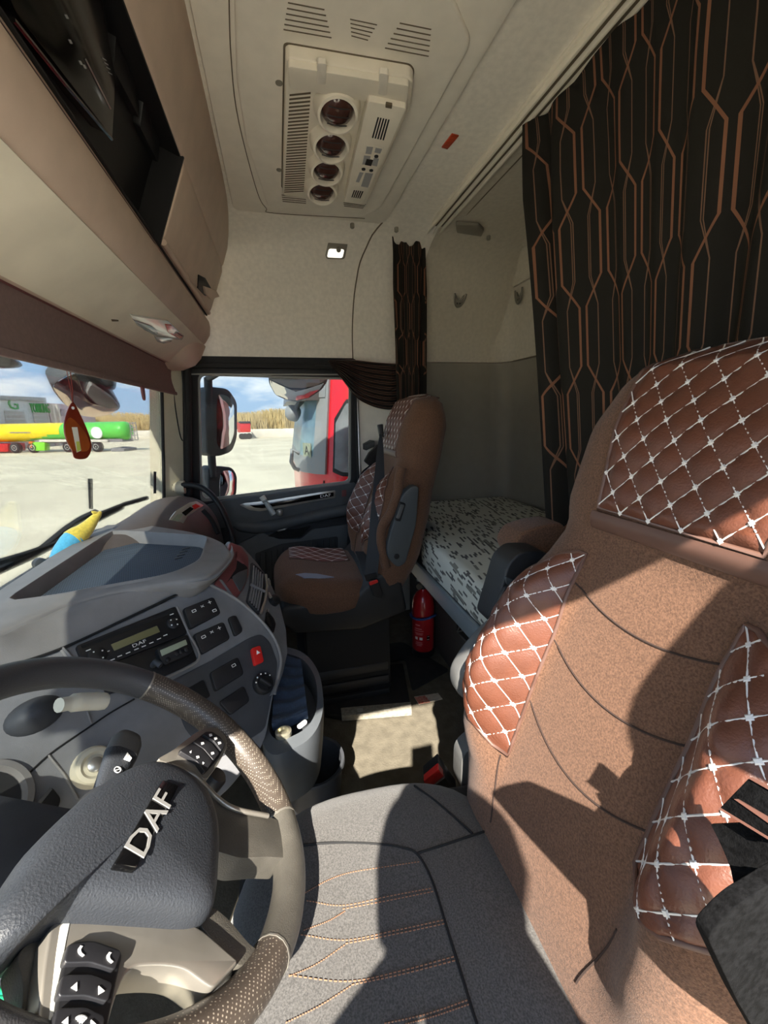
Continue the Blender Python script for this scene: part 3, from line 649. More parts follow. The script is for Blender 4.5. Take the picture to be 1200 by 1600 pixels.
# clear plastic bottle lying on the ledge
t = thing('plastic_bottle', 'crumpled clear plastic bottle stuck in the door ledge', 'bottle', hX(425, 800, 2.05))
p0, p1 = hX(412, 780, 2.055), hX(427, 803, 2.035); ax = (p1-p0).normalized(); up = ax.orthogonal()
fr = Frame(p0, up, ax.cross(up)); L = (p1-p0).length
lathe('bottle_body', fr, [(0.013, -0.012), (0.014, 0.012), (0.010, 0.016), (0.011, 0.03), (0.015, 0.05), (0.013, 0.06), (0.016, 0.075), (0.014, 0.09)], CLEARP, t, 14)
lathe('bottle_cap', fr, [(0.0145, -0.016), (0.0145, 0.006), (0.012, 0.008)], LENSC, t, 14)
tag(lathe('door_cup', Frame(hX(437, 801, 2.04)+Vector((0, 0, -0.012)), (1, 0, 0), (0, 1, 0)), [(0.014, 0), (0.017, 0.014), (0.015, 0.024), (0.006, 0.028)], SILVER, None, 16), 'small shiny round cap beside the plastic bottle on the door', 'cap')
# curved entry grab bar from the pillar to the dash
gr = [hX(272, 762, 2.02), hX(290, 758, 2.0), hX(315, 762, 1.97), hX(338, 782, 1.93), hX(354, 812, 1.88), hX(364, 845, 1.84), hX(368, 880, 1.82)]
t = thing('grab_bar', 'long curved black grab bar from pillar to dashboard', 'handle', gr[0])
tube('bar', sm(gr, 6), 0.013, BLACK, t, 12)
fr = Frame(gr[0]+Vector((0.012, 0.03, 0)), (1, 0, 0.2), (0, 0, 1)); lathe('bar_boss', Frame(gr[0], (0, 0, 1), (1, 0, 0)), [(0.030, -0.045), (0.030, -0.02), (0.020, -0.004), (0.017, 0.004)], CREAM, t, 18)
lathe('bar_ferrule', Frame(gr[0], (0, 0, 1), (1, 0.3, 0)), [(0.018, -0.006), (0.018, 0.006)], BLACK, t, 14)
# dark curtain bundled along the top of the side window
t = thing('side_window_curtain', 'dark brown-striped curtain bunched over the rear top of the door window', 'curtain', hX(580, 600, 2.0))
STRIPE = mk('dark_striped_cloth', (30, 27, 26), 0.9, bump=(500, 0.3))
STRB = mk('brown_stripe', (128, 92, 74), 0.9)
top_ = [(512, 564), (536, 561), (560, 563), (585, 566), (612, 568), (622, 568)]
bot_ = [(518, 572), (534, 592), (556, 620), (580, 634), (605, 640), (622, 638)]
T_ = sm(top_, 8); B_ = sm(bot_, 8); NF = 9
def swag(u, v):
    i = u*(len(T_)-1); k = min(int(i), len(T_)-2); fr_ = i-k
    p0 = np.array(T_[k])*(1-fr_)+np.array(T_[k+1])*fr_; p1 = np.array(B_[k])*(1-fr_)+np.array(B_[k+1])*fr_
    p = p0*(1-v)+p1*v; s = v*NF+1.8*u
    X = 2.055-0.035*math.sin(math.pi*min(1, v*1.1))-0.016*math.cos(2*math.pi*s)-0.02*u
    return (hX(p[0], p[1], X), Vector((0.6, 0, 0)))
vv, ff = g_shell(swag, 40, 72, 0.006); m_ = 41*73
fm = []
for q in ff:
    j = (q[0] % m_) % 73; fm.append(1 if (j % 8 in (0, 5)) else 0)
add('gathered_cloth', vv, ff, None, t, 60, mats=[STRIPE, STRB], fmat=fm)
tube('curtain_wire', [(2.07, -0.20, 1.335), (2.07, -0.70, 1.335)], 0.003, BLACK, t, 6)
# ================================================================== DASHBOARD
_a, _t = math.radians(-50), math.radians(48)
FD = Frame((0.86, 0.31, 0.68), (math.cos(_a), math.sin(_a), 0), (-math.sin(_a)*math.cos(_t), math.cos(_a)*math.cos(_t), math.sin(_t)))
ZT = 0.755
FT = Frame((0, 0, ZT), (1, 0, 0), (0, 1, 0))
z5 = lambda x, y: (x/2.609, 780+y/2.609)
p5 = lambda x, y: (270+x/4.444, 840+y/4.444)
z0 = lambda x, y: (x/5.0, 1090+y/5.0)
dash = thing('dashboard', 'grey wraparound dashboard with tray, radio, switches and air vents', 'dashboard', (1.0, 0.5, 0.0))
def star(poly, c, n=72):
    out = []; P = [Vector(p) for p in poly]; c = Vector(c)
    for k in range(n):
        a = 2*math.pi*k/n; d = Vector((math.cos(a), math.sin(a))); best = 0
        for i in range(len(P)):
            p, q = P[i]-c, P[(i+1) % len(P)]-c; e_ = q-p; den = d.x*e_.y-d.y*e_.x
            if abs(den) < 1e-12: continue
            s = (p.x*e_.y-p.y*e_.x)/den; w = (p.x*d.y-p.y*d.x)/den
            if s > 0 and -1e-6 <= w <= 1+1e-6: best = max(best, s)
        out.append(tuple(c+d*best))
    return out
outl = FT.px([(-90, 1012), (0, 990), (60, 957), (160, 927), (270, 908), (326, 903), (350, 885), (366, 864), (350, 846), (300, 830), (230, 818), (170, 816), (80, 866), (0, 918), (-90, 978)])
tray = FT.px([(6, 945), (176, 832), (325, 840), (310, 880), (264, 901), (96, 931)])
tray = rnd(tray, 0.035, 5); cen = (sum(p[0] for p in tray)/len(tray), sum(p[1] for p in tray)/len(tray))
so1 = star(rnd(outl, 0.03), cen); st1 = star(tray, cen)
rows = [[FT.W(cen[0]+(a-cen[0])*0.6, cen[1]+(b-cen[1])*0.6+0.06, -0.14) for a, b in so1], [FT.W(cen[0]+(a-cen[0])*0.93, cen[1]+(b-cen[1])*0.93, -0.03) for a, b in so1], [FT.W(a, b, -0.012) for a, b in so1]]
def toward(P, Q, s): return [tuple(Vector(p).lerp(Vector(q), s)) for p, q in zip(P, Q)]
rows += [[FT.W(a, b, -0.003) for a, b in toward(so1, st1, 0.06)], [FT.W(a, b, 0.0) for a, b in toward(so1, st1, 0.15)], [FT.W(a, b, 0.002) for a, b in toward(so1, st1, 0.80)],
         [FT.W(a, b, 0.007) for a, b in toward(so1, st1, 0.90)], [FT.W(a, b, 0.007) for a, b in toward(so1, st1, 0.97)], [FT.W(a, b, 0.002) for a, b in st1],
         [FT.W(cen[0]+(a-cen[0])*0.955, cen[1]+(b-cen[1])*0.955, -0.030) for a, b in st1]]
loft('top_deck', rows, DASHT, dash, caps=True, smooth=50)
MATM = mk('blue_grey_mesh_mat', (84, 96, 112), 0.8, spec=0.25)
nt = MATM.node_tree; b_ = nt.nodes['Principled BSDF']; tc = nt.nodes.new('ShaderNodeTexCoord'); mp = nt.nodes.new('ShaderNodeMapping'); mp.inputs['Rotation'].default_value = (0, 0, 0.5)
vo = nt.nodes.new('ShaderNodeTexVoronoi'); vo.inputs['Scale'].default_value = 150; vo.inputs['Randomness'].default_value = 0.0; vo.voronoi_dimensions = '2D'; vr = nt.nodes.new('ShaderNodeValToRGB'); vr.color_ramp.elements[0].position = 0.30; vr.color_ramp.elements[1].position = 0.42; vr.color_ramp.elements[0].color = (*lin((30, 35, 42)), 1); vr.color_ramp.elements[1].color = (*lin((84, 95, 108)), 1); nt.links.new(vo.outputs['Distance'], vr.inputs[0])
nt.links.new(tc.outputs['Object'], mp.inputs[0]); nt.links.new(mp.outputs[0], vo.inputs['Vector']); nt.links.new(vr.outputs[0], b_.inputs['Base Color'])
mat_ = plate('tray_mat', FT, [(cen[0]+(a-cen[0])*0.93, cen[1]+(b-cen[1])*0.93) for a, b in st1], -0.032, -0.024, MATM, dash, 0.003)
mb = MB()
for k in range(4):
    q = FT.px([(272+k*4, 872-k*5), (284+k*4, 870-k*5), (285+k*4, 871-k*5), (273+k*4, 874-k*5)], -0.023); mb.put(*g_plate(FT, q, -0.025, -0.022))
mb.build('mat_emblem', DASHD, mat_)
# driver-facing panel
face = FD.px([(-100, 1074), (0, 1047), (96, 1015), (200, 967), (283, 928), (330, 911), (346, 902), (369, 935), (405, 968), (428, 998), (438, 1027), (436, 1050), (427, 1087), (416, 1150), (405, 1175), (360, 1230), (250, 1330), (60, 1440), (-100, 1500)])
fp = plate('driver_panel', FD, rnd(face, 0.01), -0.10, 0.0, DASH, dash, 0.006, 3)
rimp = FD.px([(326, 913), (369, 937), (405, 968), (428, 998), (438, 1027), (436, 1050), (428, 1085)], 0.0)
add('panel_edge_bead', *g_tube([FD.W(a, b, 0.002) for a, b in sm(rimp, 6)], 0.004, 8), DASHT, dash, 60)
# lower black switch panel and seams on the left
lowq = FD.px([(262, 1066), (330, 1032), (390, 996), (408, 990), (422, 1003), (434, 1035), (431, 1062), (424, 1090), (414, 1140), (335, 1190), (290, 1140)], 0.002)
lp_ = plate('lower_switch_panel', FD, rnd(lowq, 0.012), -0.004, 0.004, DASHD, dash, 0.003)
def seam(pts, r=0.0016, m=BLACKM, d=0.0012): add('panel_seam', *g_tube([FD.W(*FD.hit(*p, d), d) for p in pts], r, 6), m, dash)
seam(sm([z0(120, 700), z0(380, 450), z0(720, 215), z0(860, 120), z0(1050, 10)], 5))
seam([z0(380, 450), z0(500, 600), z0(610, 795)], 0.0022, DASHT)
seam([z0(685, 110), z0(715, 205)], 0.002, DASHT)
seam([(93, 1012), (112, 1036), (128, 1062)], 0.003, DASHT)
# radio
rd = plate('radio', FD, rnd(FD.px([z5(305, 600), z5(715, 436), z5(765, 548), z5(470, 662), z5(345, 700)], 0.004), 0.006), -0.006, 0.006, BLACK, dash, 0.003)
plate('radio_display', FD, FD.px([z5(452, 592), z5(640, 515), z5(653, 540), z5(466, 618)], 0.007), 0.004, 0.0075, LCD, rd, 0.001)
plate('radio_slot', FD, FD.px([z5(330, 598), z5(708, 449), z5(713, 459), z5(336, 608)], 0.007), 0.004, 0.0068, BLACKM, rd)
for q, r in ((z5(398, 640), 0.016), (z5(706, 507), 0.0135)):
    a, b = FD.hit(*q, 0.006); kn = lathe('radio_knob', FD.shifted(a, b, 0.005), [(r, 0), (r*0.96, 0.006), (r*0.7, 0.008), (0.001, 0.008)], BLACK, rd, 24)
    mb = MB()
    for k in range(4):
        an = k*math.pi/2+0.5; mb.put(*g_plate(FD.shifted(a+math.cos(an)*r*0.6, b+math.sin(an)*r*0.6, 0.013), [(-.0012, -.0012), (.0012, -.0012), (.0012, .0012), (-.0012, .0012)], 0, 0.0006))
    mb.build('knob_mark', WHITEP, kn)
def along(fr, pa, pb, d): 
    A, B = fr.W(*fr.hit(*pa, d), d), fr.W(*fr.hit(*pb, d), d); return Frame((A+B)/2, B-A, fr.up)
fr = along(FD, z5(545, 598), z5(590, 579), 0.007); text('radio_lettering', 'DAF', 0.0095, fr, 0, 0, 0, WHITEP, rd, sx=1.5)
mb = MB()
for (x, y) in ((488, 640), (522, 627), (556, 612), (586, 600), (617, 586), (648, 570), (674, 555), (458, 655), (437, 622), (360, 616), (700, 470)):
    f_ = along(FD, z5(x-9, y+3), z5(x+9, y-4), 0.0068); mb.put(*g_plate(f_, [(-0.004, -0.0009), (0.004, -0.0009), (0.004, 0.0009), (-0.004, 0.0009)], 0, 0.0006))
mb.build('radio_key_print', WHITEP, rd)
# tachograph-style unit and jack in the bay under the radio
ub = plate('lower_bay', FD, rnd(FD.px([z5(400, 690), z5(765, 550), z5(805, 655), z5(700, 712), z5(430, 800)], 0.002), 0.006), -0.006, 0.003, BLACK, dash, 0.002)
td = plate('display_unit', FD, rnd(FD.px([z5(640, 606), z5(762, 560), z5(788, 612), z5(778, 630), z5(672, 676), z5(655, 655)], 0.022), 0.004), 0.0, 0.022, BLACK, dash, 0.004)
plate('unit_display', FD, FD.px([z5(652, 616), z5(757, 572), z5(764, 592), z5(660, 640)], 0.0225), 0.020, 0.0235, LCDG, td, 0.001)
for q in (z5(722, 630), z5(738, 622), z5(760, 614), z5(684, 655)):
    a, b = FD.hit(*q, 0.023); lathe('unit_key', FD.shifted(a, b, 0.021), [(0.0055, 0), (0.005, 0.004), (0.003, 0.005)], BLACK, td, 12)
a, b = FD.hit(*z5(628, 672), 0.01); tube('jack_plug', [FD.W(a, b, 0.0), FD.W(a, b, 0.022), FD.W(a+0.004, b-0.012, 0.026)], 0.006, DASHD, dash, 10)
add('radio_frame', *g_tube([FD.W(*FD.hit(*p, 0.003), 0.003) for p in [z5(255, 605), z5(300, 655)]]+[], 0.003, 6), DASHT, dash)
add('bay_frame', *g_tube(sm([FD.W(*FD.hit(*p, 0.003), 0.003) for p in (z5(722, 440), z5(770, 548), z5(812, 648), z5(700, 716), z5(560, 770))], 5), 0.003, 6), DASHT, dash)
# switch blocks
ICON = [[(-.6, -.5), (.6, -.5), (.6, .5), (-.6, .5)], [(-.6, -.5), (.6, -.1), (.6, .1), (-.6, .5)], [(-.5, -.5), (.5, -.5), (.3, .5), (-.3, .5)]]
def block(quad, icons, name='switch_block', d=0.009, bez=True):
    q = FD.px(quad, d)
    if bez:
        c = Vector((sum(p[0] for p in q)/4, sum(p[1] for p in q)/4)); plate('switch_bezel', FD, rnd([tuple(c+(Vector(p)-c)*1.10) for p in q], 0.008), 0.0, 0.0055, BLACKM, dash, 0.002)
    s = plate(name, FD, rnd(q, 0.006), 0.0, d, BTN, dash, 0.003, 3)
    mb = MB(); c = Vector(q[0])
    for k, (u, v) in enumerate(icons):
        p = Vector(q[0]).lerp(Vector(q[1]), u).lerp(Vector(q[3]).lerp(Vector(q[2]), u), v); f_ = FD.shifted(p.x, p.y, d+0.0002)
        s_ = 0.0042; t_ = 0.0006
        # small line pictograms: an outline and a stroke
        pr = [(-s_, -s_*0.6), (s_, -s_*0.6), (s_, s_*0.6), (-s_, s_*0.6)]
        if k % 3 == 0:
            for A, B in zip(pr, pr[1:]+pr[:1]):
                dv = (Vector(B)-Vector(A)).normalized(); nv = Vector((-dv.y, dv.x))*t_; mb.put(*g_plate(f_, [tuple(Vector(A)-nv), tuple(Vector(B)-nv), tuple(Vector(B)+nv), tuple(Vector(A)+nv)], 0, 0.0004))
        else:
            for an in ((0.6, -0.6) if k % 3 == 1 else (0.0, 1.57)):
                dv = Vector((math.cos(an), math.sin(an))); nv = Vector((-dv.y, dv.x))*t_; mb.put(*g_plate(f_, [tuple(-dv*s_-nv), tuple(dv*s_-nv), tuple(dv*s_+nv), tuple(-dv*s_+nv)], 0, 0.0004))
    if icons: mb.build('switch_symbols', WHITEP, s)
    return s
block([p5(82, 492), p5(280, 414), p5(328, 520), p5(126, 626)], [(0.25, 0.3), (0.55, 0.25), (0.82, 0.2), (0.86, 0.75)])
block([p5(154, 672), p5(350, 587), p5(394, 694), p5(202, 803)], [(0.22, 0.3), (0.52, 0.25), (0.80, 0.22)])
block([p5(389, 556), p5(440, 537), p5(489, 640), p5(434, 678)], [])
block([p5(266, 938), p5(450, 832), p5(490, 942), p5(300, 1062)], [(0.78, 0.3)])
block([p5(330, 1140), p5(495, 1032), p5(533, 1130), p5(402, 1226)], [])
plate('storage_slot', FD, rnd(FD.px([p5(60, 1070), p5(212, 985), p5(262, 1100), p5(150, 1170)], 0.005), 0.005), 0.0, 0.006, BLACKM, dash, 0.001)
hz = plate('hazard_switch', FD, rnd(FD.px([p5(547, 768), p5(608, 748), p5(634, 860), p5(572, 886)], 0.014), 0.005), 0.0, 0.014, RED, dash, 0.004, 3)
a, b = FD.hit(*p5(590, 795), 0.0145); plate('hazard_symbol', FD.shifted(a, b, 0.0140), [(-0.005, -0.004), (0.005, -0.004), (0, 0.005)], 0, 0.0006, WHITEP, hz)
a, b = FD.hit(*p5(633, 1010), 0.012)
lk = lathe('light_switch_dial', FD.shifted(a, b, 0.002), [(0.0235, 0), (0.0235, 0.010), (0.021, 0.014), (0.017, 0.015), (0.016, 0.011), (0.001, 0.011)], BLACK, dash, 32)
plate('dial_grip', FD.shifted(a, b, 0.011).rot(0.5), rr(0, 0, 0.009, 0.032, 0.004), 0, 0.014, BLACK, lk, 0.003)
mb = MB()
for k in range(5):
    an = math.radians(150-k*32); mb.put(*g_plate(FD.shifted(a+0.0195*math.cos(an), b+0.0195*math.sin(an), 0.0160).rot(an), [(-.002, -.0014), (.002, -.0014), (.002, .0014), (-.002, .0014)], 0, 0.0006))
mb.build('dial_marks', WHITEP, lk)

# --- side wrapping towards the passenger: vent, cup flap, rockers
pA = FD.W(*FD.hit(330, 911), 0); pB = FD.W(*FD.hit(435, 1050), 0); pC = hX(440, 950, 1.10)
FV = Frame(pA, pC-pA, Vector((0, 0, 1)))
nrm = (pB-pA).cross(pC-pA).normalized()
if nrm.dot(Vector(CAM)-pA) < 0: nrm = -nrm
ux = (pC-pA).normalized(); FV = Frame(pA, ux, nrm.cross(ux))
side = FV.px([(330, 911), (345, 890), (362, 849), (378, 853), (402, 880), (422, 910), (437, 944), (447, 985), (449, 1020), (442, 1052), (430, 1085), (436, 1050), (438, 1027), (428, 998), (405, 968), (369, 936)])
sp_ = prism('side_panel', [FV.W(a, b, 0) for a, b in rnd(side, 0.008)], Vector((0.05, 0.16, -0.10)), DASH, dash, 0.005, 3)
# rolled front edge between deck and face, carried round to the passenger side
U = FT.px([(-90, 1012), (0, 990), (60, 957), (160, 927), (270, 908), (326, 903), (346, 889), (362, 870), (365, 858), (352, 847)])
A_ = [Vector(p) for p in sm([tuple(FT.W(*p, -0.006)) for p in U], 6)]
Bp = [FD.W(*FD.hit(*p), 0.0) for p in ((-90, 1072), (0, 1045), (96, 1013), (200, 965), (283, 926), (330, 910))]+[FV.W(*FV.hit(*p), 0.0) for p in ((343, 897), (357, 868), (362, 853), (360, 847))]
B_ = [Vector(p) for p in sm([tuple(p) for p in Bp], 6)]
def bull(u, v):
    i = u*(len(A_)-1); k = min(int(i), len(A_)-2); s = i-k
    p, q = A_[k].lerp(A_[k+1], s), B_[k].lerp(B_[k+1], s)
    return (p.lerp(q, v)+Vector((0.010, 0.006, 0.028))*math.sin(math.pi*v)*0.55*(1-0.8*u*u), Vector((0.3, 0.5, -0.6)))
add('front_roll', *g_shell(bull, 54, 10, 0.03), DASHT, dash, 60)
add('front_roll_seam', *g_tube([b+Vector((-0.002, -0.002, 0.001)) for b in B_], 0.0028, 6), BLACKM, dash)
fl = plate('cup_holder_flap', FV, rnd(FV.px([p5(395, 30), p5(470, 62), p5(525, 132), p5(525, 260), p5(500, 340), p5(445, 425), p5(285, 322), p5(345, 235)], 0.006), 0.01), -0.004, 0.008, MAROON, dash, 0.004)
plate('flap_slot', FV, rnd(FV.px([p5(450, 150), p5(520, 205), p5(515, 270), p5(470, 320), p5(405, 280), p5(372, 318), p5(440, 215)], 0.009), 0.004), 0.004, 0.0088, BLACKM, fl)
plate('flap_insert', FV, rnd(FV.px([p5(455, 240), p5(520, 215), p5(515, 290), p5(470, 380), p5(410, 275)], 0.0095), 0.008), 0.005, 0.0098, DOORG, fl, 0.001)
plate('flap_tab', FV, rnd(FV.px([p5(450, 85), p5(505, 125), p5(500, 178), p5(445, 145)], 0.014), 0.005), 0.006, 0.014, MAROON, fl, 0.003)
vq = [p5(548, 165), p5(640, 242), p5(655, 330), p5(640, 440), p5(605, 535), p5(515, 440), p5(540, 330)]
vt = plate('air_vent', FV, rnd(FV.px(vq, 0.006), 0.008), -0.002, 0.006, DASHD, dash, 0.003)
plate('vent_cavity', FV, rnd(FV.px([p5(560, 182), p5(632, 248), p5(640, 335), p5(630, 430), p5(598, 515), p5(527, 440), p5(550, 330)], 0.0068), 0.006), 0.003, 0.0072, BLACKM, vt)
for k in range(5):
    s = (k+0.5)/5; p = Vector(p5(556, 190)).lerp(Vector(p5(632, 262)), s); q = Vector(p5(526, 430)).lerp(Vector(p5(600, 510)), s)
    tube('vent_vane', [FV.W(*FV.hit(*p, 0.009), 0.009), FV.W(*FV.hit(*p.lerp(q, 0.5)+Vector((1.5, 0)), 0.010), 0.010), FV.W(*FV.hit(*q, 0.009), 0.009)], 0.0028, DASH, vt, 6)
tube('vent_bar', [FV.W(*FV.hit(*p5(540, 325), 0.011), 0.011), FV.W(*FV.hit(*p5(640, 375), 0.011), 0.011)], 0.004, DASH, vt, 8)
tube('vent_silver_rim', [FV.W(*FV.hit(*p5(*q), 0.008), 0.008) for q in ((645, 258), (655, 340), (640, 440), (612, 525))], 0.004, SILVER, vt, 8)
for q in ([p5(665, 280), p5(678, 300), p5(682, 330), p5(668, 325)], [p5(655, 500), p5(668, 495), p5(662, 580), p5(645, 575)]):
    plate('silver_accent', FV, FV.px(q, 0.003), -0.002, 0.004, SILVER, dash, 0.001)
plate('rocker_switch', FV, rnd(FV.px([p5(655, 510), p5(700, 560), p5(715, 600), p5(700, 660), p5(645, 580)], 0.005), 0.004), -0.002, 0.006, BLACK, dash, 0.002)
a, b = FV.hit(*p5(712, 430), 0.01); lathe('heater_knob', FV.shifted(a, b, 0), [(0.016, 0), (0.015, 0.014), (0.010, 0.018), (0.001, 0.018)], BLACK, dash, 20)
tube('heater_slider', [FV.W(*FV.hit(*p5(672, 380), 0.01), 0.006), FV.W(*FV.hit(*p5(680, 415), 0.012), 0.012)], 0.004, SILVER, dash, 8)

# --- lower part of the dash down to the floor, and the passenger end
prism('lower_dash', [(0.0, 0.50, 0.06), (0.0, 0.85, 0.06), (0.0, 0.85, 0.62), (0.0, 0.62, 0.66), (0.0, 0.50, 0.62)], (2.08, 0, 0), DASHD, dash, 0.01)
prism('console_foot', [FD.W(a, b, -0.06) for a, b in FD.px([(300, 1000), (400, 1000), (400, 1170), (330, 1200), (280, 1150)], -0.06)], Vector((0.10, 0.35, -0.25)), DASHD, dash, 0.01)
# passenger-side hump with round end vent
R = []
for x, yo, s in ((1.30, 0.10, 0.5), (1.42, 0.05, 0.75), (1.55, 0.02, 0.93), (1.70, 0.0, 1.0), (1.88, 0.0, 1.0), (1.96, 0.0, 0.92), (2.0, 0.0, 0.75)):
    prof = [(0.60, 0.40), (0.60, 0.70), (0.535, 0.772), (0.47, 0.79), (0.405, 0.785), (0.345, 0.755), (0.31, 0.70), (0.29, 0.62), (0.28, 0.50), (0.28, 0.40)]
    R.append([Vector((x, y+yo, 0.40+(z-0.40)*(0.72+0.28*s)-0.01)) for y, z in prof])
loft('passenger_hump', [[Vector(p) for p in sm([tuple(v) for v in r_], 3)] for r_ in R], BRIM, dash, smooth=60)
deck = [(1.05, 0.50), (1.35, 0.55), (1.75, 0.52), (1.97, 0.47), (1.97, 0.60), (1.6, 0.68), (1.0, 0.76), (0.4, 0.72), (0.4, 0.5)]
prism('front_deck', [(x, y, 0.54) for x, y in deck], (0, 0, 0.10), DASHT, dash, 0.01)
# hump trim: silver-framed display strip
FH = Frame(Vector((1.70, 0.30, 0.70)), (0.92, -0.38, 0), (0.15, 0.36, 0.92))
FH = Frame(hX(290, 806, 1.62), (0.80, -0.60, 0), (0.30, 0.45, 0.84))
st = plate('silver_display_frame', FH, rnd(FH.px([(260, 817), (274, 799), (295, 786), (306, 784), (317, 791), (308, 797), (293, 806), (283, 822), (272, 824)]), 0.004), -0.012, 0.006, SILVER, dash, 0.002)
plate('dark_display', FH, rnd(FH.px([(284, 801), (297, 792), (303, 795), (290, 806)], 0.007), 0.002), 0.004, 0.0075, GLOSSB, st)
plate('red_display_end', FH, rnd(FH.px([(300, 790), (306, 787), (313, 791), (304, 796)], 0.007), 0.002), 0.004, 0.0075, RED, st)
plate('pale_display_end', FH, rnd(FH.px([(268, 813), (277, 804), (286, 803), (277, 818)], 0.007), 0.002), 0.004, 0.0075, LCDG, st)
tube('hump_groove', sm([FH.W(*FH.hit(*p, 0.004), 0.004) for p in ((317, 797), (330, 812), (341, 834))], 5), 0.009, BLACKM, dash, 8)

# --- behind the steering wheel
a, b = FD.hit(57, 1112, 0.02)
dome('stalk_boot', FD, [(a+0.040*math.cos(q), b+0.028*math.sin(q)) for q in [2*math.pi*k/24 for k in range(24)]], 0.0, 0.026, DASHD, dash, 8, 2.0)
a, b = FD.hit(148, 1196, 0.012)
ig = lathe('ignition_lock', FD.shifted(a, b, 0.0), [(0.032, 0), (0.030, 0.008), (0.026, 0.018), (0.020, 0.020), (0.016, 0.016), (0.001, 0.016)], CREAM, dash, 28)
lathe('lock_barrel', FD.shifted(a, b, 0.014), [(0.011, 0), (0.011, 0.008), (0.008, 0.010), (0.001, 0.010)], SILVER, ig, 18)
gau = FD.hit(-32, 1262, 0.01)
gd = lathe('instrument_dial', FD.shifted(*gau, 0.0), [(0.062, -0.002), (0.060, 0.010), (0.052, 0.012), (0.046, 0.004), (0.001, 0.003)], DASHT, dash, 40)
lathe('dial_face', FD.shifted(*gau, 0.003), [(0.045, 0), (0.045, 0.0015), (0.001, 0.0016)], BLACK, gd, 32)
bs = plate('panel_switch', FD, rnd(FD.px([z0(130, 1040), z0(400, 690), z0(480, 790), z0(440, 900), z0(200, 1120)], 0.010), 0.006), 0, 0.010, BLACK, dash, 0.003)
plate('switch_edge', FD, FD.px([z0(150, 1000), z0(390, 700), z0(410, 715), z0(165, 1025)], 0.0115), 0.008, 0.0118, SEATPG, bs)
# steering column shroud
prism('column_shroud', [(0.38, 0.30, 0.50), (0.54, 0.30, 0.50), (0.54, 0.50, 0.62), (0.38, 0.50, 0.62)], (0.0, -0.06, 0.07), DASHD, dash, 0.02)

# --- storage pocket with blue cloth under the console
t = thing('storage_pocket', 'grey open-topped storage pocket with round power socket under the dashboard', 'storage pocket', hZ(460, 1110, 0.30))
out_ = [hZ(x, y, 0.44) for x, y in ((420, 1012), (455, 1012), (480, 1024), (498, 1050), (505, 1085), (503, 1120), (488, 1150), (460, 1170), (425, 1180), (408, 1150), (412, 1080))]
oc = sum(out_, Vector())/len(out_)
o3 = [Vector(p) for p in sm([tuple(p) for p in out_], 4, True)]
def sc(P, s, dz): return [oc+(p-oc)*s+Vector((0, 0, dz)) for p in P]
loft('pocket_shell', [sc(o3, 0.80, -0.16), sc(o3, 0.92, -0.09), sc(o3, 1.0, -0.02), sc(o3, 0.99, 0.0), sc(o3, 0.80, 0.003), sc(o3, 0.77, -0.01), sc(o3, 0.72, -0.06)], DOORG, t, smooth=60)
a_ = hZ(443, 1146, 0.445); lathe('power_socket', Frame(a_, (1, 0, 0), (0, 1, 0)), [(0.017, -0.004), (0.017, 0.006), (0.012, 0.008), (0.010, 0.001), (0.001, 0.001)], BRASS, t, 20)
pz = Frame(Vector((0, 0, 0.443)), (1, 0, 0), (0, 1, 0)); pl_ = plate('socket_plate', pz, rnd(pz.px([(463, 1135), (477, 1124), (481, 1129), (468, 1139)]), 0.006), -0.002, 0.002, WHITEP, t, 0.001)
text('socket_lettering', '12V', 0.010, Frame(hZ(472, 1132, 0.4455), hZ(479, 1126, 0.4455)-hZ(465, 1138, 0.4455), Vector((1, 0.2, 0))), 0, 0, 0, BLACK, pl_)
cl = [hZ(*p, 0.445) for p in ((432, 1028), (470, 1030), (477, 1070), (481, 1118), (425, 1135), (420, 1090))]
def cloth(u, v):
    p = cl[5].lerp(cl[0], 0.0); top = cl[0].lerp(cl[1], u); bt = cl[4].lerp(cl[3], u)
    q = top.lerp(bt, v); return (q+Vector((0, 0, 0.006+0.004*math.sin(v*34)+0.004*math.sin(u*5+v*3))), Vector((0, 0, -1)))
tag(add('folded_cloth', *g_shell(cloth, 14, 50, 0.02), BLUEC, None, 50), 'ribbed blue folded cloth lying in the storage pocket', 'cloth')

# ================================================================== STEERING WHEEL
_wt, _wy = math.radians(41.4), math.radians(7.4)
FW = Frame((0.444, 0.19, 0.676), (math.cos(_wy), math.sin(_wy), 0), (-math.sin(_wy)*math.cos(_wt), math.cos(_wy)*math.cos(_wt), math.sin(_wt)))
RW, rW = 0.2155, 0.0193
whl = thing('steering_wheel', 'grey leather steering wheel with silver spokes and button pods', 'steering wheel', FW.o)
def ang(p): a, b = FW.hit(*p); return math.atan2(b, a)
def arc(name, a0, a1, mat, r=rW, n=40, parent=whl):
    if a1 < a0: a1 += 2*math.pi
    P = []
    rings = []
    for i in range(n+1):
        an = a0+(a1-a0)*i/n; c = Vector((math.cos(an), math.sin(an)))
        rings.append([FW.W(c.x*(RW+r*math.cos(q)), c.y*(RW+r*math.cos(q)), r*1.12*math.sin(q)) for q in [2*math.pi*k/16 for k in range(16)]])
    return loft(name, rings, mat, parent, smooth=60)
PERF = mk('perforated_leather', (74, 66, 58), 0.4, spec=0.5)
nt = PERF.node_tree; b_ = nt.nodes['Principled BSDF']; tc = nt.nodes.new('ShaderNodeTexCoord'); vo = nt.nodes.new('ShaderNodeTexVoronoi'); vo.inputs['Scale'].default_value = 330; vo.inputs['Randomness'].default_value = 0.15
rp = nt.nodes.new('ShaderNodeValToRGB'); rp.color_ramp.elements[0].position = 0.20; rp.color_ramp.elements[0].color = (*lin((150, 140, 126)), 1); rp.color_ramp.elements[1].position = 0.30; rp.color_ramp.elements[1].color = (*lin((70, 62, 55)), 1)
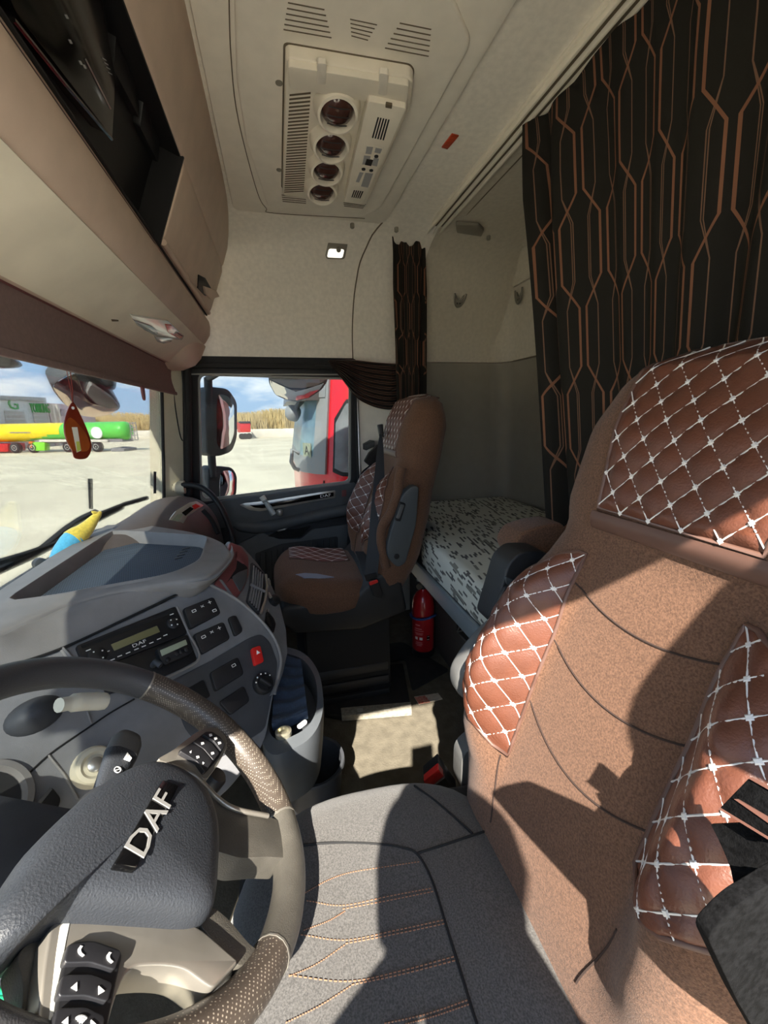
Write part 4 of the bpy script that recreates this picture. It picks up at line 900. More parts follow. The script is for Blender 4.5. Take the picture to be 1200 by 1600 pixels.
nt.links.new(tc.outputs['Object'], vo.inputs['Vector']); nt.links.new(vo.outputs['Distance'], rp.inputs[0]); nt.links.new(rp.outputs[0], b_.inputs['Base Color'])
t1 = ang((228, 1075)); t2 = ang((452, 1283)); t3 = ang((425, 1500)); t4 = t3-1.0
arc('rim_grip', t2, t1, PERF, n=40); arc('rim_leather', t3, t2, WHEELL); arc('rim_grip', t4, t3, PERF, n=24); arc('rim_leather', t1, t4+2*math.pi, mk('dark_wheel_leather', (62, 62, 64), 0.42, bump=(700, 0.25)), n=60)
for an in (t1, t2, t3, t4): arc('rim_ring', an-0.006, an+0.006, SATIN, rW*1.03, 2)
# airbag cover
z6 = lambda x, y: (x/2.4, 1020+y/2.4)
hub = [z6(-60, 1010), z6(20, 880), z6(120, 720), z6(330, 525), z6(480, 435), z6(580, 408), z6(690, 440), z6(775, 515), z6(815, 610), z6(826, 710), z6(822, 820), z6(815, 910), z6(795, 970), z6(720, 995), z6(560, 985), z6(300, 968), z6(180, 985), z6(100, 1060), z6(40, 1120), z6(-60, 1130)]
DH = 0.028
hq = sm(FW.px(hub, DH), 4, True); hcx, hcy = FW.hit(200, 1320, DH)
hb = loft('airbag_cover', [[FW.W(hcx+(a-hcx)*s, hcy+(b-hcy)*s, d) for a, b in hq] for s, d in ((0.93, -0.03), (0.985, 0.0), (1.0, DH-0.010), (0.985, DH-0.002), (0.95, DH+0.005), (0.88, DH+0.011), (0.75, DH+0.016), (0.5, DH+0.020), (0.25, DH+0.022), (0.02, DH+0.0225))], AIRBAG, whl, smooth=70)
DE = DH+0.0235
eb = plate('emblem_plate', FW, FW.px([z6(610, 475), z6(672, 495), z6(515, 803), z6(430, 790)], DE), DE-0.02, DE, GLOSSB, hb, 0.0015)
f_ = along(FW, z6(512, 725), z6(612, 545), DE+0.0004)
text('emblem_lettering', 'DAF', 0.030, f_, 0.0, -0.002, 0.0, mk('emblem_silver', (140, 139, 136), 0.4), eb, 0.0006, sx=1.42)
# hub back housing
lathe('hub_housing', FW.shifted(0, 0, -0.09), [(0.04, -0.04), (0.045, 0.0), (0.05, 0.04), (0.05, 0.065)], DASHD, whl, 28)
# spokes (driver side) and pods
def wp(name, pts, d0, d1, mat, parent=whl, bev=0.004, r=0.006): return plate(name, FW, rnd(FW.px(pts, d1), r), d0, d1, mat, parent, bev, 3)
wp('spoke', [z6(690, 440), z6(800, 540), z6(880, 590), z6(1010, 615), z6(1080, 640), z6(1075, 770), z6(1000, 765), z6(900, 770), z6(800, 740)], -0.022, 0.010, WHEELL)
add('spoke_trim', *g_tube([FW.W(*FW.hit(*p, 0.014), 0.014) for p in sm([z6(640, 425), z6(730, 460), z6(810, 540), z6(880, 585), z6(1005, 612)], 5)], 0.0032, 8), SATIN, whl, 60)
wp('spoke', [z6(800, 950), z6(860, 1000), z6(930, 1085), z6(985, 1130), z6(900, 1180), z6(800, 1080), z6(740, 1010)], -0.022, 0.008, WHEELL)
wp('silver_spoke', [z6(250, 975), z6(560, 985), z6(740, 1020), z6(890, 1150), z6(890, 1165), z6(800, 1258), z6(770, 1240), z6(690, 1180), z6(600, 1168), z6(480, 1175), z6(430, 1300), z6(390, 1460), z6(140, 1460), z6(160, 1200), z6(190, 1020)], -0.012, 0.016, SATIN, r=0.012)
wp('spoke_back', [z6(60, 1130), z6(180, 1030), z6(150, 1250), z6(120, 1460), z6(70, 1460), z6(90, 1250)], -0.02, 0.0, WHEELL)
# lower button pod (left hand)
pd = wp('button_pod', [z6(255, 1083), z6(350, 1072), z6(465, 1112), z6(440, 1230), z6(390, 1480), z6(190, 1480), z6(222, 1240)], 0.01, 0.0185, BLACK)
pods = [[z6(258, 1090), z6(350, 1080), z6(458, 1118), z6(432, 1190), z6(340, 1160), z6(240, 1162)], [z6(236, 1205), z6(340, 1202), z6(425, 1235), z6(405, 1310), z6(320, 1285), z6(218, 1288)], [z6(214, 1330), z6(320, 1325), z6(396, 1360), z6(380, 1440), z6(300, 1420), z6(196, 1420)]]
bts = [wp('pod_button', q, 0.016, 0.0225, BTN, pd, 0.002, 0.003) for q in pods]
def glyph(pts, d, parent, name='button_symbol', m=WHITEP): plate(name, FW, FW.px(pts, d), d-0.0004, d+0.0005, m, parent)
def phone(cx, cy, s, par, d, flip=1):
    P = sm([(-0.5, 1.0), (-0.9, 0.3), (-0.7, -0.5), (0.0, -1.1)], 5); Q = sm([(0.35, -0.9), (-0.25, -0.35), (-0.35, 0.3), (0.0, 0.85)], 5)
    glyph([(cx+x*s*flip, cy-y*s) for x, y in P+Q], d, par)
phone(129, 1486, 8, bts[0], 0.0228); phone(174, 1496, 8, bts[0], 0.0228)
for (x, y, s, bt) in ((116, 1541, -1, 1), (158, 1547, 1, 1), (102, 1595, -1, 2), (146, 1600, 1, 2)): glyph([(x-s*4, y-6), (x-s*4, y+7), (x+s*5, y+2)], 0.0228, bts[bt])
for k in range(3): add('button_symbol', *g_tube([FW.W(*FW.hit(127+math.cos(q)*(4+k*4), 1600-math.sin(q)*(4+k*4), 0.023), 0.023) for q in (0.8, 1.2, 1.57, 1.95, 2.3)], 0.0008, 5), WHITEP, bts[2])
# upper button pod (right hand)
z7 = lambda x, y: (260+x/10, 1120+y/10)
up_ = wp('silver_spoke', [z7(-150, 660), z7(100, 520), z7(450, 250), z7(650, 150), z7(800, 170), z7(930, 300), z7(950, 480), z7(800, 760), z7(620, 990), z7(480, 900), z7(250, 780), z7(0, 710)], -0.012, 0.014, SATIN, r=0.008)
p2 = wp('button_pod', [z7(190, 535), z7(430, 380), z7(620, 230), z7(720, 230), z7(850, 320), z7(920, 430), z7(820, 640), z7(600, 885), z7(480, 720)], 0.01, 0.0165, BLACK, r=0.003)
p2b = [wp('pod_button', q, 0.014, 0.0200, BTN, p2, 0.0015, 0.003) for q in ([z7(210, 530), z7(390, 410), z7(560, 500), z7(720, 690), z7(605, 865), z7(480, 690)], [z7(420, 385), z7(520, 310), z7(690, 400), z7(830, 560), z7(740, 680), z7(590, 500)], [z7(570, 275), z7(640, 235), z7(720, 240), z7(850, 330), z7(915, 430), z7(860, 530), z7(740, 370)])]
for (x, y, b_i) in ((690, 285, 2), (770, 340, 2), (830, 410, 2), (565, 415, 1), (722, 570, 1), (490, 630, 0)): glyph([z7(x-22, y-14), z7(x+14, y-19), z7(x+25, y+11), z7(x-11, y+22)], 0.0203, p2b[b_i])
for (x, y, s) in ((380, 545, -1), (580, 725, 1)): glyph([z7(x-s*12, y-18), z7(x+s*15, y), z7(x-s*6, y+18)], 0.0203, p2b[0])
a, b = FW.hit(*z7(820, 880), -0.01); lathe('rear_button', FW.shifted(a, b, -0.03), [(0.016, 0), (0.016, 0.014), (0.013, 0.018), (0.001, 0.018)], BLACK, whl, 20)
# scuffed strip on the silver spoke
wp('worn_strip', [(110, 1436), (103, 1470), (95, 1515), (88, 1570), (84, 1600), (76, 1600), (82, 1545), (88, 1490), (95, 1445)], 0.0155, 0.0164, mk('worn_white', (206, 206, 196), 0.6, noise=(90, 0.2)), whl, 0.0, 0.002)
# stalk
t = thing('control_stalk', 'dark control stalk with grey tip beside the ignition lock', 'stalk', (0.6, 0.35, 0.6))
s0, s1, s2 = FW.W(*FW.hit(150, 1270, -0.055), -0.055), FW.W(*FW.hit(170, 1205, -0.05), -0.05), FW.W(*FW.hit(202, 1150, -0.04), -0.04)
dr = (s2-s0).normalized(); sdv = dr.cross(FW.n).normalized()
def sk(P, w, h): return [P+sdv*w*math.cos(q)*(abs(math.cos(q))**-0.3 if abs(math.cos(q)) > .05 else 1)+FW.n*h*math.sin(q) for q in [2*math.pi*k/20 for k in range(20)]]
loft('stalk_body', [sk(s0, 0.012, 0.010), sk(s0.lerp(s2, 0.35), 0.016, 0.011), sk(s0.lerp(s2, 0.70), 0.0215, 0.013)], AIRBAG, t, smooth=60)
loft('stalk_tip', [sk(s0.lerp(s2, 0.70), 0.0218, 0.0132), sk(s0.lerp(s2, 0.88), 0.0215, 0.013), sk(s0.lerp(s2, 0.97), 0.017, 0.011), sk(s2, 0.010, 0.006)], SEATPG, t, smooth=60)
fs = Frame(s0.lerp(s2, 0.5)+FW.n*0.0135, sdv, dr)
add('stalk_symbol', *g_tube([fs.W(0.004*math.cos(q), -0.012+0.004*math.sin(q), 0.0) for q in [2*math.pi*k/16 for k in range(16)]], 0.0006, 5, True), WHITEP, t); add('stalk_symbol', *g_tube([fs.W(-0.002, -0.014, 0.0), fs.W(0.002, -0.010, 0.0)], 0.0006, 5), WHITEP, t)
for k in range(3): plate('stalk_mark', fs, [(0.002+k*0.003, 0.006), (0.0045+k*0.003, 0.006), (0.0055+k*0.003, 0.015-k*0.002), (0.003+k*0.003, 0.017-k*0.002)], -0.001, 0.0004, WHITEP, t)
t2_ = [FW.W(*FW.hit(*p, -0.05), -0.05) for p in ((92, 1102), (115, 1098), (140, 1096), (164, 1096))]
tag(add('column_lever', *g_tube(sm(t2_, 4), [0.010]*4+[0.013]*4+[0.013]*4+[0.012], 12), CREAM, None, 60), 'pale lever on the steering column seen through the wheel', 'lever')
# coiled teal cord at the very bottom left
co_ = []
t = thing('coiled_cord', 'shiny teal coiled cord below the steering wheel', 'cord', FW.W(*FW.hit(10, 1585, -0.1), -0.1))
for k in range(3):
    c0 = [FW.W(*FW.hit(x, y+k*11, -0.05), -0.05) for x, y in ((-40, 1560), (0, 1558), (22, 1572), (30, 1590), (34, 1615))]
    tube('cord_loop', sm(c0, 5), 0.0055, TEAL, t, 8)
# ================================================================== SEATS
COVSEAM = mk('cover_seam', (50, 35, 28), 0.9)
WT = [(-0.11, 0.205), (-0.03, 0.225), (0.04, 0.238), (0.12, 0.246), (0.30, 0.236), (0.39, 0.212), (0.45, 0.208), (0.52, 0.208), (0.60, 0.203), (0.66, 0.190), (0.695, 0.166), (0.715, 0.134), (0.722, 0.10)]
BOL = [(-0.03, 0.0), (0.03, 0.008), (0.10, 0.042), (0.20, 0.068), (0.34, 0.055), (0.43, 0.012), (0.46, 0.0), (0.8, 0.0)]
CEN = [(-0.11, -0.02), (-0.03, 0.0), (0.03, 0.006), (0.10, 0.006), (0.22, 0.006), (0.35, 0.0), (0.45, -0.004), (0.50, 0.012), (0.60, 0.018), (0.68, 0.004), (0.722, -0.04)]
THK = [(-0.11, 0.09), (0.15, 0.135), (0.45, 0.12), (0.62, 0.105), (0.70, 0.075), (0.722, 0.04)]
def Dfront(a, t):
    w = interp(t, WT); s = min(1.0, abs(a)/w)
    return interp(t, CEN)+interp(t, BOL)*smoothstep(0.40, 0.66, s)*(1-0.45*smoothstep(0.74, 1.0, s))-0.050*s**7
def quilt(S, reg, t0, t1, sa, st, name, parent, mat, nu=56, nv=72, H=0.0055):
    def fn(u, v):
        t = t0+(t1-t0)*v; a0, a1 = reg(t); a = a0+(a1-a0)*u
        p, q = a/sa+t/st, a/sa-t/st
        h = H*(abs(math.sin(math.pi*p))*abs(math.sin(math.pi*q))+1e-6)**0.33
        e_ = min(1.0, min(u, 1-u)*14, min(v, 1-v)*18+0.02)
        return (S(a, t, 0.0015+h*e_), S(a, t, -0.01)-S(a, t, 0.0))
    g = add(name, *g_shell(fn, nu, nv, 0.6), mat, parent, 70)
    mb = MB(); kn = MB()
    def inside(a, t):
        if t < t0 or t > t1: return False
        a0, a1 = reg(t); return min(a0, a1) <= a <= max(a0, a1)
    amax = max(abs(x) for k in range(20) for x in reg(t0+(t1-t0)*k/19)); N = int(amax/sa+t1/st)+2
    for sg in (1, -1):
        for k in range(-N, N+1):
            run = []
            M = 160
            for i in range(M+1):
                t = t0+(t1-t0)*i/M; a = (k-sg*t/st)*sa
                if inside(a, t): run.append((a, t))
                else:
                    if len(run) > 2: mb.put(*g_tube([S(a_, t_, 0.0034) for a_, t_ in run[::2]+[run[-1]]], 0.00085, 4))
                    run = []
            if len(run) > 2: mb.put(*g_tube([S(a_, t_, 0.0034) for a_, t_ in run[::2]+[run[-1]]], 0.00085, 4))
    for i in range(-2*N, 2*N):
        for j in range(-2*N, 2*N):
            if (i+j) % 2: continue
            a, t = i*sa/2, j*st/2
            if inside(a, t):
                r = 0.0034; V = [S(a+r, t, 0.0036), S(a, t+r, 0.0036), S(a-r, t, 0.0036), S(a, t-r, 0.0036)]; V += [S(a+r*.6, t, 0.0052), S(a, t+r*.6, 0.0052), S(a-r*.6, t, 0.0052), S(a, t-r*.6, 0.0052)]
                kn.put(V, [(4, 5, 6, 7)]+[(k, (k+1) % 4, 4+(k+1) % 4, 4+k) for k in range(4)])
    s1 = mb.build('stitch_lines', STITCH, g); s1['kind'] = 'stuff'
    if kn.v: s2 = kn.build('stitch_knots', STITCH, g); s2['kind'] = 'stuff'
    # piping round the panel
    ring_ = [S(reg(t)[0], t, 0.002) for t in [t0+(t1-t0)*k/40 for k in range(41)]]+[S(reg(t)[1], t, 0.002) for t in [t1-(t1-t0)*k/40 for k in range(41)]]
    add('panel_piping', *g_tube(ring_, 0.0028, 6, True), PIPING, g, 60)
    return g
def make_seat(cx, y0, z0_, label, cover_cushion, front):
    st = thing('truck_seat', label, 'seat', (cx, y0, 0.0))
    FB = Frame((cx, y0, z0_), (-1, 0, 0), (0, -0.32, 1))
    def S(a, t, h=0.0):
        return FB.W(a, t, Dfront(a, t)+h)
    rings = []; NA = 40
    for k in range(49):
        t = -0.11+0.832*(1-(1-k/48)**1.6)
        w = interp(t, WT); th = interp(t, THK); r_ = []
        for i in range(NA+1):
            x = -1+2*i/NA; x = math.copysign(abs(x)**0.8, x); r_.append(S(x*w, t))
        for (s, d) in ((1.02, -0.35), (1.0, -0.65), (0.92, -0.9), (0.7, -1.0), (0.0, -1.0), (-0.7, -1.0), (-0.92, -0.9), (-1.0, -0.65), (-1.02, -0.35)): r_.append(FB.W(s*w, t, d*th-0.03))
        rings.append(r_)
    bk = loft('backrest', rings, VELOUR, st, smooth=70)
    # leather panels
    quilt(S, lambda t: (-0.098-0.12*(t-0.48), 0.098+0.12*(t-0.48)), 0.492, 0.718, 0.041, 0.047, 'headrest_panel', bk, LEATHER)
    OUT = [(0.105, 0.120), (0.135, 0.175), (0.17, 0.205), (0.23, 0.214), (0.30, 0.205), (0.36, 0.182), (0.41, 0.140), (0.43, 0.112)]
    for sg in (-1, 1):
        k_ = 0.82 if (sg > 0 and not cover_cushion) else 1.0
        quilt(S, lambda t: (sg*0.102, sg*interp(0.428-(0.428-t)/k_, OUT)), 0.428-0.320*k_, 0.428, 0.038, 0.046, 'bolster_panel', bk, LEATHER, 30, 72)
    # band under the headrest, seams across the back
    band = [S(-0.108+0.216*k/24, 0.476, 0.002) for k in range(25)]
    def bf(u, v): a = -0.11+0.22*u; t = 0.466+0.022*v; return (S(a, t, 0.003+0.003*math.sin(math.pi*v)), S(a, t, -0.01)-S(a, t, 0))
    add('headrest_band', *g_shell(bf, 24, 6, 0.5), PIPING, bk, 60)
    for tt, dip in ((0.375, 0.022), (0.285, 0.028), (0.185, 0.034)):
        add('back_seam', *g_tube([S(-0.10+0.20*k/24, tt+dip*((abs(k/12-1))**2-0.5), 0.0004) for k in range(25)], 0.0013, 5), COVSEAM, bk)
    for sg in (-1, 1): add('side_seam', *g_tube([S(sg*(0.112-0.02*smoothstep(0.1, -0.02, t)), t, 0.0008) for t in [0.0+0.10*k/10 for k in range(11)]], 0.0012, 5), COVSEAM, bk)
    # ---------------- cushion
    yf = front; yr = y0-0.06; L = yf-yr; W = 0.245 if cover_cushion else 0.25; zq = z0_ if cover_cushion else z0_-0.03; EX = 3.2 if cover_cushion else 2.7
    ycen = (yf+yr)/2
    def zc(x, y):
        u = (x-cx)/W; v = (y-ycen)/(L/2); rho = min(1.0, (abs(u)**EX+abs(v)**EX)**(1/EX))
        return zq+0.012+0.045*smoothstep(-0.3, 1.0, v)*(1 if cover_cushion else 0.25)+0.014*smoothstep(0.5, 0.85, abs(u))-0.058*rho**7
    def outline(s, n=64):
        out = []
        for k in range(n):
            q = 2*math.pi*k/n; c, d = math.cos(q), math.sin(q); r = (abs(c)**EX+abs(d)**EX)**(-1/EX)
            out.append((cx+W*c*r*s, ycen+L/2*d*r*s))
        return out
    R = [[Vector((x, y, zq-0.10)) for x, y in outline(0.95)], [Vector((x, y, zq-0.075)) for x, y in outline(0.99)], [Vector((x, y, zq-0.05)) for x, y in outline(1.0)]]
    for s in (1.0, 0.985, 0.96, 0.92, 0.86, 0.76, 0.6, 0.4, 0.2, 0.02): R.append([Vector((x, y, zc(x, y))) for x, y in outline(s)])
    cu = loft('cushion', R, VELOUR if cover_cushion else SEATF, st, smooth=70)
    # ---------------- shell and pedestal
    prof = [(yf-0.02, zq-0.04), (yr+0.12, zq-0.04), (yr+0.04, z0_+(0.04 if cover_cushion else -0.08)), (yr-0.05, z0_+(0.05 if cover_cushion else -0.08)), (yr-0.08, z0_-0.12), (yr+0.10, z0_-0.17), (yf-0.06, z0_-0.15), (yf-0.01, z0_-0.09)]
    V = [Vector((cx-0.238, y, z)) for y, z in prof]
    prism('seat_shell', V, (0.476, 0, 0), SEATP, st, 0.015, 3)
    box('seat_plinth', (cx-0.20, yr-0.02, 0.03), (cx+0.20, yf-0.10, z0_-0.14), BLACKM, st, 0.01)
    for k in range(3): box('suspension_slide', (cx-0.215+0.006*k, yr-0.01, 0.012+0.055*k), (cx+0.215-0.006*k, yf-0.07, 0.05+0.055*k), SEATP, st, 0.006)
    return st, FB, S, zc, cu, bk
ds, FBd, Sd, zcd, cud, bkd = make_seat(0.352, -0.27, 0.50, 'driver seat with brown velour back, quilted leather panels and black cushion', False, 0.12)
ps, FBp, Sp, zcp, cup_, bkp = make_seat(1.600, -0.285, 0.50, 'passenger seat fully covered in brown velour with quilted leather panels', True, 0.055)
def hitc(x, y, zf):
    z = 0.5
    for _ in range(12): p = hZ(x, y, z); z = zf(p.x, p.y)
    return p, z
def onc(pts, zf, h): 
    out = []
    for x, y in pts: p, z = hitc(x, y, zf); out.append(Vector((p.x, p.y, z+h)))
    return out
# driver cushion seams, inner panel and dashed orange stitching
q7 = lambda x, y: (400+x/2.143, 1200+y/2.143)
for pts in ([q7(150, 262), q7(230, 253), q7(330, 252), q7(430, 258), q7(490, 268), q7(540, 290), q7(590, 380), q7(640, 540), q7(690, 700), q7(720, 800), q7(740, 860)], [q7(540, 287), q7(640, 255), q7(760, 215), q7(860, 187)], [q7(530, 60), q7(600, 110), q7(680, 180), q7(725, 220)]):
    add('cushion_seam', *g_tube(onc(sm(pts, 6), zcd, 0.0006), 0.0018, 5), BLACKM, cud)
mb = MB()
def dashes(pts):
    P = onc(sm(pts, 12), zcd, 0.0010); acc = 0
    for A, B in zip(P, P[1:]):
        n_ = max(1, int((B-A).length/0.0045))
        for k in range(n_):
            p, q = A.lerp(B, k/n_), A.lerp(B, (k+0.62)/n_); mb.put(*g_tube([p, q], 0.0008, 4))
for pts in ([(165, 420), (240, 378), (315, 352), (430, 333), (550, 315)], [(170, 446), (290, 462), (450, 430), (590, 404)], [(290, 474), (450, 444), (598, 414)], [(150, 560), (300, 578), (470, 545), (632, 510)], [(300, 590), (470, 557), (636, 522)], [(160, 545), (240, 515), (300, 480)],
            [(110, 696), (310, 716), (490, 680), (668, 632)], [(320, 728), (490, 692), (672, 645)], [(110, 700), (200, 660), (300, 592)], [(430, 858), (570, 826), (712, 778)], [(500, 860), (600, 832), (716, 792)], [(100, 855), (210, 800), (320, 730)]):
    dashes([q7(*p) for p in pts])
s_ = mb.build('orange_stitching', OSTITCH, cud); s_['kind'] = 'stuff'
# passenger cushion: quilted far strip, pale lens-shaped slit, seams
def Sc(a, t, h=0.0): x = 1.60+a; y = -0.27+t; return Vector((x, y, zcp(x, y)+h))
quilt(Sc, lambda t: (0.02, 0.20), 0.02, 0.26, 0.055, 0.06, 'cushion_panel', cup_, LEATHER, 24, 30, 0.003)
ln = onc([(462, 898), (475, 896), (495, 897), (522, 902), (498, 904), (475, 903)], zcp, 0.002)
n_ = len(ln); V = ln+[p-Vector((0, 0, 0.004)) for p in ln]
add('seat_slit', V, [tuple(range(n_)), tuple(range(2*n_-1, n_-1, -1))]+[(i, n_+i, n_+(i+1) % n_, (i+1) % n_) for i in range(n_)], mk('pale_blue_lining', (128, 140, 160), 0.6), cup_)
# ------------------------------------------------------------------ driver seat: recliner cover and folded armrest on the far side
FX = Frame((0.615, 0, 0.6), (0, -1, 0), (0, 0, 1))
def side(fr, pts, d0, d1, name, mat, parent, bev=0.01, r=0.02): return plate(name, fr, rnd(fr.px(pts, d1), r), d0, d1, mat, parent, bev, 4)
side(FX, [(806, 965), (770, 990), (735, 1030), (716, 1062), (716, 1085), (728, 1100), (790, 1090), (840, 1000)], -0.03, 0.02, 'recliner_cover', SEATPG, ds, 0.016, 0.03)
side(FX, [(760, 1150), (722, 1180), (720, 1235), (745, 1250), (800, 1250)], -0.03, 0.01, 'seat_bracket', SEATPG, ds, 0.008)
ar = side(Frame((0.64, 0, 0.6), (0, -1, 0), (0, 0, 1)), [(795, 880), (815, 862), (850, 862), (876, 876), (860, 905), (815, 975), (790, 985), (766, 976), (780, 930)], -0.03, 0.03, 'armrest', SEATP, ds, 0.012, 0.012)
FA = Frame((0.64, 0, 0.6), (0, -1, 0), (0, 0, 1)); k4 = lambda x, y: (640+x/4.615, 740+y/4.615)
side(FA, [k4(700, 800), k4(790, 840), k4(670, 1100), k4(570, 1050)], 0.026, 0.036, 'armrest_latch', BLACK, ar, 0.003, 0.008)
side(FA, [k4(690, 860), k4(725, 865), k4(640, 1060), k4(598, 1045)], 0.034, 0.0395, 'latch_button', ARMG, ar, 0.002, 0.006)
side(FA, [k4(695, 745), k4(790, 785), k4(785, 830), k4(700, 800)], 0.026, 0.034, 'latch_cap', ARMG, ar, 0.003, 0.004)
ar2 = side(Frame((0.70, 0, 0.6), (0, -1, 0), (0, 0, 1)), [(803, 852), (815, 832), (845, 822), (885, 816), (885, 880), (860, 885), (820, 878), (805, 868)], -0.04, 0.03, 'armrest_pad', VELOUR, ds, 0.022, 0.02)
# near side: dark armrest and hanging strap
nA = Frame((0.090, 0, 0.6), (0, -1, 0), (0, 0, 1))
side(nA, [(1104, 1462), (1150, 1415), (1240, 1360), (1330, 1420), (1330, 1750), (1230, 1700), (1150, 1560)], -0.004, 0.002, 'outer_armrest', BELTB, ds, 0.002, 0.006)
# ------------------------------------------------------------------ passenger seat fittings
FP = Frame((1.352, 0, 0.6), (0, -1, 0), (0, 0, 1)); g4 = lambda x, y: (400+x/3.333, 580+y/3.333)
pa = side(FP, [g4(850, 600), g4(815, 597), g4(765, 640), g4(740, 720), g4(700, 840), g4(680, 920), g4(690, 980), g4(740, 1025), g4(780, 1000), g4(835, 800)], -0.02, 0.02, 'armrest', ARMG, ps, 0.010, 0.02)
side(FP, [g4(748, 680), g4(782, 690), g4(752, 785), g4(722, 778)], 0.018, 0.027, 'armrest_latch', BLACK, pa, 0.003, 0.006)
side(FP, [g4(755, 692), g4(774, 697), g4(748, 770), g4(730, 766)], 0.025, 0.030, 'latch_button', SEATPG, pa, 0.002, 0.005)
a, b = FP.hit(*g4(733, 965), 0.02); lathe('armrest_screw', FP.shifted(a, b, 0.018), [(0.010, 0), (0.010, 0.003), (0.007, 0.004), (0.001, 0.003)], BLACK, pa, 16)
# velour roll of the folded inner pad
rl = [hX(*g4(*p), 1.36) for p in ((760, 500), (745, 560), (735, 640), (700, 740), (662, 800), (650, 860), (660, 950), (680, 1020))]
tube('bolster_roll', sm(rl, 5), [0.014]*12+[0.020]*24, VELOUR, bkp, 12) if False else tube('bolster_roll', sm(rl, 5), 0.017, VELOUR, bkp, 12)
# ------------------------------------------------------------------ seat belts
def strap(name, P, wv, th, mat, parent=None, wd_=lambda s: 0.046):
    P = [Vector(p) for p in sm([tuple(p) for p in P], 6)]
    n = len(P); R = []
    for i in range(n):
        T = (P[min(i+1, n-1)]-P[max(i-1, 0)]).normalized(); w = (Vector(wv)-T*Vector(wv).dot(T)).normalized(); nn = T.cross(w)
        R.append([P[i]+w*x*0.5+nn*y*0.5 for x, y in ((-wd_(i/n), -th), (wd_(i/n), -th), (wd_(i/n), th), (-wd_(i/n), th))])
    return loft(name, R, mat, parent, smooth=40)
t = thing('seat_belt', 'dark grey seat belt crossing the passenger seat', 'seat belt', hX(600, 880, 1.40))
bp = [hX(*g4(*p), x) for p, x in (((650, 330), 1.62), ((648, 400), 1.56), ((640, 600), 1.45), ((625, 800), 1.38), ((607, 980), 1.35), ((600, 1060), 1.345))]
strap('belt_webbing', bp, (0, 1, 0), 0.003, BELT, t, lambda s: 0.012+0.034*smoothstep(0.0, 0.5, s))
lb = [hX(*g4(*p), x) for p, x in (((545, 940), 1.42), ((570, 1000), 1.37), ((592, 1060), 1.348))]
strap('lap_webbing', lb, (0, 1, 0.3), 0.003, BELT, t)
FPb = Frame((1.345, 0, 0.5), (0, -1, 0), (0, 0, 1))
side(FPb, [g4(563, 1065), g4(628, 1050), g4(632, 1075), g4(575, 1095)], -0.006, 0.006, 'belt_tongue', BLACK, t, 0.003, 0.004)
bb = side(FPb, [g4(585, 1095), g4(632, 1080), g4(660, 1150), g4(650, 1185), g4(615, 1175)], -0.012, 0.010, 'buckle', BLACK, t, 0.004, 0.006)
side(FPb, [g4(588, 1100), g4(632, 1085), g4(638, 1100), g4(595, 1117)], 0.006, 0.013, 'release_button', RED, bb, 0.002, 0.003)
up = [hX(*g4(*p), 1.75) for p in ((650, 275), (650, 330), (655, 350))]
prism('belt_guide', [hX(*g4(*p), 1.66) for p in ((635, 280), (662, 275), (668, 345), (645, 340))], (0.02, 0, 0), BLACK, t, 0.003)
t = thing('belt_strap', 'black strap and bag hanging beside the passenger seat back', 'strap', hX(*g4(560, 640), 1.95))
prism('strap_anchor', [(2.02, -0.42, 0.93), (2.10, -0.42, 0.93), (2.10, -0.46, 0.95), (2.0, -0.46, 0.95)], (0, 0, 0.03), BLACK, t, 0.004)
prism('strap_bag', [hX(*g4(*p), 1.93) for p in ((505, 630), (560, 520), (600, 490), (610, 540), (575, 610), (520, 640))], (0.03, 0, 0), BELTB, t, 0.006)
prism('strap_cloth', [hX(*g4(*p), 1.90) for p in ((565, 470), (590, 425), (640, 380), (640, 460), (600, 500))], (0.03, 0, 0), STRIPE, t, 0.006)
# driver buckle standing beside the cushion
q8 = lambda x, y: (640+x/8, 1060+y/8)
t = thing('belt_buckle', 'black belt buckle with red button beside the driver seat', 'buckle', hX(690, 1230, 0.62))
FK = Frame(hX(680, 1215, 0.645), (-0.25, -0.9, 0), (-0.45, 0.0, 0.75))
plate('buckle_body', FK, rnd(FK.px([q8(170, 1285), q8(365, 1130), q8(440, 1240), q8(590, 1440), q8(420, 1440), q8(250, 1380)], 0.006), 0.004), -0.02, 0.006, BLACK, t, 0.003)
plate('release_button', FK, rnd(FK.px([q8(178, 1285), q8(362, 1138), q8(425, 1225), q8(260, 1360), q8(205, 1365)], 0.011), 0.004), 0.0, 0.011, RED, t, 0.003)
plate('buckle_edge', FK, FK.px([q8(268, 1362), q8(440, 1238), q8(438, 1250), q8(275, 1372)], 0.0115), 0.004, 0.0112, SILVER, t)
FKs = FK
strap('buckle_stalk', [FK.W(0.0, -0.02, -0.01), FK.W(0.02, -0.10, -0.015), FK.W(0.03, -0.18, -0.01)], FK.hx, 0.006, BLACK, t)
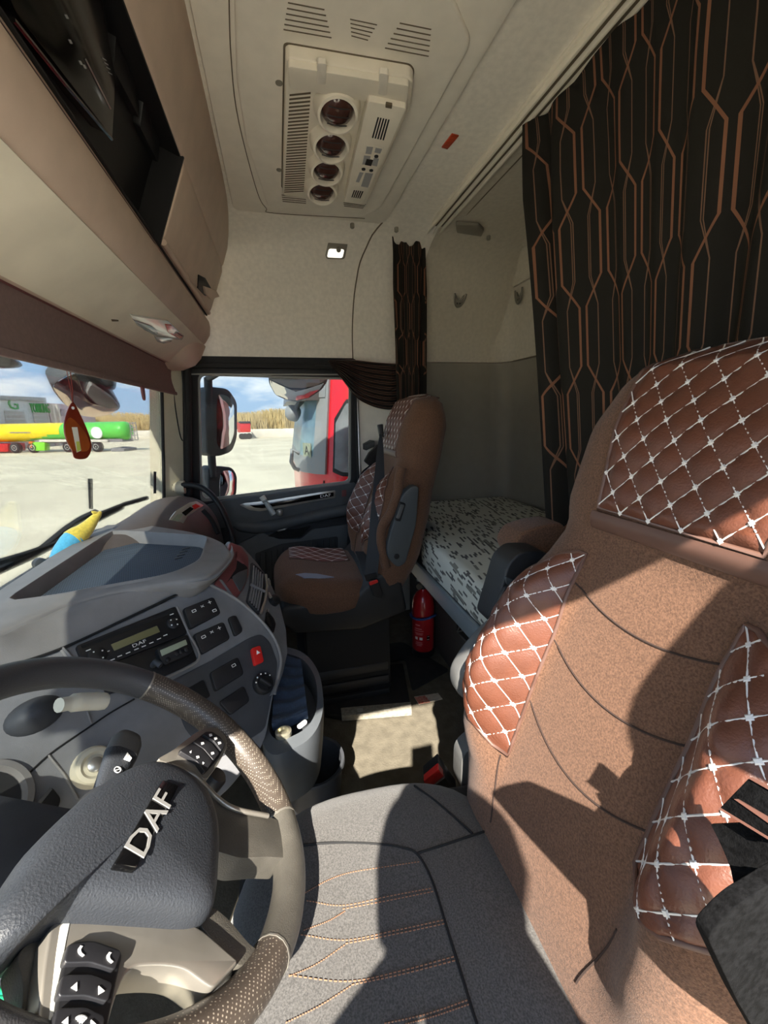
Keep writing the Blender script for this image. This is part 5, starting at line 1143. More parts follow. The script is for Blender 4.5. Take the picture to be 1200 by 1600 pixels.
# curtain tie strap hanging at the right edge
tS = thing('curtain_tie', 'black webbing strap with brown stitched bands beside the driver seat', 'strap', hY(1170, 1240, -0.30))
FS = Frame(hY(1165, 1240, -0.28), (1, 0, 0), (0, -0.3, 1)); FS = Frame(hY(1165, 1240, -0.27), (-1, 0.0, -0.0), (0, -0.25, 1))
j8 = lambda x, y: (980+x/3.555, 1150+y/3.555)
sb = plate('strap_band', FS, FS.px([j8(510, 400), j8(670, 235), j8(900, 380), j8(900, 640)], 0.0), -0.004, 0.0, BELTB, tS, 0.001)
for q in ([j8(680, 235), j8(690, 228), j8(900, 340), j8(900, 360)], [j8(600, 350), j8(620, 350), j8(900, 515), j8(900, 560)], [j8(512, 405), j8(518, 398), j8(900, 630), j8(900, 642)]):
    plate('stitched_band', FS, FS.px(q, 0.0), -0.001, 0.0012, mk('brown_band', (110, 72, 60), 0.9) if 'brown_band' not in MATS else MATS['brown_band'], sb)
strap('strap_tail', [FS.W(*FS.hit(*j8(640, 480), -0.012), -0.012), FS.W(*FS.hit(*j8(760, 700), -0.014), -0.014), FS.W(*FS.hit(*j8(880, 860), -0.014), -0.014)], (1, 0, 0.3), 0.003, BELTB, tS)
# ================================================================== BUNK, CURTAINS, FLOOR
# bunk: the front edge follows the photographed line at rail height
ZM = 0.64; ZR = 0.52
f0 = hZ(652, 845, 0.60); f1 = hZ(752, 965, 0.60)
YB = -0.50
t = thing('bunk_bed', 'fixed sleeper bunk with pale patterned mattress and blue-grey front rail', 'bed', (0.98, -0.88, 0.0))
BEDM = mk('patterned_mattress', (196, 198, 190), 0.9, bump=(600, 0.2), spec=0.2)
nt = BEDM.node_tree; b_ = nt.nodes['Principled BSDF']; tc = nt.nodes.new('ShaderNodeTexCoord')
def dashlayer(scale, rot, thr, seed):
    mp = nt.nodes.new('ShaderNodeMapping'); mp.inputs['Rotation'].default_value = (0, 0, rot); mp.inputs['Location'].default_value = (seed, seed*1.7, 0)
    sx_ = nt.nodes.new('ShaderNodeSeparateXYZ'); cx_ = nt.nodes.new('ShaderNodeCombineXYZ'); su_ = nt.nodes.new('ShaderNodeMath'); su_.operation = 'SUBTRACT'; nt.links.new(tc.outputs['Object'], sx_.inputs[0]); nt.links.new(sx_.outputs[0], cx_.inputs[0]); nt.links.new(sx_.outputs[1], su_.inputs[0]); nt.links.new(sx_.outputs[2], su_.inputs[1]); nt.links.new(su_.outputs[0], cx_.inputs[1])
    nt.links.new(cx_.outputs[0], mp.inputs[0])
    br = nt.nodes.new('ShaderNodeTexBrick'); br.inputs['Scale'].default_value = scale; br.inputs['Mortar Size'].default_value = 0.0; br.inputs['Brick Width'].default_value = 0.9; br.inputs['Row Height'].default_value = 0.22
    br.inputs['Color1'].default_value = (0, 0, 0, 1); br.inputs['Color2'].default_value = (1, 1, 1, 1); br.inputs['Mortar'].default_value = (0, 0, 0, 1); br.inputs['Bias'].default_value = 0
    nt.links.new(mp.outputs[0], br.inputs['Vector'])
    m = nt.nodes.new('ShaderNodeMath'); m.operation = 'GREATER_THAN'; m.inputs[1].default_value = thr; nt.links.new(br.outputs['Color'], m.inputs[0]); return m
l1 = dashlayer(30, math.radians(9), 0.83, 0.0); l2 = dashlayer(22, math.radians(9), 0.90, 3.3)
mx1 = nt.nodes.new('ShaderNodeMixRGB'); mx1.inputs[1].default_value = (*lin((200, 202, 192)), 1); mx1.inputs[2].default_value = (*lin((92, 92, 90)), 1); nt.links.new(l1.outputs[0], mx1.inputs[0])
mx2 = nt.nodes.new('ShaderNodeMixRGB'); mx2.inputs[2].default_value = (*lin((124, 124, 116)), 1); nt.links.new(l2.outputs[0], mx2.inputs[0]); nt.links.new(mx1.outputs[0], mx2.inputs[1]); nt.links.new(mx2.outputs[0], b_.inputs['Base Color'])
# mattress outline in plan (front edge with a set-back end behind the passenger seat)
mo = [(0.0, -0.50), (1.40, -0.505), (1.47, -0.515), (1.52, -0.545), (1.56, -0.62), (2.08, -0.66), (2.08, -1.225), (0.0, -1.235)]
mo = rnd(mo, 0.05, 5)
def mring(s, z): 
    c = Vector((1.0, -0.88)); return [Vector((p[0]-(0.006 if False else 0)+(c.x-p[0])*s*0.3, p[1]+(c.y-p[1])*s, z)) for p in mo]
loft('mattress', [mring(0.0, ZR+0.01), mring(0.0, ZM-0.035), mring(0.012, ZM-0.012), mring(0.04, ZM-0.002), mring(0.10, ZM), mring(0.5, ZM+0.004), mring(0.95, ZM+0.004)], BEDM, t, smooth=60)
box('front_rail', (0.0, -0.512, ZR-0.055), (1.60, -0.492, ZR+0.006), BEDG, t, 0.006)
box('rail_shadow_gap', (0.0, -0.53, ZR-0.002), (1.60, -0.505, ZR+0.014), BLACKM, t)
box('bed_base', (0.0, -1.20, 0.02), (2.05, -0.650, ZR-0.03), BEDB, t, 0.006)
box('bed_board', (0.0, -1.22, ZR-0.03), (2.08, -0.52, ZR+0.008), BEDB, t, 0.004)
# locker handle recess in the base
FBs = Frame((0, -0.650, 0.4), (-1, 0, 0), (0, 0, 1)); k4 = lambda x, y: (640+x/4.615, 740+y/4.615)
bp_ = FBs.px([k4(345, 1060), k4(480, 1195), k4(450, 1260), k4(345, 1140)])
hr_ = plate('locker_recess', FBs, bp_, -0.002, 0.003, BLACKM, t)
for q in ((k4(375, 1065), k4(345, 1140)), (k4(345, 1140), k4(450, 1255)), (k4(345, 1140), k4(410, 1125))):
    tube('recess_edge', [FBs.W(*FBs.hit(*p, 0.005), 0.005) for p in q], 0.0035, SEATPG, hr_, 6)

# ------------------------------------------------------------------ patterned curtains
CUR = mk('curtain_hexagon_weave', (40, 36, 32), 0.95, spec=0.1, bump=(900, 0.2), coords='UV')
nt = CUR.node_tree; b_ = nt.nodes['Principled BSDF']; tc = nt.nodes.new('ShaderNodeTexCoord'); sp_n = nt.nodes.new('ShaderNodeSeparateXYZ'); nt.links.new(tc.outputs['UV'], sp_n.inputs[0])
def M(op, *ins, clamp=False):
    n_ = nt.nodes.new('ShaderNodeMath'); n_.operation = op; n_.use_clamp = clamp
    for i, v in enumerate(ins):
        if isinstance(v, (int, float)): n_.inputs[i].default_value = v
        else: nt.links.new(v, n_.inputs[i])
    return n_.outputs[0]
Uo, Vo = sp_n.outputs[0], sp_n.outputs[1]
def trap(v):            # trapezoid wave 0..1
    f_ = M('FRACT', v); a_ = M('ABSOLUTE', M('SUBTRACT', f_, 0.5)); a_ = M('MULTIPLY', a_, 2.0)       # 0..1 triangle
    return M('MULTIPLY', M('SUBTRACT', a_, 0.34), 3.1, clamp=True)
def zig(u_off, v_off, lo, hi, wdt):
    a_ = M('ABSOLUTE', M('SUBTRACT', M('FRACT', M('ADD', Uo, u_off)), 0.5))
    c_ = M('ADD', M('MULTIPLY', trap(M('ADD', Vo, v_off)), hi-lo), lo)
    return M('LESS_THAN', M('ABSOLUTE', M('SUBTRACT', a_, c_)), wdt)
thick = zig(0.0, 0.0, 0.08, 0.42, 0.025); thin = zig(0.0, 0.5, 0.16, 0.34, 0.010); thin2 = zig(0.5, 0.0, 0.16, 0.30, 0.009)
def mixc(f_, A, B):
    m = nt.nodes.new('ShaderNodeMixRGB'); nt.links.new(f_, m.inputs[0])
    if isinstance(A, tuple): m.inputs[1].default_value = (*lin(A), 1)
    else: nt.links.new(A, m.inputs[1])
    m.inputs[2].default_value = (*lin(B), 1); return m.outputs[0]
c_ = mixc(thin2, (38, 36, 33), (112, 86, 70)); c_ = mixc(thin, c_, (112, 86, 70)); c_ = mixc(thick, c_, (124, 86, 66)); nt.links.new(c_, b_.inputs['Base Color'])
def curtain(name, label, top, bot, nfold, amp, z_top, z_bot, useg, vseg, width, vrep, group=None, ampdir=(0, 1, 0), endz=None):
    """hanging cloth: plan curve at the top and the bottom, folded"""
    T_, B_ = sm(top, 16), sm(bot, 16)
    V = []; UVs = []; F = []
    def at(C, u): i = u*(len(C)-1); k = min(int(i), len(C)-2); return np.array(C[k])*(1-(i-k))+np.array(C[k+1])*(i-k)
    rng = random.Random(3); ph = [rng.uniform(-0.5, 0.5) for _ in range(nfold+3)]
    for j in range(vseg+1):
        v = j/vseg
        for i in range(useg+1):
            u = i/useg; p = at(T_, u)*(1-v)+at(B_, u)*v
            k = u*nfold; s = k+0.25*math.sin(k*1.7+1.0)+0.10*math.sin(v*2.5+k); am = amp*(0.55+0.45*math.sin(k*0.9+2.0))*(0.35+0.65*min(1, v*6))
            z = z_top+(z_bot-z_top)*v-(0.012*(1-math.cos(2*math.pi*u*nfold*0.5)) if j == 0 else 0)
            y = p[1]+am*math.sin(2*math.pi*s)+0.3*am*math.sin(4*math.pi*s+v*2); x = p[0]+0.35*am*math.cos(2*math.pi*s)
            V.append(Vector((x, y, z))); UVs.append((u*width, v*vrep))
    m = len(V); V2 = V+[p+Vector((0, -0.004, 0)) for p in V]; UVs = UVs+UVs; w_ = useg+1
    for j in range(vseg):
        for i in range(useg):
            a_ = j*w_+i; F.append((a_, a_+1, a_+w_+1, a_+w_)); F.append((m+a_, m+a_+w_, m+a_+w_+1, m+a_+1))
    for i in range(useg): F.append((i, m+i, m+i+1, i+1)); F.append((vseg*w_+i, vseg*w_+i+1, m+vseg*w_+i+1, m+vseg*w_+i))
    for j in range(vseg): F.append((j*w_, (j+1)*w_, m+(j+1)*w_, m+j*w_)); F.append((j*w_+useg, m+j*w_+useg, m+(j+1)*w_+useg, (j+1)*w_+useg))
    o = add(name, V2, F, CUR, None, 60, uv=UVs); tag(o, label, 'curtain', group); return o
# big curtain drawn back behind the driver
e0 = hY(822, 195, -0.69); e1 = hY(880, 745, -0.69)
curtain('sleeper_curtain', 'dark curtain with brown hexagon lines drawn behind the driver seat', [(e0.x, -0.69), (0.85, -0.70), (0.6, -0.685), (0.3, -0.69), (-0.12, -0.69)], [(e1.x+0.02, -0.70), (0.66, -0.69), (0.50, -0.66), (0.28, -0.66), (-0.12, -0.68)], 9, 0.028, ZC-0.022, 0.70, 240, 60, 10.0, 3.0)
curtain('sleeper_curtain', 'narrow gathered curtain with brown lines beside the passenger seat headrest', [(1.90, -0.685), (1.86, -0.635), (1.87, -0.575), (1.84, -0.515)], [(1.93, -0.69), (1.90, -0.64), (1.88, -0.59), (1.86, -0.535)], 6, 0.014, ZC-0.035, 0.75, 120, 50, 4.0, 3.6)

# ------------------------------------------------------------------ fire extinguisher
eb_ = hZ(661, 1020, 0.0); ex = thing('fire_extinguisher', 'small red fire extinguisher standing on the floor by the bunk', 'fire extinguisher', (eb_.x, eb_.y, 0))
FE = Frame((eb_.x, eb_.y, 0.0), (0, -1, 0), (1, 0, 0)); FE = Frame((eb_.x, eb_.y, 0.0), (1, 0, 0), (0, 1, 0))
r0 = 0.052
lathe('base_ring', FE, [(r0*0.93, 0.0), (r0*1.0, 0.006), (r0*1.0, 0.032), (r0*0.9, 0.036)], BLACK, ex, 32)
eb2 = lathe('cylinder', FE, [(r0*0.9, 0.028), (r0*0.99, 0.036), (r0*0.99, 0.235), (r0*0.97, 0.258), (r0*0.85, 0.285), (r0*0.60, 0.308), (r0*0.36, 0.322), (r0*0.30, 0.335), (0.001, 0.336)], EXTRED, ex, 40)
lathe('valve_collar', FE, [(0.017, 0.330), (0.017, 0.345), (0.012, 0.348), (0.012, 0.372), (0.006, 0.374)], BLACK, ex, 18)
FEh = Frame(Vector((eb_.x, eb_.y, 0.352)), (0, 0, 1), (1, 0.3, 0))
lathe('pressure_gauge', Frame(Vector((eb_.x-0.022, eb_.y+0.024, 0.350)), (0, 0, 1), (-0.75, -0.66, 0)), [(0.013, -0.010), (0.013, 0.004), (0.009, 0.006), (0.001, 0.005)], BRASS, ex, 18)
prism('squeeze_lever', [Vector((eb_.x-0.02, eb_.y+0.02, 0.368)), Vector((eb_.x+0.03, eb_.y-0.035, 0.378)), Vector((eb_.x+0.032, eb_.y-0.035, 0.386)), Vector((eb_.x-0.015, eb_.y+0.02, 0.380))], (0.014, 0.014, 0), LENSC, ex, 0.003)
rp_ = [FE.W((r0+0.005)*math.cos(q), (r0+0.005)*math.sin(q), 0.195-0.012*math.cos(q+0.3)+0.006*math.sin(2*q)) for q in [2*math.pi*k/48 for k in range(48)]]
tag(add('cord_loop', *g_tube(rp_, 0.006, 8, True), ROPE, None, 60), 'blue braided cord tied round the fire extinguisher', 'cord')
# printed label marks on the cylinder
def onc_(ang, z, w, h, m, nm, dd=0.0008):
    n_ = 6; V = []
    for k in range(n_+1):
        q = ang+(k/n_-0.5)*w/r0
        for zz in (z-h/2, z+h/2): V.append(FE.W((r0*0.99+dd)*math.cos(q), (r0*0.99+dd)*math.sin(q), zz))
    k0 = len(V)
    V += [v+Vector(((eb_.x-v.x)*0.03, (eb_.y-v.y)*0.03, 0)) for v in V]
    F = []
    for k in range(n_): F.append((2*k, 2*k+2, 2*k+3, 2*k+1)); F.append((k0+2*k, k0+2*k+1, k0+2*k+3, k0+2*k+2))
    return add(nm, V, F, m, eb2, 60)
ca = math.atan2(-eb_.y, -eb_.x)
for k, (da, z, w, h) in enumerate(((0.45, 0.150, 0.035, 0.004), (0.40, 0.140, 0.046, 0.003), (0.38, 0.128, 0.040, 0.003), (0.38, 0.122, 0.034, 0.003), (0.36, 0.082, 0.030, 0.003), (0.38, 0.074, 0.036, 0.003), (0.36, 0.067, 0.024, 0.003), (0.5, 0.168, 0.024, 0.006))): onc_(ca-da, z, w, h, mk('label_pink', (206, 130, 130), 0.5) if 'label_pink' not in MATS else MATS['label_pink'], 'label_line')
onc_(ca-0.62, 0.102, 0.013, 0.013, WHITEP, 'label_pictogram'); onc_(ca-0.18, 0.102, 0.014, 0.013, WHITEP, 'label_pictogram')
lt_ = onc_(ca+0.48, 0.105, 0.016, 0.026, BLACK, 'label_tag'); onc_(ca+0.48, 0.113, 0.010, 0.002, WHITEP, 'label_tag_mark', 0.0014); onc_(ca+0.46, 0.098, 0.011, 0.003, WHITEP, 'label_tag_mark', 0.0014)

# ------------------------------------------------------------------ things on the floor
FF = Frame((0, 0, 0), (1, 0, 0), (0, 1, 0))
i6 = lambda x, y: (380+x/2.727, 960+y/2.727)
pm = plate('floor_mat', FF, rnd(FF.px([i6(300, 175), i6(680, 120), i6(880, 240), i6(720, 330), i6(690, 195), i6(330, 250)]), 0.02), 0.0005, 0.005, FLMAT, None, 0.001)
tag(pm, 'thin dark rubber mat in front of the fire extinguisher', 'mat')
t = thing('floor_hatch', 'raised dark hatch lid with worn metal front edge on the floor', 'hatch', FF.W(*FF.hit(570, 1080), 0))
ht = FF.px([i6(335, 250), i6(680, 205), i6(716, 400), i6(418, 425), i6(345, 415)], 0.03)
plate('hatch_lid', FF, rnd(ht, 0.008), 0.004, 0.028, FLMAT, t, 0.003)
plate('metal_edge', FF, FF.px([i6(416, 398), i6(714, 372), i6(719, 408), i6(420, 432)], 0.03), 0.006, 0.0305, mk('worn_edge_metal', (150, 144, 130), 0.6, noise=(90, 0.2)), t, 0.002)
for q in ((i6(484, 404), i6(510, 402), i6(511, 414), i6(487, 416)), (i6(598, 398), i6(624, 396), i6(625, 406), i6(600, 409))): plate('edge_clip', FF, FF.px(q, 0.031), 0.026, 0.034, SILVER, t, 0.001)
st_ = plate('floor_sticker', FF, FF.px([i6(728, 352), i6(830, 336), i6(850, 362), i6(748, 384)]), 0.0003, 0.0016, mk('pale_sticker', (198, 186, 168), 0.6, noise=(80, 0.15)), None)
tag(st_, 'torn red and white sticker on the floor by the seat', 'sticker')
plate('red_print', FF, FF.px([i6(730, 354), i6(775, 346), i6(798, 374), i6(750, 382)], 0.0016), 0.0014, 0.0022, mk('faded_red', (186, 72, 62), 0.6, noise=(160, 0.5), rgb2=(206, 160, 140)), st_)
# dark round bin in the foot of the console
bc = FF.hit(500, 1205, 0.12); t = thing('waste_bin', 'dark round open bin on the floor under the dashboard', 'bin', FF.W(bc[0], bc[1], 0))
lathe('bin_wall', Frame(FF.W(bc[0], bc[1]+0.02, 0.002), (1, 0, 0), (0, 1, 0)), [(0.070, 0.0), (0.085, 0.15), (0.092, 0.155), (0.090, 0.162), (0.082, 0.160), (0.068, 0.01), (0.001, 0.008)], DASHD, t, 40)
# ================================================================== OUTSIDE
ZG = -1.80
struct(box('ground', (-120, -160, ZG-0.2), (300, 300, ZG), GROUND), 'pale dusty concrete truck yard')
z3 = lambda x, y: (x/4.0, 540+y/4.0)
zw = lambda x, y: (300+x/4.615, 570+y/4.615)
def up_at(p, y, x):          # height where the photo column x, row y crosses the vertical through ground point p
    d = ray(x, y); s = math.hypot(p.x, p.y)/math.hypot(d[0], d[1]); return CAM[2]+d[2]*s
# ---- low white wall far across the yard
WHW = mk('whitewashed_concrete', (206, 200, 188), 0.9, noise=(0.6, 0.06))
wb = [hZ(x, y, ZG) for x, y in ((150, 687), (250, 685), (330, 684.5), (395, 684), (460, 683), (545, 682), (640, 680))]
wt_ = thing('boundary_wall', 'low white concrete wall along the far edge of the yard', 'wall', wb[3])
for k, (p, q) in enumerate(zip(wb, wb[1:])):
    d = (q-p); nn = Vector((-d.y, d.x, 0)).normalized(); h = up_at(wb[3], 670.5, 395)-ZG
    prism('wall_panel', [p, q-d*0.004, q-d*0.004+nn*0.3, p+nn*0.3], (0, 0, h), WHW, wt_, 0.02)
# ---- dry reeds behind the wall
REED = mk('dry_reeds', (186, 164, 118), 0.95, noise=(0.8, 0.25)); rng = random.Random(5); mb = MB()
far0, far1 = wb[0]*1.12, wb[-1]*1.12
for i in range(14000):
    s = rng.random(); dpt = 1.03+rng.random()*0.25; j = s*(len(wb)-1); k = int(min(j, len(wb)-2)); p = wb[k].lerp(wb[k+1], j-k)*dpt; p.z = ZG
    h = rng.uniform(2.4, 4.2)*(1+0.06*math.sin(s*23)); w = rng.uniform(0.03, 0.09); lx, ly = rng.uniform(-.4, .4), rng.uniform(-.4, .4)
    mb.put([p+Vector((0, -w, 0)), p+Vector((0, w, 0)), p+Vector((lx, ly+w*0.3, h)), p+Vector((lx, ly-w*0.3, h))], [(0, 1, 2, 3)])
rd_ = mb.build('reed_bed', REED); tag(rd_, 'tall dry straw-coloured reeds behind the low white wall', 'reeds'); rd_['kind'] = 'stuff'
# dark wooded ridge on the horizon
rg = [hZ(x, 666, ZG) for x in (150, 300, 450, 640)]
mb = MB(); FORE = mk('far_woodland', (112, 112, 92), 0.95, noise=(0.15, 0.25)); rng = random.Random(11)
for k in range(160):
    s = k/159*3; j = int(min(s, 2)); p = rg[j].lerp(rg[j+1], s-j); p = Vector((p.x, p.y, 0)).normalized()*230; r_ = rng.uniform(3.0, 4.5)
    fr = Frame((p.x, p.y, ZG+rng.uniform(-1.5, 0.5)), (1, 0, 0), (0, 1, 0)); mb.put(*g_lathe(fr, [(r_, 0), (r_*1.05, r_*0.35), (r_*0.75, r_*0.75), (r_*0.2, r_*0.95)], 8))
wd = mb.build('woodland_strip', FORE, None, 60); tag(wd, 'far dark woodland strip along the horizon', 'woodland'); wd['kind'] = 'stuff'
# ---- warehouse building
WALLG = mk('warehouse_cladding', (176, 182, 184), 0.7, noise=(0.3, 0.04)); WALLP = mk('warehouse_side_cladding', (186, 168, 170), 0.7, noise=(0.3, 0.04)); DOORS = mk('roller_door', (160, 160, 156), 0.7); GREENL = mk('green_letter', (40, 150, 70), 0.5)
b0 = Vector((44.0, 0, ZG)); 
def gp(x, X): p = hX(x, 660, X); return Vector((p.x, p.y, ZG))
g0, g1, g2 = gp(-60, 50.0), gp(79, 60.0), gp(150, 74.0)
bld = thing('warehouse', 'grey warehouse with green lettering and roller doors behind the tanker', 'building', g1)
hT = up_at(g1, 627.5, 79)-ZG; back_ = Vector((14, 10, 0))
FBd_ = Frame(g1, g1-g0, (0, 0, 1)); Lb = (g1-g0).length
prism('front_facade', [g0, g1, g1+back_, g0+back_], (0, 0, hT), WALLG, bld, 0.03)
prism('side_wing', [g1+Vector((0.3, 0.05, 0)), g2, g2+back_, g1+back_], (0, 0, hT*0.97), WALLP, bld, 0.03)
prism('roof_edge', [g0+Vector((-.4, -.1, hT)), g1+Vector((-.4, -.1, hT)), g1+Vector((.5, .2, hT)), g0+Vector((.5, .2, hT))], (0, 0, 0.45), mk('roof_trim', (150, 156, 158), 0.6), bld, 0.02)
for q in ([z3(25, 405), z3(150, 415), z3(160, 475), z3(30, 475)], [z3(205, 415), z3(305, 425), z3(310, 475), z3(210, 475)]):
    ab = FBd_.px(q, 0.05); ab[2] = (ab[2][0], 0.0); ab[3] = (ab[3][0], 0.0); dr_ = plate('roller_door', FBd_, ab, -0.02, 0.06, DOORS, bld)
    for k in range(1, 9): 
        zz = max(ab[0][1], ab[1][1])*k/9; plate('door_slat', FBd_, [(ab[3][0], zz), (ab[2][0], zz), (ab[2][0], zz+0.06), (ab[3][0], zz+0.06)], 0.05, 0.09, WALLG, dr_)
for x in (0, 318, 352): ab = FBd_.hit(x/4, 640); 
a0_, b0_ = FBd_.hit(*z3(196, 388), 0.1); a1_, b1_ = FBd_.hit(*z3(305, 388), 0.1)
text('facade_lettering', 'YOBIKING', 1.55, FBd_, (a0_+a1_)/2, b0_-0.1, 0.08, GREENL, bld, 0.05, sx=(a1_-a0_)/6.6)
a0_, b0_ = FBd_.hit(*z3(84, 366), 0.1); text('facade_emblem', 'G', 1.9, FBd_, a0_, b0_, 0.08, GREENL, bld, 0.05)
FSd = Frame(g1, g2-g1, (0, 0, 1))
for x in (330, 360): 
    a, b = FSd.hit(x/4, 650); plate('side_pilaster', FSd, [(a-0.25, 0), (a+0.25, 0), (a+0.25, hT*0.95), (a-0.25, hT*0.95)], -0.05, 0.25, WHW, bld)
ab = FSd.px([z3(378, 398), z3(402, 400), z3(402, 440), z3(378, 440)]); plate('side_window', FSd, ab, -0.02, 0.05, mk('window_dark', (120, 110, 118), 0.3), bld)
# ---- tanker trailer, yellow and green
YEL = mk('tanker_yellow', (232, 204, 20), 0.4, coat=0.3); GRN = mk('tanker_green', (86, 186, 70), 0.4, coat=0.3); TYRE = mk('tyre', (44, 42, 44), 0.8); RIM = mk('steel_rim', (190, 188, 182), 0.4, metal=0.6); CHAS = mk('chassis_grey', (126, 124, 126), 0.7); TRED = mk('tractor_red', (190, 40, 40), 0.45)
t0_, t1_ = hZ(20, 708.5, ZG), hZ(150, 706.5, ZG)
tk = thing('tanker_trailer', 'long yellow and green tanker trailer parked in front of the warehouse', 'truck', t0_.lerp(t1_, 0.5))
FTk = Frame(t0_, t1_-t0_, (0, 0, 1))
zt1 = FTk.hit(100, 660.5)[1]; zt0 = FTk.hit(100, 690)[1]; xr_ = FTk.hit(186, 676)[0]; xl_ = FTk.hit(-60, 676)[0]; hc, hr2 = (zt0+zt1)/2, (zt1-zt0)/2
def tring(x, s, sag=0.0): return [FTk.W(x, hc+sag+hr2*s*math.sin(q), -hr2*1.15+hr2*1.15*s*math.cos(q)) for q in [2*math.pi*k/28 for k in range(28)]]
xs = [xl_]+[xl_+(xr_-xl_)*k/24 for k in range(1, 24)]+[xr_-0.3, xr_]
vv, ff = g_loft([tring(xl_-0.2, 0.7)]+[tring(x, 1.0) for x in xs]+[tring(xr_+0.25, 0.8), tring(xr_+0.4, 0.4)])
xq = FTk.hit(97, 676)[0]; xq0 = FTk.hit(15, 676)[0]
fm = []
for q in ff:
    c = sum((Vector(vv[i]) for i in q), Vector())/len(q)-FTk.o; x = c.dot(FTk.hx); z = (c.z-hc)/hr2
    fm.append(1 if x > xq-(z+0.1)*0.0 and x > xq or (x > xq0 and z < -0.95+1.1*(x-xq0)/(xq-xq0)*0.75) else 0)
tkb = add('tank', vv, ff, None, tk, 60, mats=[YEL, GRN], fmat=fm)
plate('tank_line', FTk, FTk.px([z3(60, 541), z3(190, 541), z3(190, 548), z3(60, 548)], 0.03), 0.0, 0.03, CHAS, tkb)
a, b = FTk.hit(*z3(605, 545)); lathe('tank_emblem', FTk.shifted(a, b, 0.0), [(0.55, -0.1), (0.55, 0.03), (0.5, 0.04)], WHITEP, tkb, 24)
plate('chassis_beam', FTk, [(FTk.hit(50, 690)[0], 0.9), (xr_, 0.9), (xr_, 1.2), (FTk.hit(50, 690)[0], 1.2)], -1.9, -0.3, CHAS, tk)
plate('side_rail', FTk, FTk.px([z3(245, 588), z3(670, 588), z3(670, 602), z3(245, 602)]), -0.2, 0.0, WHW, tk)
plate('green_locker', FTk, FTk.px([z3(205, 605), z3(278, 605), z3(280, 658), z3(210, 658)]), -0.6, 0.0, mk('lime_green', (130, 210, 60), 0.5), tk, 0.03)
plate('orange_marker', FTk, FTk.px([z3(178, 600), z3(200, 600), z3(202, 640), z3(178, 640)]), -0.4, 0.0, mk('orange', (230, 100, 40), 0.5), tk, 0.03)
plate('rear_frame', FTk, FTk.px([z3(690, 640), z3(770, 645), z3(770, 665), z3(690, 665)]), -2.0, -0.1, CHAS, tk, 0.03)
for x in (22, 50, 105, 150):
    a, b = FTk.hit(x, 700); r_ = 0.52
    w_ = lathe('wheel', FTk.shifted(a, r_, -0.45), [(r_*0.6, 0), (r_, 0.05), (r_, 0.38), (r_*0.85, 0.45), (r_*0.6, 0.45)], TYRE, tk, 24); lathe('wheel_rim', FTk.shifted(a, r_, -0.02), [(r_*0.58, 0), (r_*0.5, 0.03), (r_*0.2, 0.0), (0.02, 0.04)], RIM, w_, 18)
for k in range(3): tube('ladder_rail', [FTk.W(xr_+0.5+0.3*k, hc-hr2, -1.0), FTk.W(xr_+0.5+0.3*k, hc+hr2*0.9, -1.0)], 0.05, CHAS, tk, 6)
for k in range(5): tube('ladder_rung', [FTk.W(xr_+0.5, hc-hr2+0.4*k, -1.0), FTk.W(xr_+1.1, hc-hr2+0.4*k, -1.0)], 0.04, CHAS, tk, 6)
plate('tractor_frame', FTk, FTk.px([z3(-200, 620), z3(40, 615), z3(45, 665), z3(-200, 668)]), -2.0, -0.1, TRED, tk, 0.05)
# ---- small red truck far off
r0_ = hZ(381, 686.5, ZG); FRt = Frame(r0_, (0.25, -0.97, 0), (0, 0, 1))
rt = thing('distant_truck', 'small far red truck standing by the white wall', 'truck', r0_)
q = FRt.px([zw(345, 415), zw(422, 412), zw(424, 485), zw(350, 490)]); plate('cab', FRt, q, -2.5, 0.0, TRED, rt, 0.08); plate('roof_visor', FRt, FRt.px([zw(345, 408), zw(422, 408), zw(422, 422), zw(345, 422)], 0.05), -1.0, 0.1, mk('dark_visor', (60, 50, 52), 0.5), rt, 0.03)
plate('bumper', FRt, FRt.px([zw(350, 488), zw(430, 486), zw(432, 520), zw(352, 524)], 0.02), -1.5, 0.05, WHW, rt, 0.05)
for x in (362, 385, 412): a, b = FRt.hit(*zw(x, 515)); lathe('wheel', FRt.shifted(a, 0.42, -0.25), [(0.42, 0), (0.42, 0.3), (0.2, 0.32)], TYRE, rt, 14)

# ---- neighbouring red truck, parked alongside; only its rounded front corner and door show
NX, NY, NR = 3.0, -0.16, 0.55
nt_ = thing('red_truck', 'red truck cab parked alongside the passenger window', 'truck', (NX+1.25, NY-1.1, ZG))
REDT = mk('truck_red_paint', (214, 34, 46), 0.3, coat=0.5); TGREY = mk('truck_grey_panel', (140, 142, 142), 0.5); TGL = mk('truck_glass', (84, 112, 128), 0.3, noise=(6, 0.5), rgb2=(132, 160, 168)); TSG = mk('truck_side_glass', (112, 116, 118), 0.3, noise=(5, 0.4))
def rake(z): return 0.0 if z < 0.66 else 0.16*(z-0.66)
def cpt(s, z, off):
    """s: 0..1 along the near side (rear to corner), 1..2 round the corner, 2..3 along the front; off outwards"""
    r_ = NR-rake(z)*0.4
    if s <= 1: p = Vector((NX, NY-NR-1.6*(1-s), z)); n_ = Vector((-1, 0, 0))
    elif s <= 2:
        ph = (s-1)*math.pi/2; n_ = Vector((-math.cos(ph), math.sin(ph), 0)); p = Vector((NX+NR, NY-NR, z))+n_*NR
    else: p = Vector((NX+NR+(s-2)*1.4, NY, z)); n_ = Vector((0, 1, 0))
    return p+n_*(off-rake(z)), n_
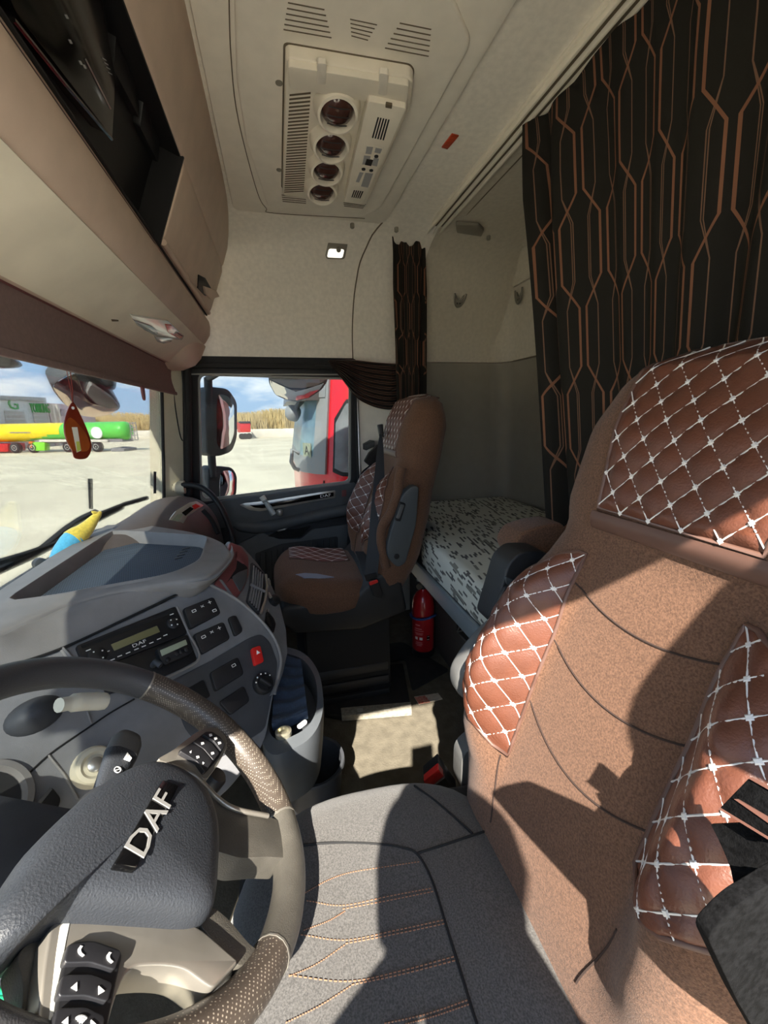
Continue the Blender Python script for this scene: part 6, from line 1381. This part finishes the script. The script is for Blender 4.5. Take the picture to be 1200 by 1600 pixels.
def tsk(name, s0, s1, zs, d0, d1, mat, nu=20, nv=4):
    """curved panel following the cab skin; zs(u) gives lower and upper height"""
    def fn(u, v):
        s = s0+(s1-s0)*u; z0, z1 = zs(u); p, n_ = cpt(s, z0+(z1-z0)*v, d0); return (p, n_*(d1-d0))
    return add(name, *g_shell(fn, nu, nv, 1.0), mat, nt_, 40)
def tring2(z):
    P = [cpt(k/10, z, 0)[0] for k in range(0, 31)]; return P+[Vector((NX+2.5, NY-0.2, z)), Vector((NX+2.5, NY-2.2, z)), Vector((NX, NY-2.2, z))]
loft('cab_body', [tring2(z) for z in (-1.25, -0.5, 0.2, 0.66, 1.0, 1.4, 1.75, 2.0)], REDT, nt_, smooth=40)
tsk('corner_panel', 1.56, 3.0, lambda u: (0.67, 0.80), 0.0, 0.02, TGREY)
tsk('windscreen_pillar', 1.47, 1.62, lambda u: (0.67, 1.46), 0.0, 0.022, TGREY, 8)
wsn = tsk('windscreen', 1.60, 3.0, lambda u: (0.76, 1.24), 0.0, 0.018, TGL)
tsk('windscreen_header', 1.50, 3.0, lambda u: (1.24, 1.40), 0.0, 0.03, TGREY)
tsk('sun_visor', 1.58, 3.0, lambda u: (1.22, 1.30), 0.02, 0.16, mk('truck_visor', (96, 92, 90), 0.4))
tsk('door_window_rim', 1.10, 1.40, lambda u: (0.66+0.10*max(0, u-0.7), 1.22-0.35*max(0, u-0.6)), 0.0, 0.010, BLACK, 12)
tsk('door_window', 1.12, 1.38, lambda u: (0.69+0.10*max(0, u-0.7), 1.19-0.35*max(0, u-0.6)), 0.004, 0.016, TSG, 12)
tube('door_shut_line', [cpt(1.50, z, 0.002)[0] for z in (-1.0, 0.0, 0.4, 0.62)], 0.006, BLACK, nt_, 6)
p_, n_ = cpt(1.72, 0.84, 0.02); fcd = Frame(p_, n_.cross(Vector((0, 0, 1)))*-1, (0, 0, 1)); cdw = plate('windscreen_card', fcd, [(-0.06, -0.05), (0.06, -0.05), (0.06, 0.06), (-0.06, 0.06)], 0.0, 0.006, LCDG, nt_)
text('windscreen_lettering', 'A', 0.10, fcd, 0, 0, 0.007, DASHD, cdw)
p_, n_ = cpt(1.12, 0.98, 0.14); fmm = Frame(p_, (0.1, -1, 0), (0, 0, 1)); plate('door_mirror', fmm, rr(0.02, 0.0, 0.20, 0.50, 0.05), -0.05, 0.05, REDT, nt_, 0.025, 3)
tube('mirror_arm', [cpt(1.16, 1.27, -0.02)[0], cpt(1.14, 1.29, 0.12)[0], cpt(1.08, 1.22, 0.16)[0]], 0.025, TGREY, nt_, 8)
fmr = hX(457, 645, 3.5); tube('front_mirror_arm', [cpt(2.0, 1.26, 0.0)[0], fmr+Vector((0.05, -0.06, 0.07)), fmr], 0.022, TGREY, nt_, 8)
dome('front_mirror', Frame(fmr, (0, -1, 0), (0, 0, 1)), sm([(-0.06, 0.0), (-0.03, 0.06), (0.05, 0.05), (0.07, 0.0), (0.03, -0.07), (-0.04, -0.05)], 3, True), -0.03, 0.05, TGREY, nt_, 5, 2.0)
tube('corner_bracket', [hX(*zw(*p), 3.3) for p in ((775, 640), (722, 612), (716, 700), (740, 745), (775, 760))], 0.016, TGREY, nt_, 8)
for x in (NX+0.3, NX+2.2): lathe('wheel', Frame((x-0.15, NY-1.45, ZG+0.5), (0, 1, 0), (0, 0, 1)), [(0.3, 0), (0.5, 0.02), (0.5, 0.30), (0.3, 0.32)], TYRE, nt_, 24)

# ---- our own mirrors and wipers
def mirror(name, label, o, hx, up, gpx, hpx, depth, bulge=0.0):
    fr = Frame(o, hx, up); t = thing(name, label, 'mirror', o)
    plate('mirror_housing', fr, rnd(fr.px(hpx), 0.03), -depth, -0.004, DOORD, t, 0.02, 3)
    dome('mirror_glass', fr, rnd(fr.px(gpx, 0.002), 0.025, 5), -0.006, 0.008+bulge, MIRROR, t, 8, 2.0)
    return t, fr
m1, fr1 = mirror('door_mirror', 'tall two-part mirror in dark housing outside the passenger window', hX(353, 655, 2.55), (0.6, -0.8, 0), (0, 0, 1), [(340, 608), (358, 612), (369, 630), (369, 680), (362, 700), (345, 709), (338, 700), (337, 640)], [(322, 603), (358, 607), (372, 628), (372, 684), (364, 706), (344, 713), (324, 713), (322, 650)], 0.10)
fr2 = Frame(hX(352, 757, 2.55), (0.6, -0.8, 0), (0, 0, 1))
g_, h_, = ([(345, 735), (362, 733), (369, 745), (368, 770), (358, 784), (344, 786), (343, 760)], [(326, 728), (345, 729), (364, 730), (372, 743), (371, 773), (360, 788), (330, 788), (326, 760)])
plate('lower_housing', fr2, rnd(fr2.px(h_), 0.03), -0.10, -0.004, DOORD, m1, 0.02, 3); dome('lower_glass', fr2, rnd(fr2.px(g_, 0.002), 0.025, 5), -0.006, 0.018, MIRROR, m1, 8, 2.0)
tube('mirror_post', [hX(325, 590, 2.52), hX(327, 650, 2.52), hX(331, 720, 2.52), hX(333, 745, 2.52)], 0.022, DOORD, m1, 10)
tube('mirror_bracket', [hX(325, 592, 2.52), hX(340, 583, 2.40), hX(352, 578, 2.14)], 0.018, DOORD, m1, 8)
t = thing('kerb_mirror', 'bowl-shaped kerb mirror hanging above the passenger window outside', 'mirror', hX(466, 600, 2.42))
FKm = Frame(hX(466, 604, 2.42), (0.0, -1, 0), (-0.95, 0, 1)); ko = [zw(552, 100), zw(556, 150), zw(600, 230), zw(680, 265), zw(760, 275), zw(850, 250), zw(940, 190), zw(980, 130), zw(982, 95), zw(900, 82), zw(600, 78)]
plate('mirror_housing', FKm, rnd(FKm.px(ko), 0.02), -0.09, -0.004, DOORG, t, 0.02, 3)
dome('mirror_glass', FKm, rnd(FKm.px([zw(562, 108), zw(565, 150), zw(605, 222), zw(685, 257), zw(760, 265), zw(845, 242), zw(930, 185), zw(968, 130), zw(900, 160), zw(800, 178), zw(700, 172), zw(620, 140)], 0.0), 0.01), -0.006, 0.016, MIRROR, t, 6, 2.0)
plate('mirror_top', FKm, rnd(FKm.px([zw(556, 100), zw(600, 80), zw(900, 80), zw(978, 100), zw(900, 150), zw(800, 170), zw(700, 165), zw(620, 132)], 0.014), 0.01), -0.01, 0.014, TGREY, t, 0.006)
tube('mirror_arm', [hX(470, 596, 2.44), hX(468, 580, 2.42), hX(466, 552, 2.15)], 0.03, DOORD, t, 10)
# front proximity mirror seen through the windscreen
nm_ = Vector((-0.75, -0.55, -0.95)).normalized(); hm_ = Vector((0.55, -0.75, 0)).normalized(); FYm = Frame(hY(138, 620, 0.70), hm_, nm_.cross(hm_)); t = thing('front_mirror', 'large shell-shaped front mirror hanging outside the windscreen', 'mirror', FYm.o)
fo_ = [z3(325, 265), z3(350, 235), z3(420, 195), z3(480, 170), z3(560, 185), z3(650, 260), z3(740, 350), z3(766, 395), z3(750, 420), z3(680, 450), z3(580, 462), z3(500, 450), z3(400, 380), z3(345, 310)]
plate('mirror_housing', FYm, rnd(FYm.px(fo_), 0.02), -0.10, -0.004, DOORG, t, 0.02, 3)
dome('mirror_glass', FYm, rnd(FYm.px([z3(333, 268), z3(355, 240), z3(425, 200), z3(478, 178), z3(500, 230), z3(540, 310), z3(600, 370), z3(680, 400), z3(755, 400), z3(680, 442), z3(580, 455), z3(505, 442), z3(408, 374)], 0.0), 0.015), -0.006, 0.02, mk('bronze_mirror', (214, 200, 186), 0.06, metal=1.0), t, 6, 2.0)
plate('mirror_rim_plate', FYm, rnd(FYm.px([z3(540, 300), z3(570, 240), z3(700, 330), z3(750, 390), z3(680, 395), z3(610, 368)], 0.02), 0.01), 0.0, 0.022, TGREY, t, 0.006)
dome('mirror_mount', FYm, sm(FYm.px([z3(610, 205), z3(690, 210), z3(745, 245), z3(745, 290), z3(700, 305), z3(650, 270)], 0.0), 3, True), -0.04, 0.05, DOORD, t, 6, 2.2)
tube('mirror_arm', [FYm.W(*FYm.hit(*z3(690, 255)), -0.02), (1.93, 0.68, 1.42), (1.90, 0.63, 1.52), (1.88, 0.58, 1.60)], 0.025, DOORD, t, 10)
t = thing('front_mirror', 'second dark mirror housing at the top left edge of the windscreen', 'mirror', hY(10, 560, 0.92))
FYk = Frame(hY(8, 560, 0.92), (0.85, -0.52, 0), (0, 0.35, 1)); dome('mirror_housing', FYk, sm(FYk.px([(-30, 555), (10, 552), (43, 562), (40, 568), (10, 569), (-30, 566)]), 3, True), -0.04, 0.05, DOORG, t, 6, 2.2)
tube('mirror_arm', [FYk.W(*FYk.hit(5, 560), -0.01), hY(5, 530, 0.80), hY(5, 500, 0.66), (hY(5, 500, 0.66).x, 0.60, 1.88)], 0.025, DOORD, t, 8)
# wiper across the lower windscreen
def onw(x, y, off):
    Y = 0.7
    for _ in range(20): p = hY(x, y, Y); Y = 0.5*Y+0.5*(wsc(min(max(p.x, -0.05), 1.98), min(max(p.z, 0.6), 1.42))+off)
    return hY(x, y, Y)
t = thing('wiper', 'long windscreen wiper lying across the lower windscreen', 'wiper', onw(60, 850, 0.03))
tube('wiper_blade', [onw(x, y, 0.025) for x, y in ((-40, 893), (0, 878), (40, 866), (85, 850), (115, 832), (160, 802), (195, 788), (230, 778))], 0.009, RUBBER, t, 6)
tube('wiper_frame', [onw(x, y, 0.035) for x, y in ((-40, 905), (0, 890), (50, 868), (100, 842), (150, 812), (190, 792))], 0.013, DOORD, t, 6)
tube('wiper_spine', [onw(x, y, 0.04) for x, y in ((60, 862), (105, 825), (125, 812), (150, 800))], 0.012, DOORD, t, 6)
t = thing('washer_rods', 'pair of thin upright rods outside the windscreen behind the wiper', 'rod', onw(141, 792, 0.06))
for dx in (0, 4): tube('rod', [onw(139+dx, 748, 0.06), onw(141+dx*0.6, 795, 0.06)], 0.004, DOORD, t, 6)
# ---- hanging air freshener
AFp = hY(120, 640, 0.47); FAF = Frame(AFp, (0.80, -0.60, 0), (0, 0, 1))
t = thing('air_freshener', 'leaf-shaped amber air freshener card hanging behind the windscreen', 'air freshener', AFp)
afo = [z3(458, 355), z3(425, 395), z3(402, 470), z3(400, 540), z3(420, 605), z3(450, 660), z3(468, 705), z3(535, 706), z3(565, 665), z3(569, 610), z3(545, 530), z3(505, 440)]
cdp = plate('card', FAF, sm(FAF.px(afo), 3, True), -0.002, 0.002, AMBERD, t, 0.001)
plate('card_print', FAF, sm(FAF.px([z3(440, 450), z3(405, 500), z3(408, 560), z3(430, 610), z3(455, 655), z3(540, 660), z3(560, 620), z3(540, 560), z3(505, 510)], 0.002), 3, True), 0.0015, 0.003, AMBER, cdp)
plate('card_label', FAF, FAF.px([z3(448, 510), z3(482, 510), z3(506, 655), z3(480, 668)], 0.003), 0.0025, 0.004, mk('pale_label', (224, 220, 206), 0.5), cdp)
plate('label_stripe', FAF, FAF.px([z3(476, 600), z3(496, 598), z3(505, 652), z3(482, 664)], 0.004), 0.0035, 0.0046, mk('lime_label', (190, 200, 90), 0.5), cdp)
a, b = FAF.hit(*z3(457, 390), 0.003); lathe('eyelet', FAF.shifted(a, b, 0.001), [(0.0035, 0), (0.0035, 0.002)], WHITEP, cdp, 10)
pk_ = FAF.W(*FAF.hit(*z3(457, 385)), 0.0)
tube('string', [pk_, FAF.W(*FAF.hit(*z3(440, 270)), 0.0), FAF.W(*FAF.hit(*z3(415, 150)), 0.0), FAF.W(*FAF.hit(*z3(410, 60)), 0.0)], 0.0009, AMBERD, t, 5)
tube('string', [pk_, FAF.W(*FAF.hit(*z3(452, 270)), 0.0), FAF.W(*FAF.hit(*z3(438, 150)), 0.0), FAF.W(*FAF.hit(*z3(436, 60)), 0.0)], 0.0009, AMBERD, t, 5)
# ---- blue and yellow soft toy bird on the front of the dash
zt_ = lambda x, y: (60+x/6.0, 740+y/6.0)
FTy = Frame(hY(120, 830, 0.60), (0.82, -0.57, 0), (0, 0, 1))
t = thing('soft_toy', 'yellow and blue soft toy bird leaning on the front of the dashboard', 'toy', FTy.o)
def blob(name, pts, mat, k=14):
    R = []
    P = [FTy.W(*FTy.hit(*zt_(x, y)), 0.0) for x, y, r_ in pts]; q0 = FTy.W(*FTy.hit(*zt_(0, 0)), 0); q1 = FTy.W(*FTy.hit(*zt_(100, 0)), 0); sc_ = (q1-q0).length/100
    return add(name, *g_tube([tuple(p) for p in P], [r_*sc_*1.25 for *_, r_ in pts], k), mat, t, 70)
blob('toy_head', sm([(585, 360, 14), (560, 385, 30), (520, 430, 42), (470, 490, 58), (420, 540, 72), (370, 580, 86), (320, 620, 92)], 4), YELLOWP)
blob('toy_body', sm([(345, 605, 90), (310, 640, 92), (270, 690, 88), (225, 740, 80), (180, 790, 62), (140, 840, 40)], 4), BLUEP)
blob('toy_foot', sm([(440, 470, 10), (430, 500, 24), (410, 520, 28), (395, 540, 14)], 4), YELLOWP); blob('toy_beak', sm([(500, 355, 6), (520, 365, 16), (560, 375, 16), (590, 370, 6)], 3), YELLOWP)
p = FTy.W(*FTy.hit(*zt_(60, 850)), -0.02); tag(lathe('windscreen_clip', Frame(p, (0.8, -0.6, 0), (0, 0, 1)), [(0.016, -0.01), (0.016, 0.006), (0.008, 0.01)], DOORG, None, 16), 'round dark clip beside the blue end of the soft toy', 'clip')
ps_ = onw(242, 752, -0.012); frs = Frame(ps_, (0.9, -0.4, 0), (0, 0.1, 1)); tag(plate('windscreen_sticker', frs, frs.px([(240, 737), (244, 737), (244, 771), (240, 771)]), -0.001, 0.001, DASHD, None), 'narrow dark strip stuck at the right edge of the windscreen', 'sticker')
# ================================================================== THE PHOTOGRAPHER, on the boarding step behind the lens (throws the shadow on the seat)
SKIN_ = mk('skin', (196, 150, 124), 0.6); JACK = mk('navy_jacket', (44, 50, 66), 0.9, noise=(60, 0.1)); TROU = mk('grey_trousers', (60, 60, 64), 0.9); HAIRM = mk('dark_hair', (48, 38, 32), 0.8)
tag(box('boarding_step', (-0.75, -0.35, -0.56), (-0.20, 0.45, -0.50), DASHD, None, 0.01), 'dark boarding step below the open driver doorway', 'step')
def skin_body():
    V, E, R = [], [], []
    def v(p, r, par=None):
        V.append(p); R.append(r); i = len(V)-1
        if par is not None: E.append((par, i))
        return i
    hip = v((-0.45, 0.02, 0.38), (0.15, 0.12)); bel = v((-0.37, 0.02, 0.58), (0.145, 0.115), hip); ch = v((-0.31, 0.01, 0.76), (0.165, 0.115), bel); up = v((-0.285, 0.0, 0.88), (0.13, 0.09), ch)
    nk = v((-0.262, 0.0, 0.955), (0.052, 0.055), up); jw = v((-0.235, 0.03, 1.02), (0.062, 0.075), nk); hd = v((-0.235, 0.035, 1.10), (0.075, 0.092), jw); tp = v((-0.245, 0.035, 1.165), (0.06, 0.075), hd)
    nose = v((-0.130, 0.035, 1.065), (0.010, 0.010), hd)
    for s in (1, -1):
        sh = v((-0.285, 0.17*s, 0.875), (0.062, 0.062), up); el = v((-0.22, 0.27, 0.78) if s > 0 else (-0.31, -0.20, 0.66), (0.055, 0.055), sh); fa = v((-0.165, 0.16, 0.855) if s > 0 else (-0.20, -0.12, 0.80), (0.048, 0.048), el); wr = v((-0.115, 0.050*s-0.018, 0.925), (0.028, 0.024), fa); pm = v((-0.085, 0.048*s-0.018, 0.985), (0.030, 0.018), wr)
        for k, (dz, ln) in enumerate(((0.052, 0.9), (0.034, 1.0), (0.016, 0.95), (-0.002, 0.75))):
            a = v((-0.058, 0.052*s-0.018, 0.99+dz*0.7), (0.0095, 0.0095), pm); b = v((-0.036, 0.050*s-0.018, 0.995+dz*ln), (0.0085, 0.0085), a); c = v((-0.026, 0.034*s-0.018, 0.998+dz*ln), (0.0075, 0.0075), b)
        a = v((-0.075, 0.026*s-0.018, 0.985), (0.011, 0.011), pm); b = v((-0.058, 0.018*s-0.018, 1.015), (0.009, 0.009), a)
        hp = v((-0.455, 0.10*s+0.02, 0.28), (0.095, 0.10), hip); kn = v((-0.44, 0.11*s+0.02, -0.06), (0.062, 0.062), hp); an = v((-0.50, 0.11*s+0.02, -0.43), (0.042, 0.045), kn); tr = v((-0.40, 0.12*s+0.02, -0.470), (0.040, 0.028), an)
    me = bpy.data.meshes.new('person'); me.from_pydata(V, E, []); o = bpy.data.objects.new('person_tmp', me); COL.objects.link(o)
    sk = o.modifiers.new('s', 'SKIN'); sk.use_smooth_shade = True
    for i, d in enumerate(me.skin_vertices[0].data): d.radius = R[i]; d.use_root = (i == 0)
    sb = o.modifiers.new('u', 'SUBSURF'); sb.levels = 2; sb.render_levels = 2
    dg = bpy.context.evaluated_depsgraph_get(); ev = o.evaluated_get(dg); m2 = bpy.data.meshes.new_from_object(ev)
    bpy.data.objects.remove(o, do_unlink=True); return m2
pm_ = skin_body(); pm_.materials.clear()
for m in (SKIN_, JACK, TROU): pm_.materials.append(m)
for p in pm_.polygons:
    c = p.center; p.use_smooth = True
    p.material_index = 0 if (c.z > 0.945 or (c.x > -0.118 and c.z > 0.90)) else (1 if c.z > 0.36 else 2)
pers = bpy.data.objects.new('person', pm_); COL.objects.link(pers)
tag(pers, 'person in a navy jacket photographing, seen only as the shadow on the driver seat', 'person')
FHd = Frame((-0.25, 0, 1.12), (0, 1, 0), (1, 0, 0)); FHd = Frame((-0.252, 0.035, 1.10), (1, 0, 0), (0, 1, 0))
lathe('hair', FHd, [(0.096, -0.01), (0.101, 0.035), (0.094, 0.075), (0.068, 0.105), (0.03, 0.118), (0.001, 0.12)], HAIRM, pers, 24)
for s in (1, -1):
    add('eye', *g_lathe(Frame((-0.158, 0.033*s+0.035, 1.092), (0, 1, 0), (0, 0, 1)), [(0.010, -0.002), (0.008, 0.004), (0.001, 0.006)], 10), WHITEP, pers, 60)
    add('ear', *g_lathe(Frame((-0.24, 0.083*s+0.035, 1.085), (1, 0, 0), (0, 0, 1)), [(0.018, -0.008), (0.026, 0.0), (0.018, 0.008)], 14), SKIN_, pers, 60)
tag(box('phone', (-0.034, -0.055, 0.965), (-0.025, 0.021, 1.118), GLOSSB, None, 0.003), 'phone held up by the photographer behind the lens', 'phone')

# unseen curtain added at the rear of the driver doorway to shade the seat back
def dcur(u, v):
    z = 1.43-0.37*v; yf = -0.322+0.11*smoothstep(0.0, 0.75, v)-0.05*smoothstep(0.8, 1.0, v); y = -0.455+(yf+0.455)*u
    return (Vector((-0.105+0.014*math.sin(u*30+v*2), y, z)), Vector((1, 0, 0)))
o = add('side_window_curtain', *g_shell(dcur, 48, 16, 0.004), STRIPE, None, 60); tag(o, 'unseen dark curtain added at the rear of the driver doorway to shade the seat', 'curtain')
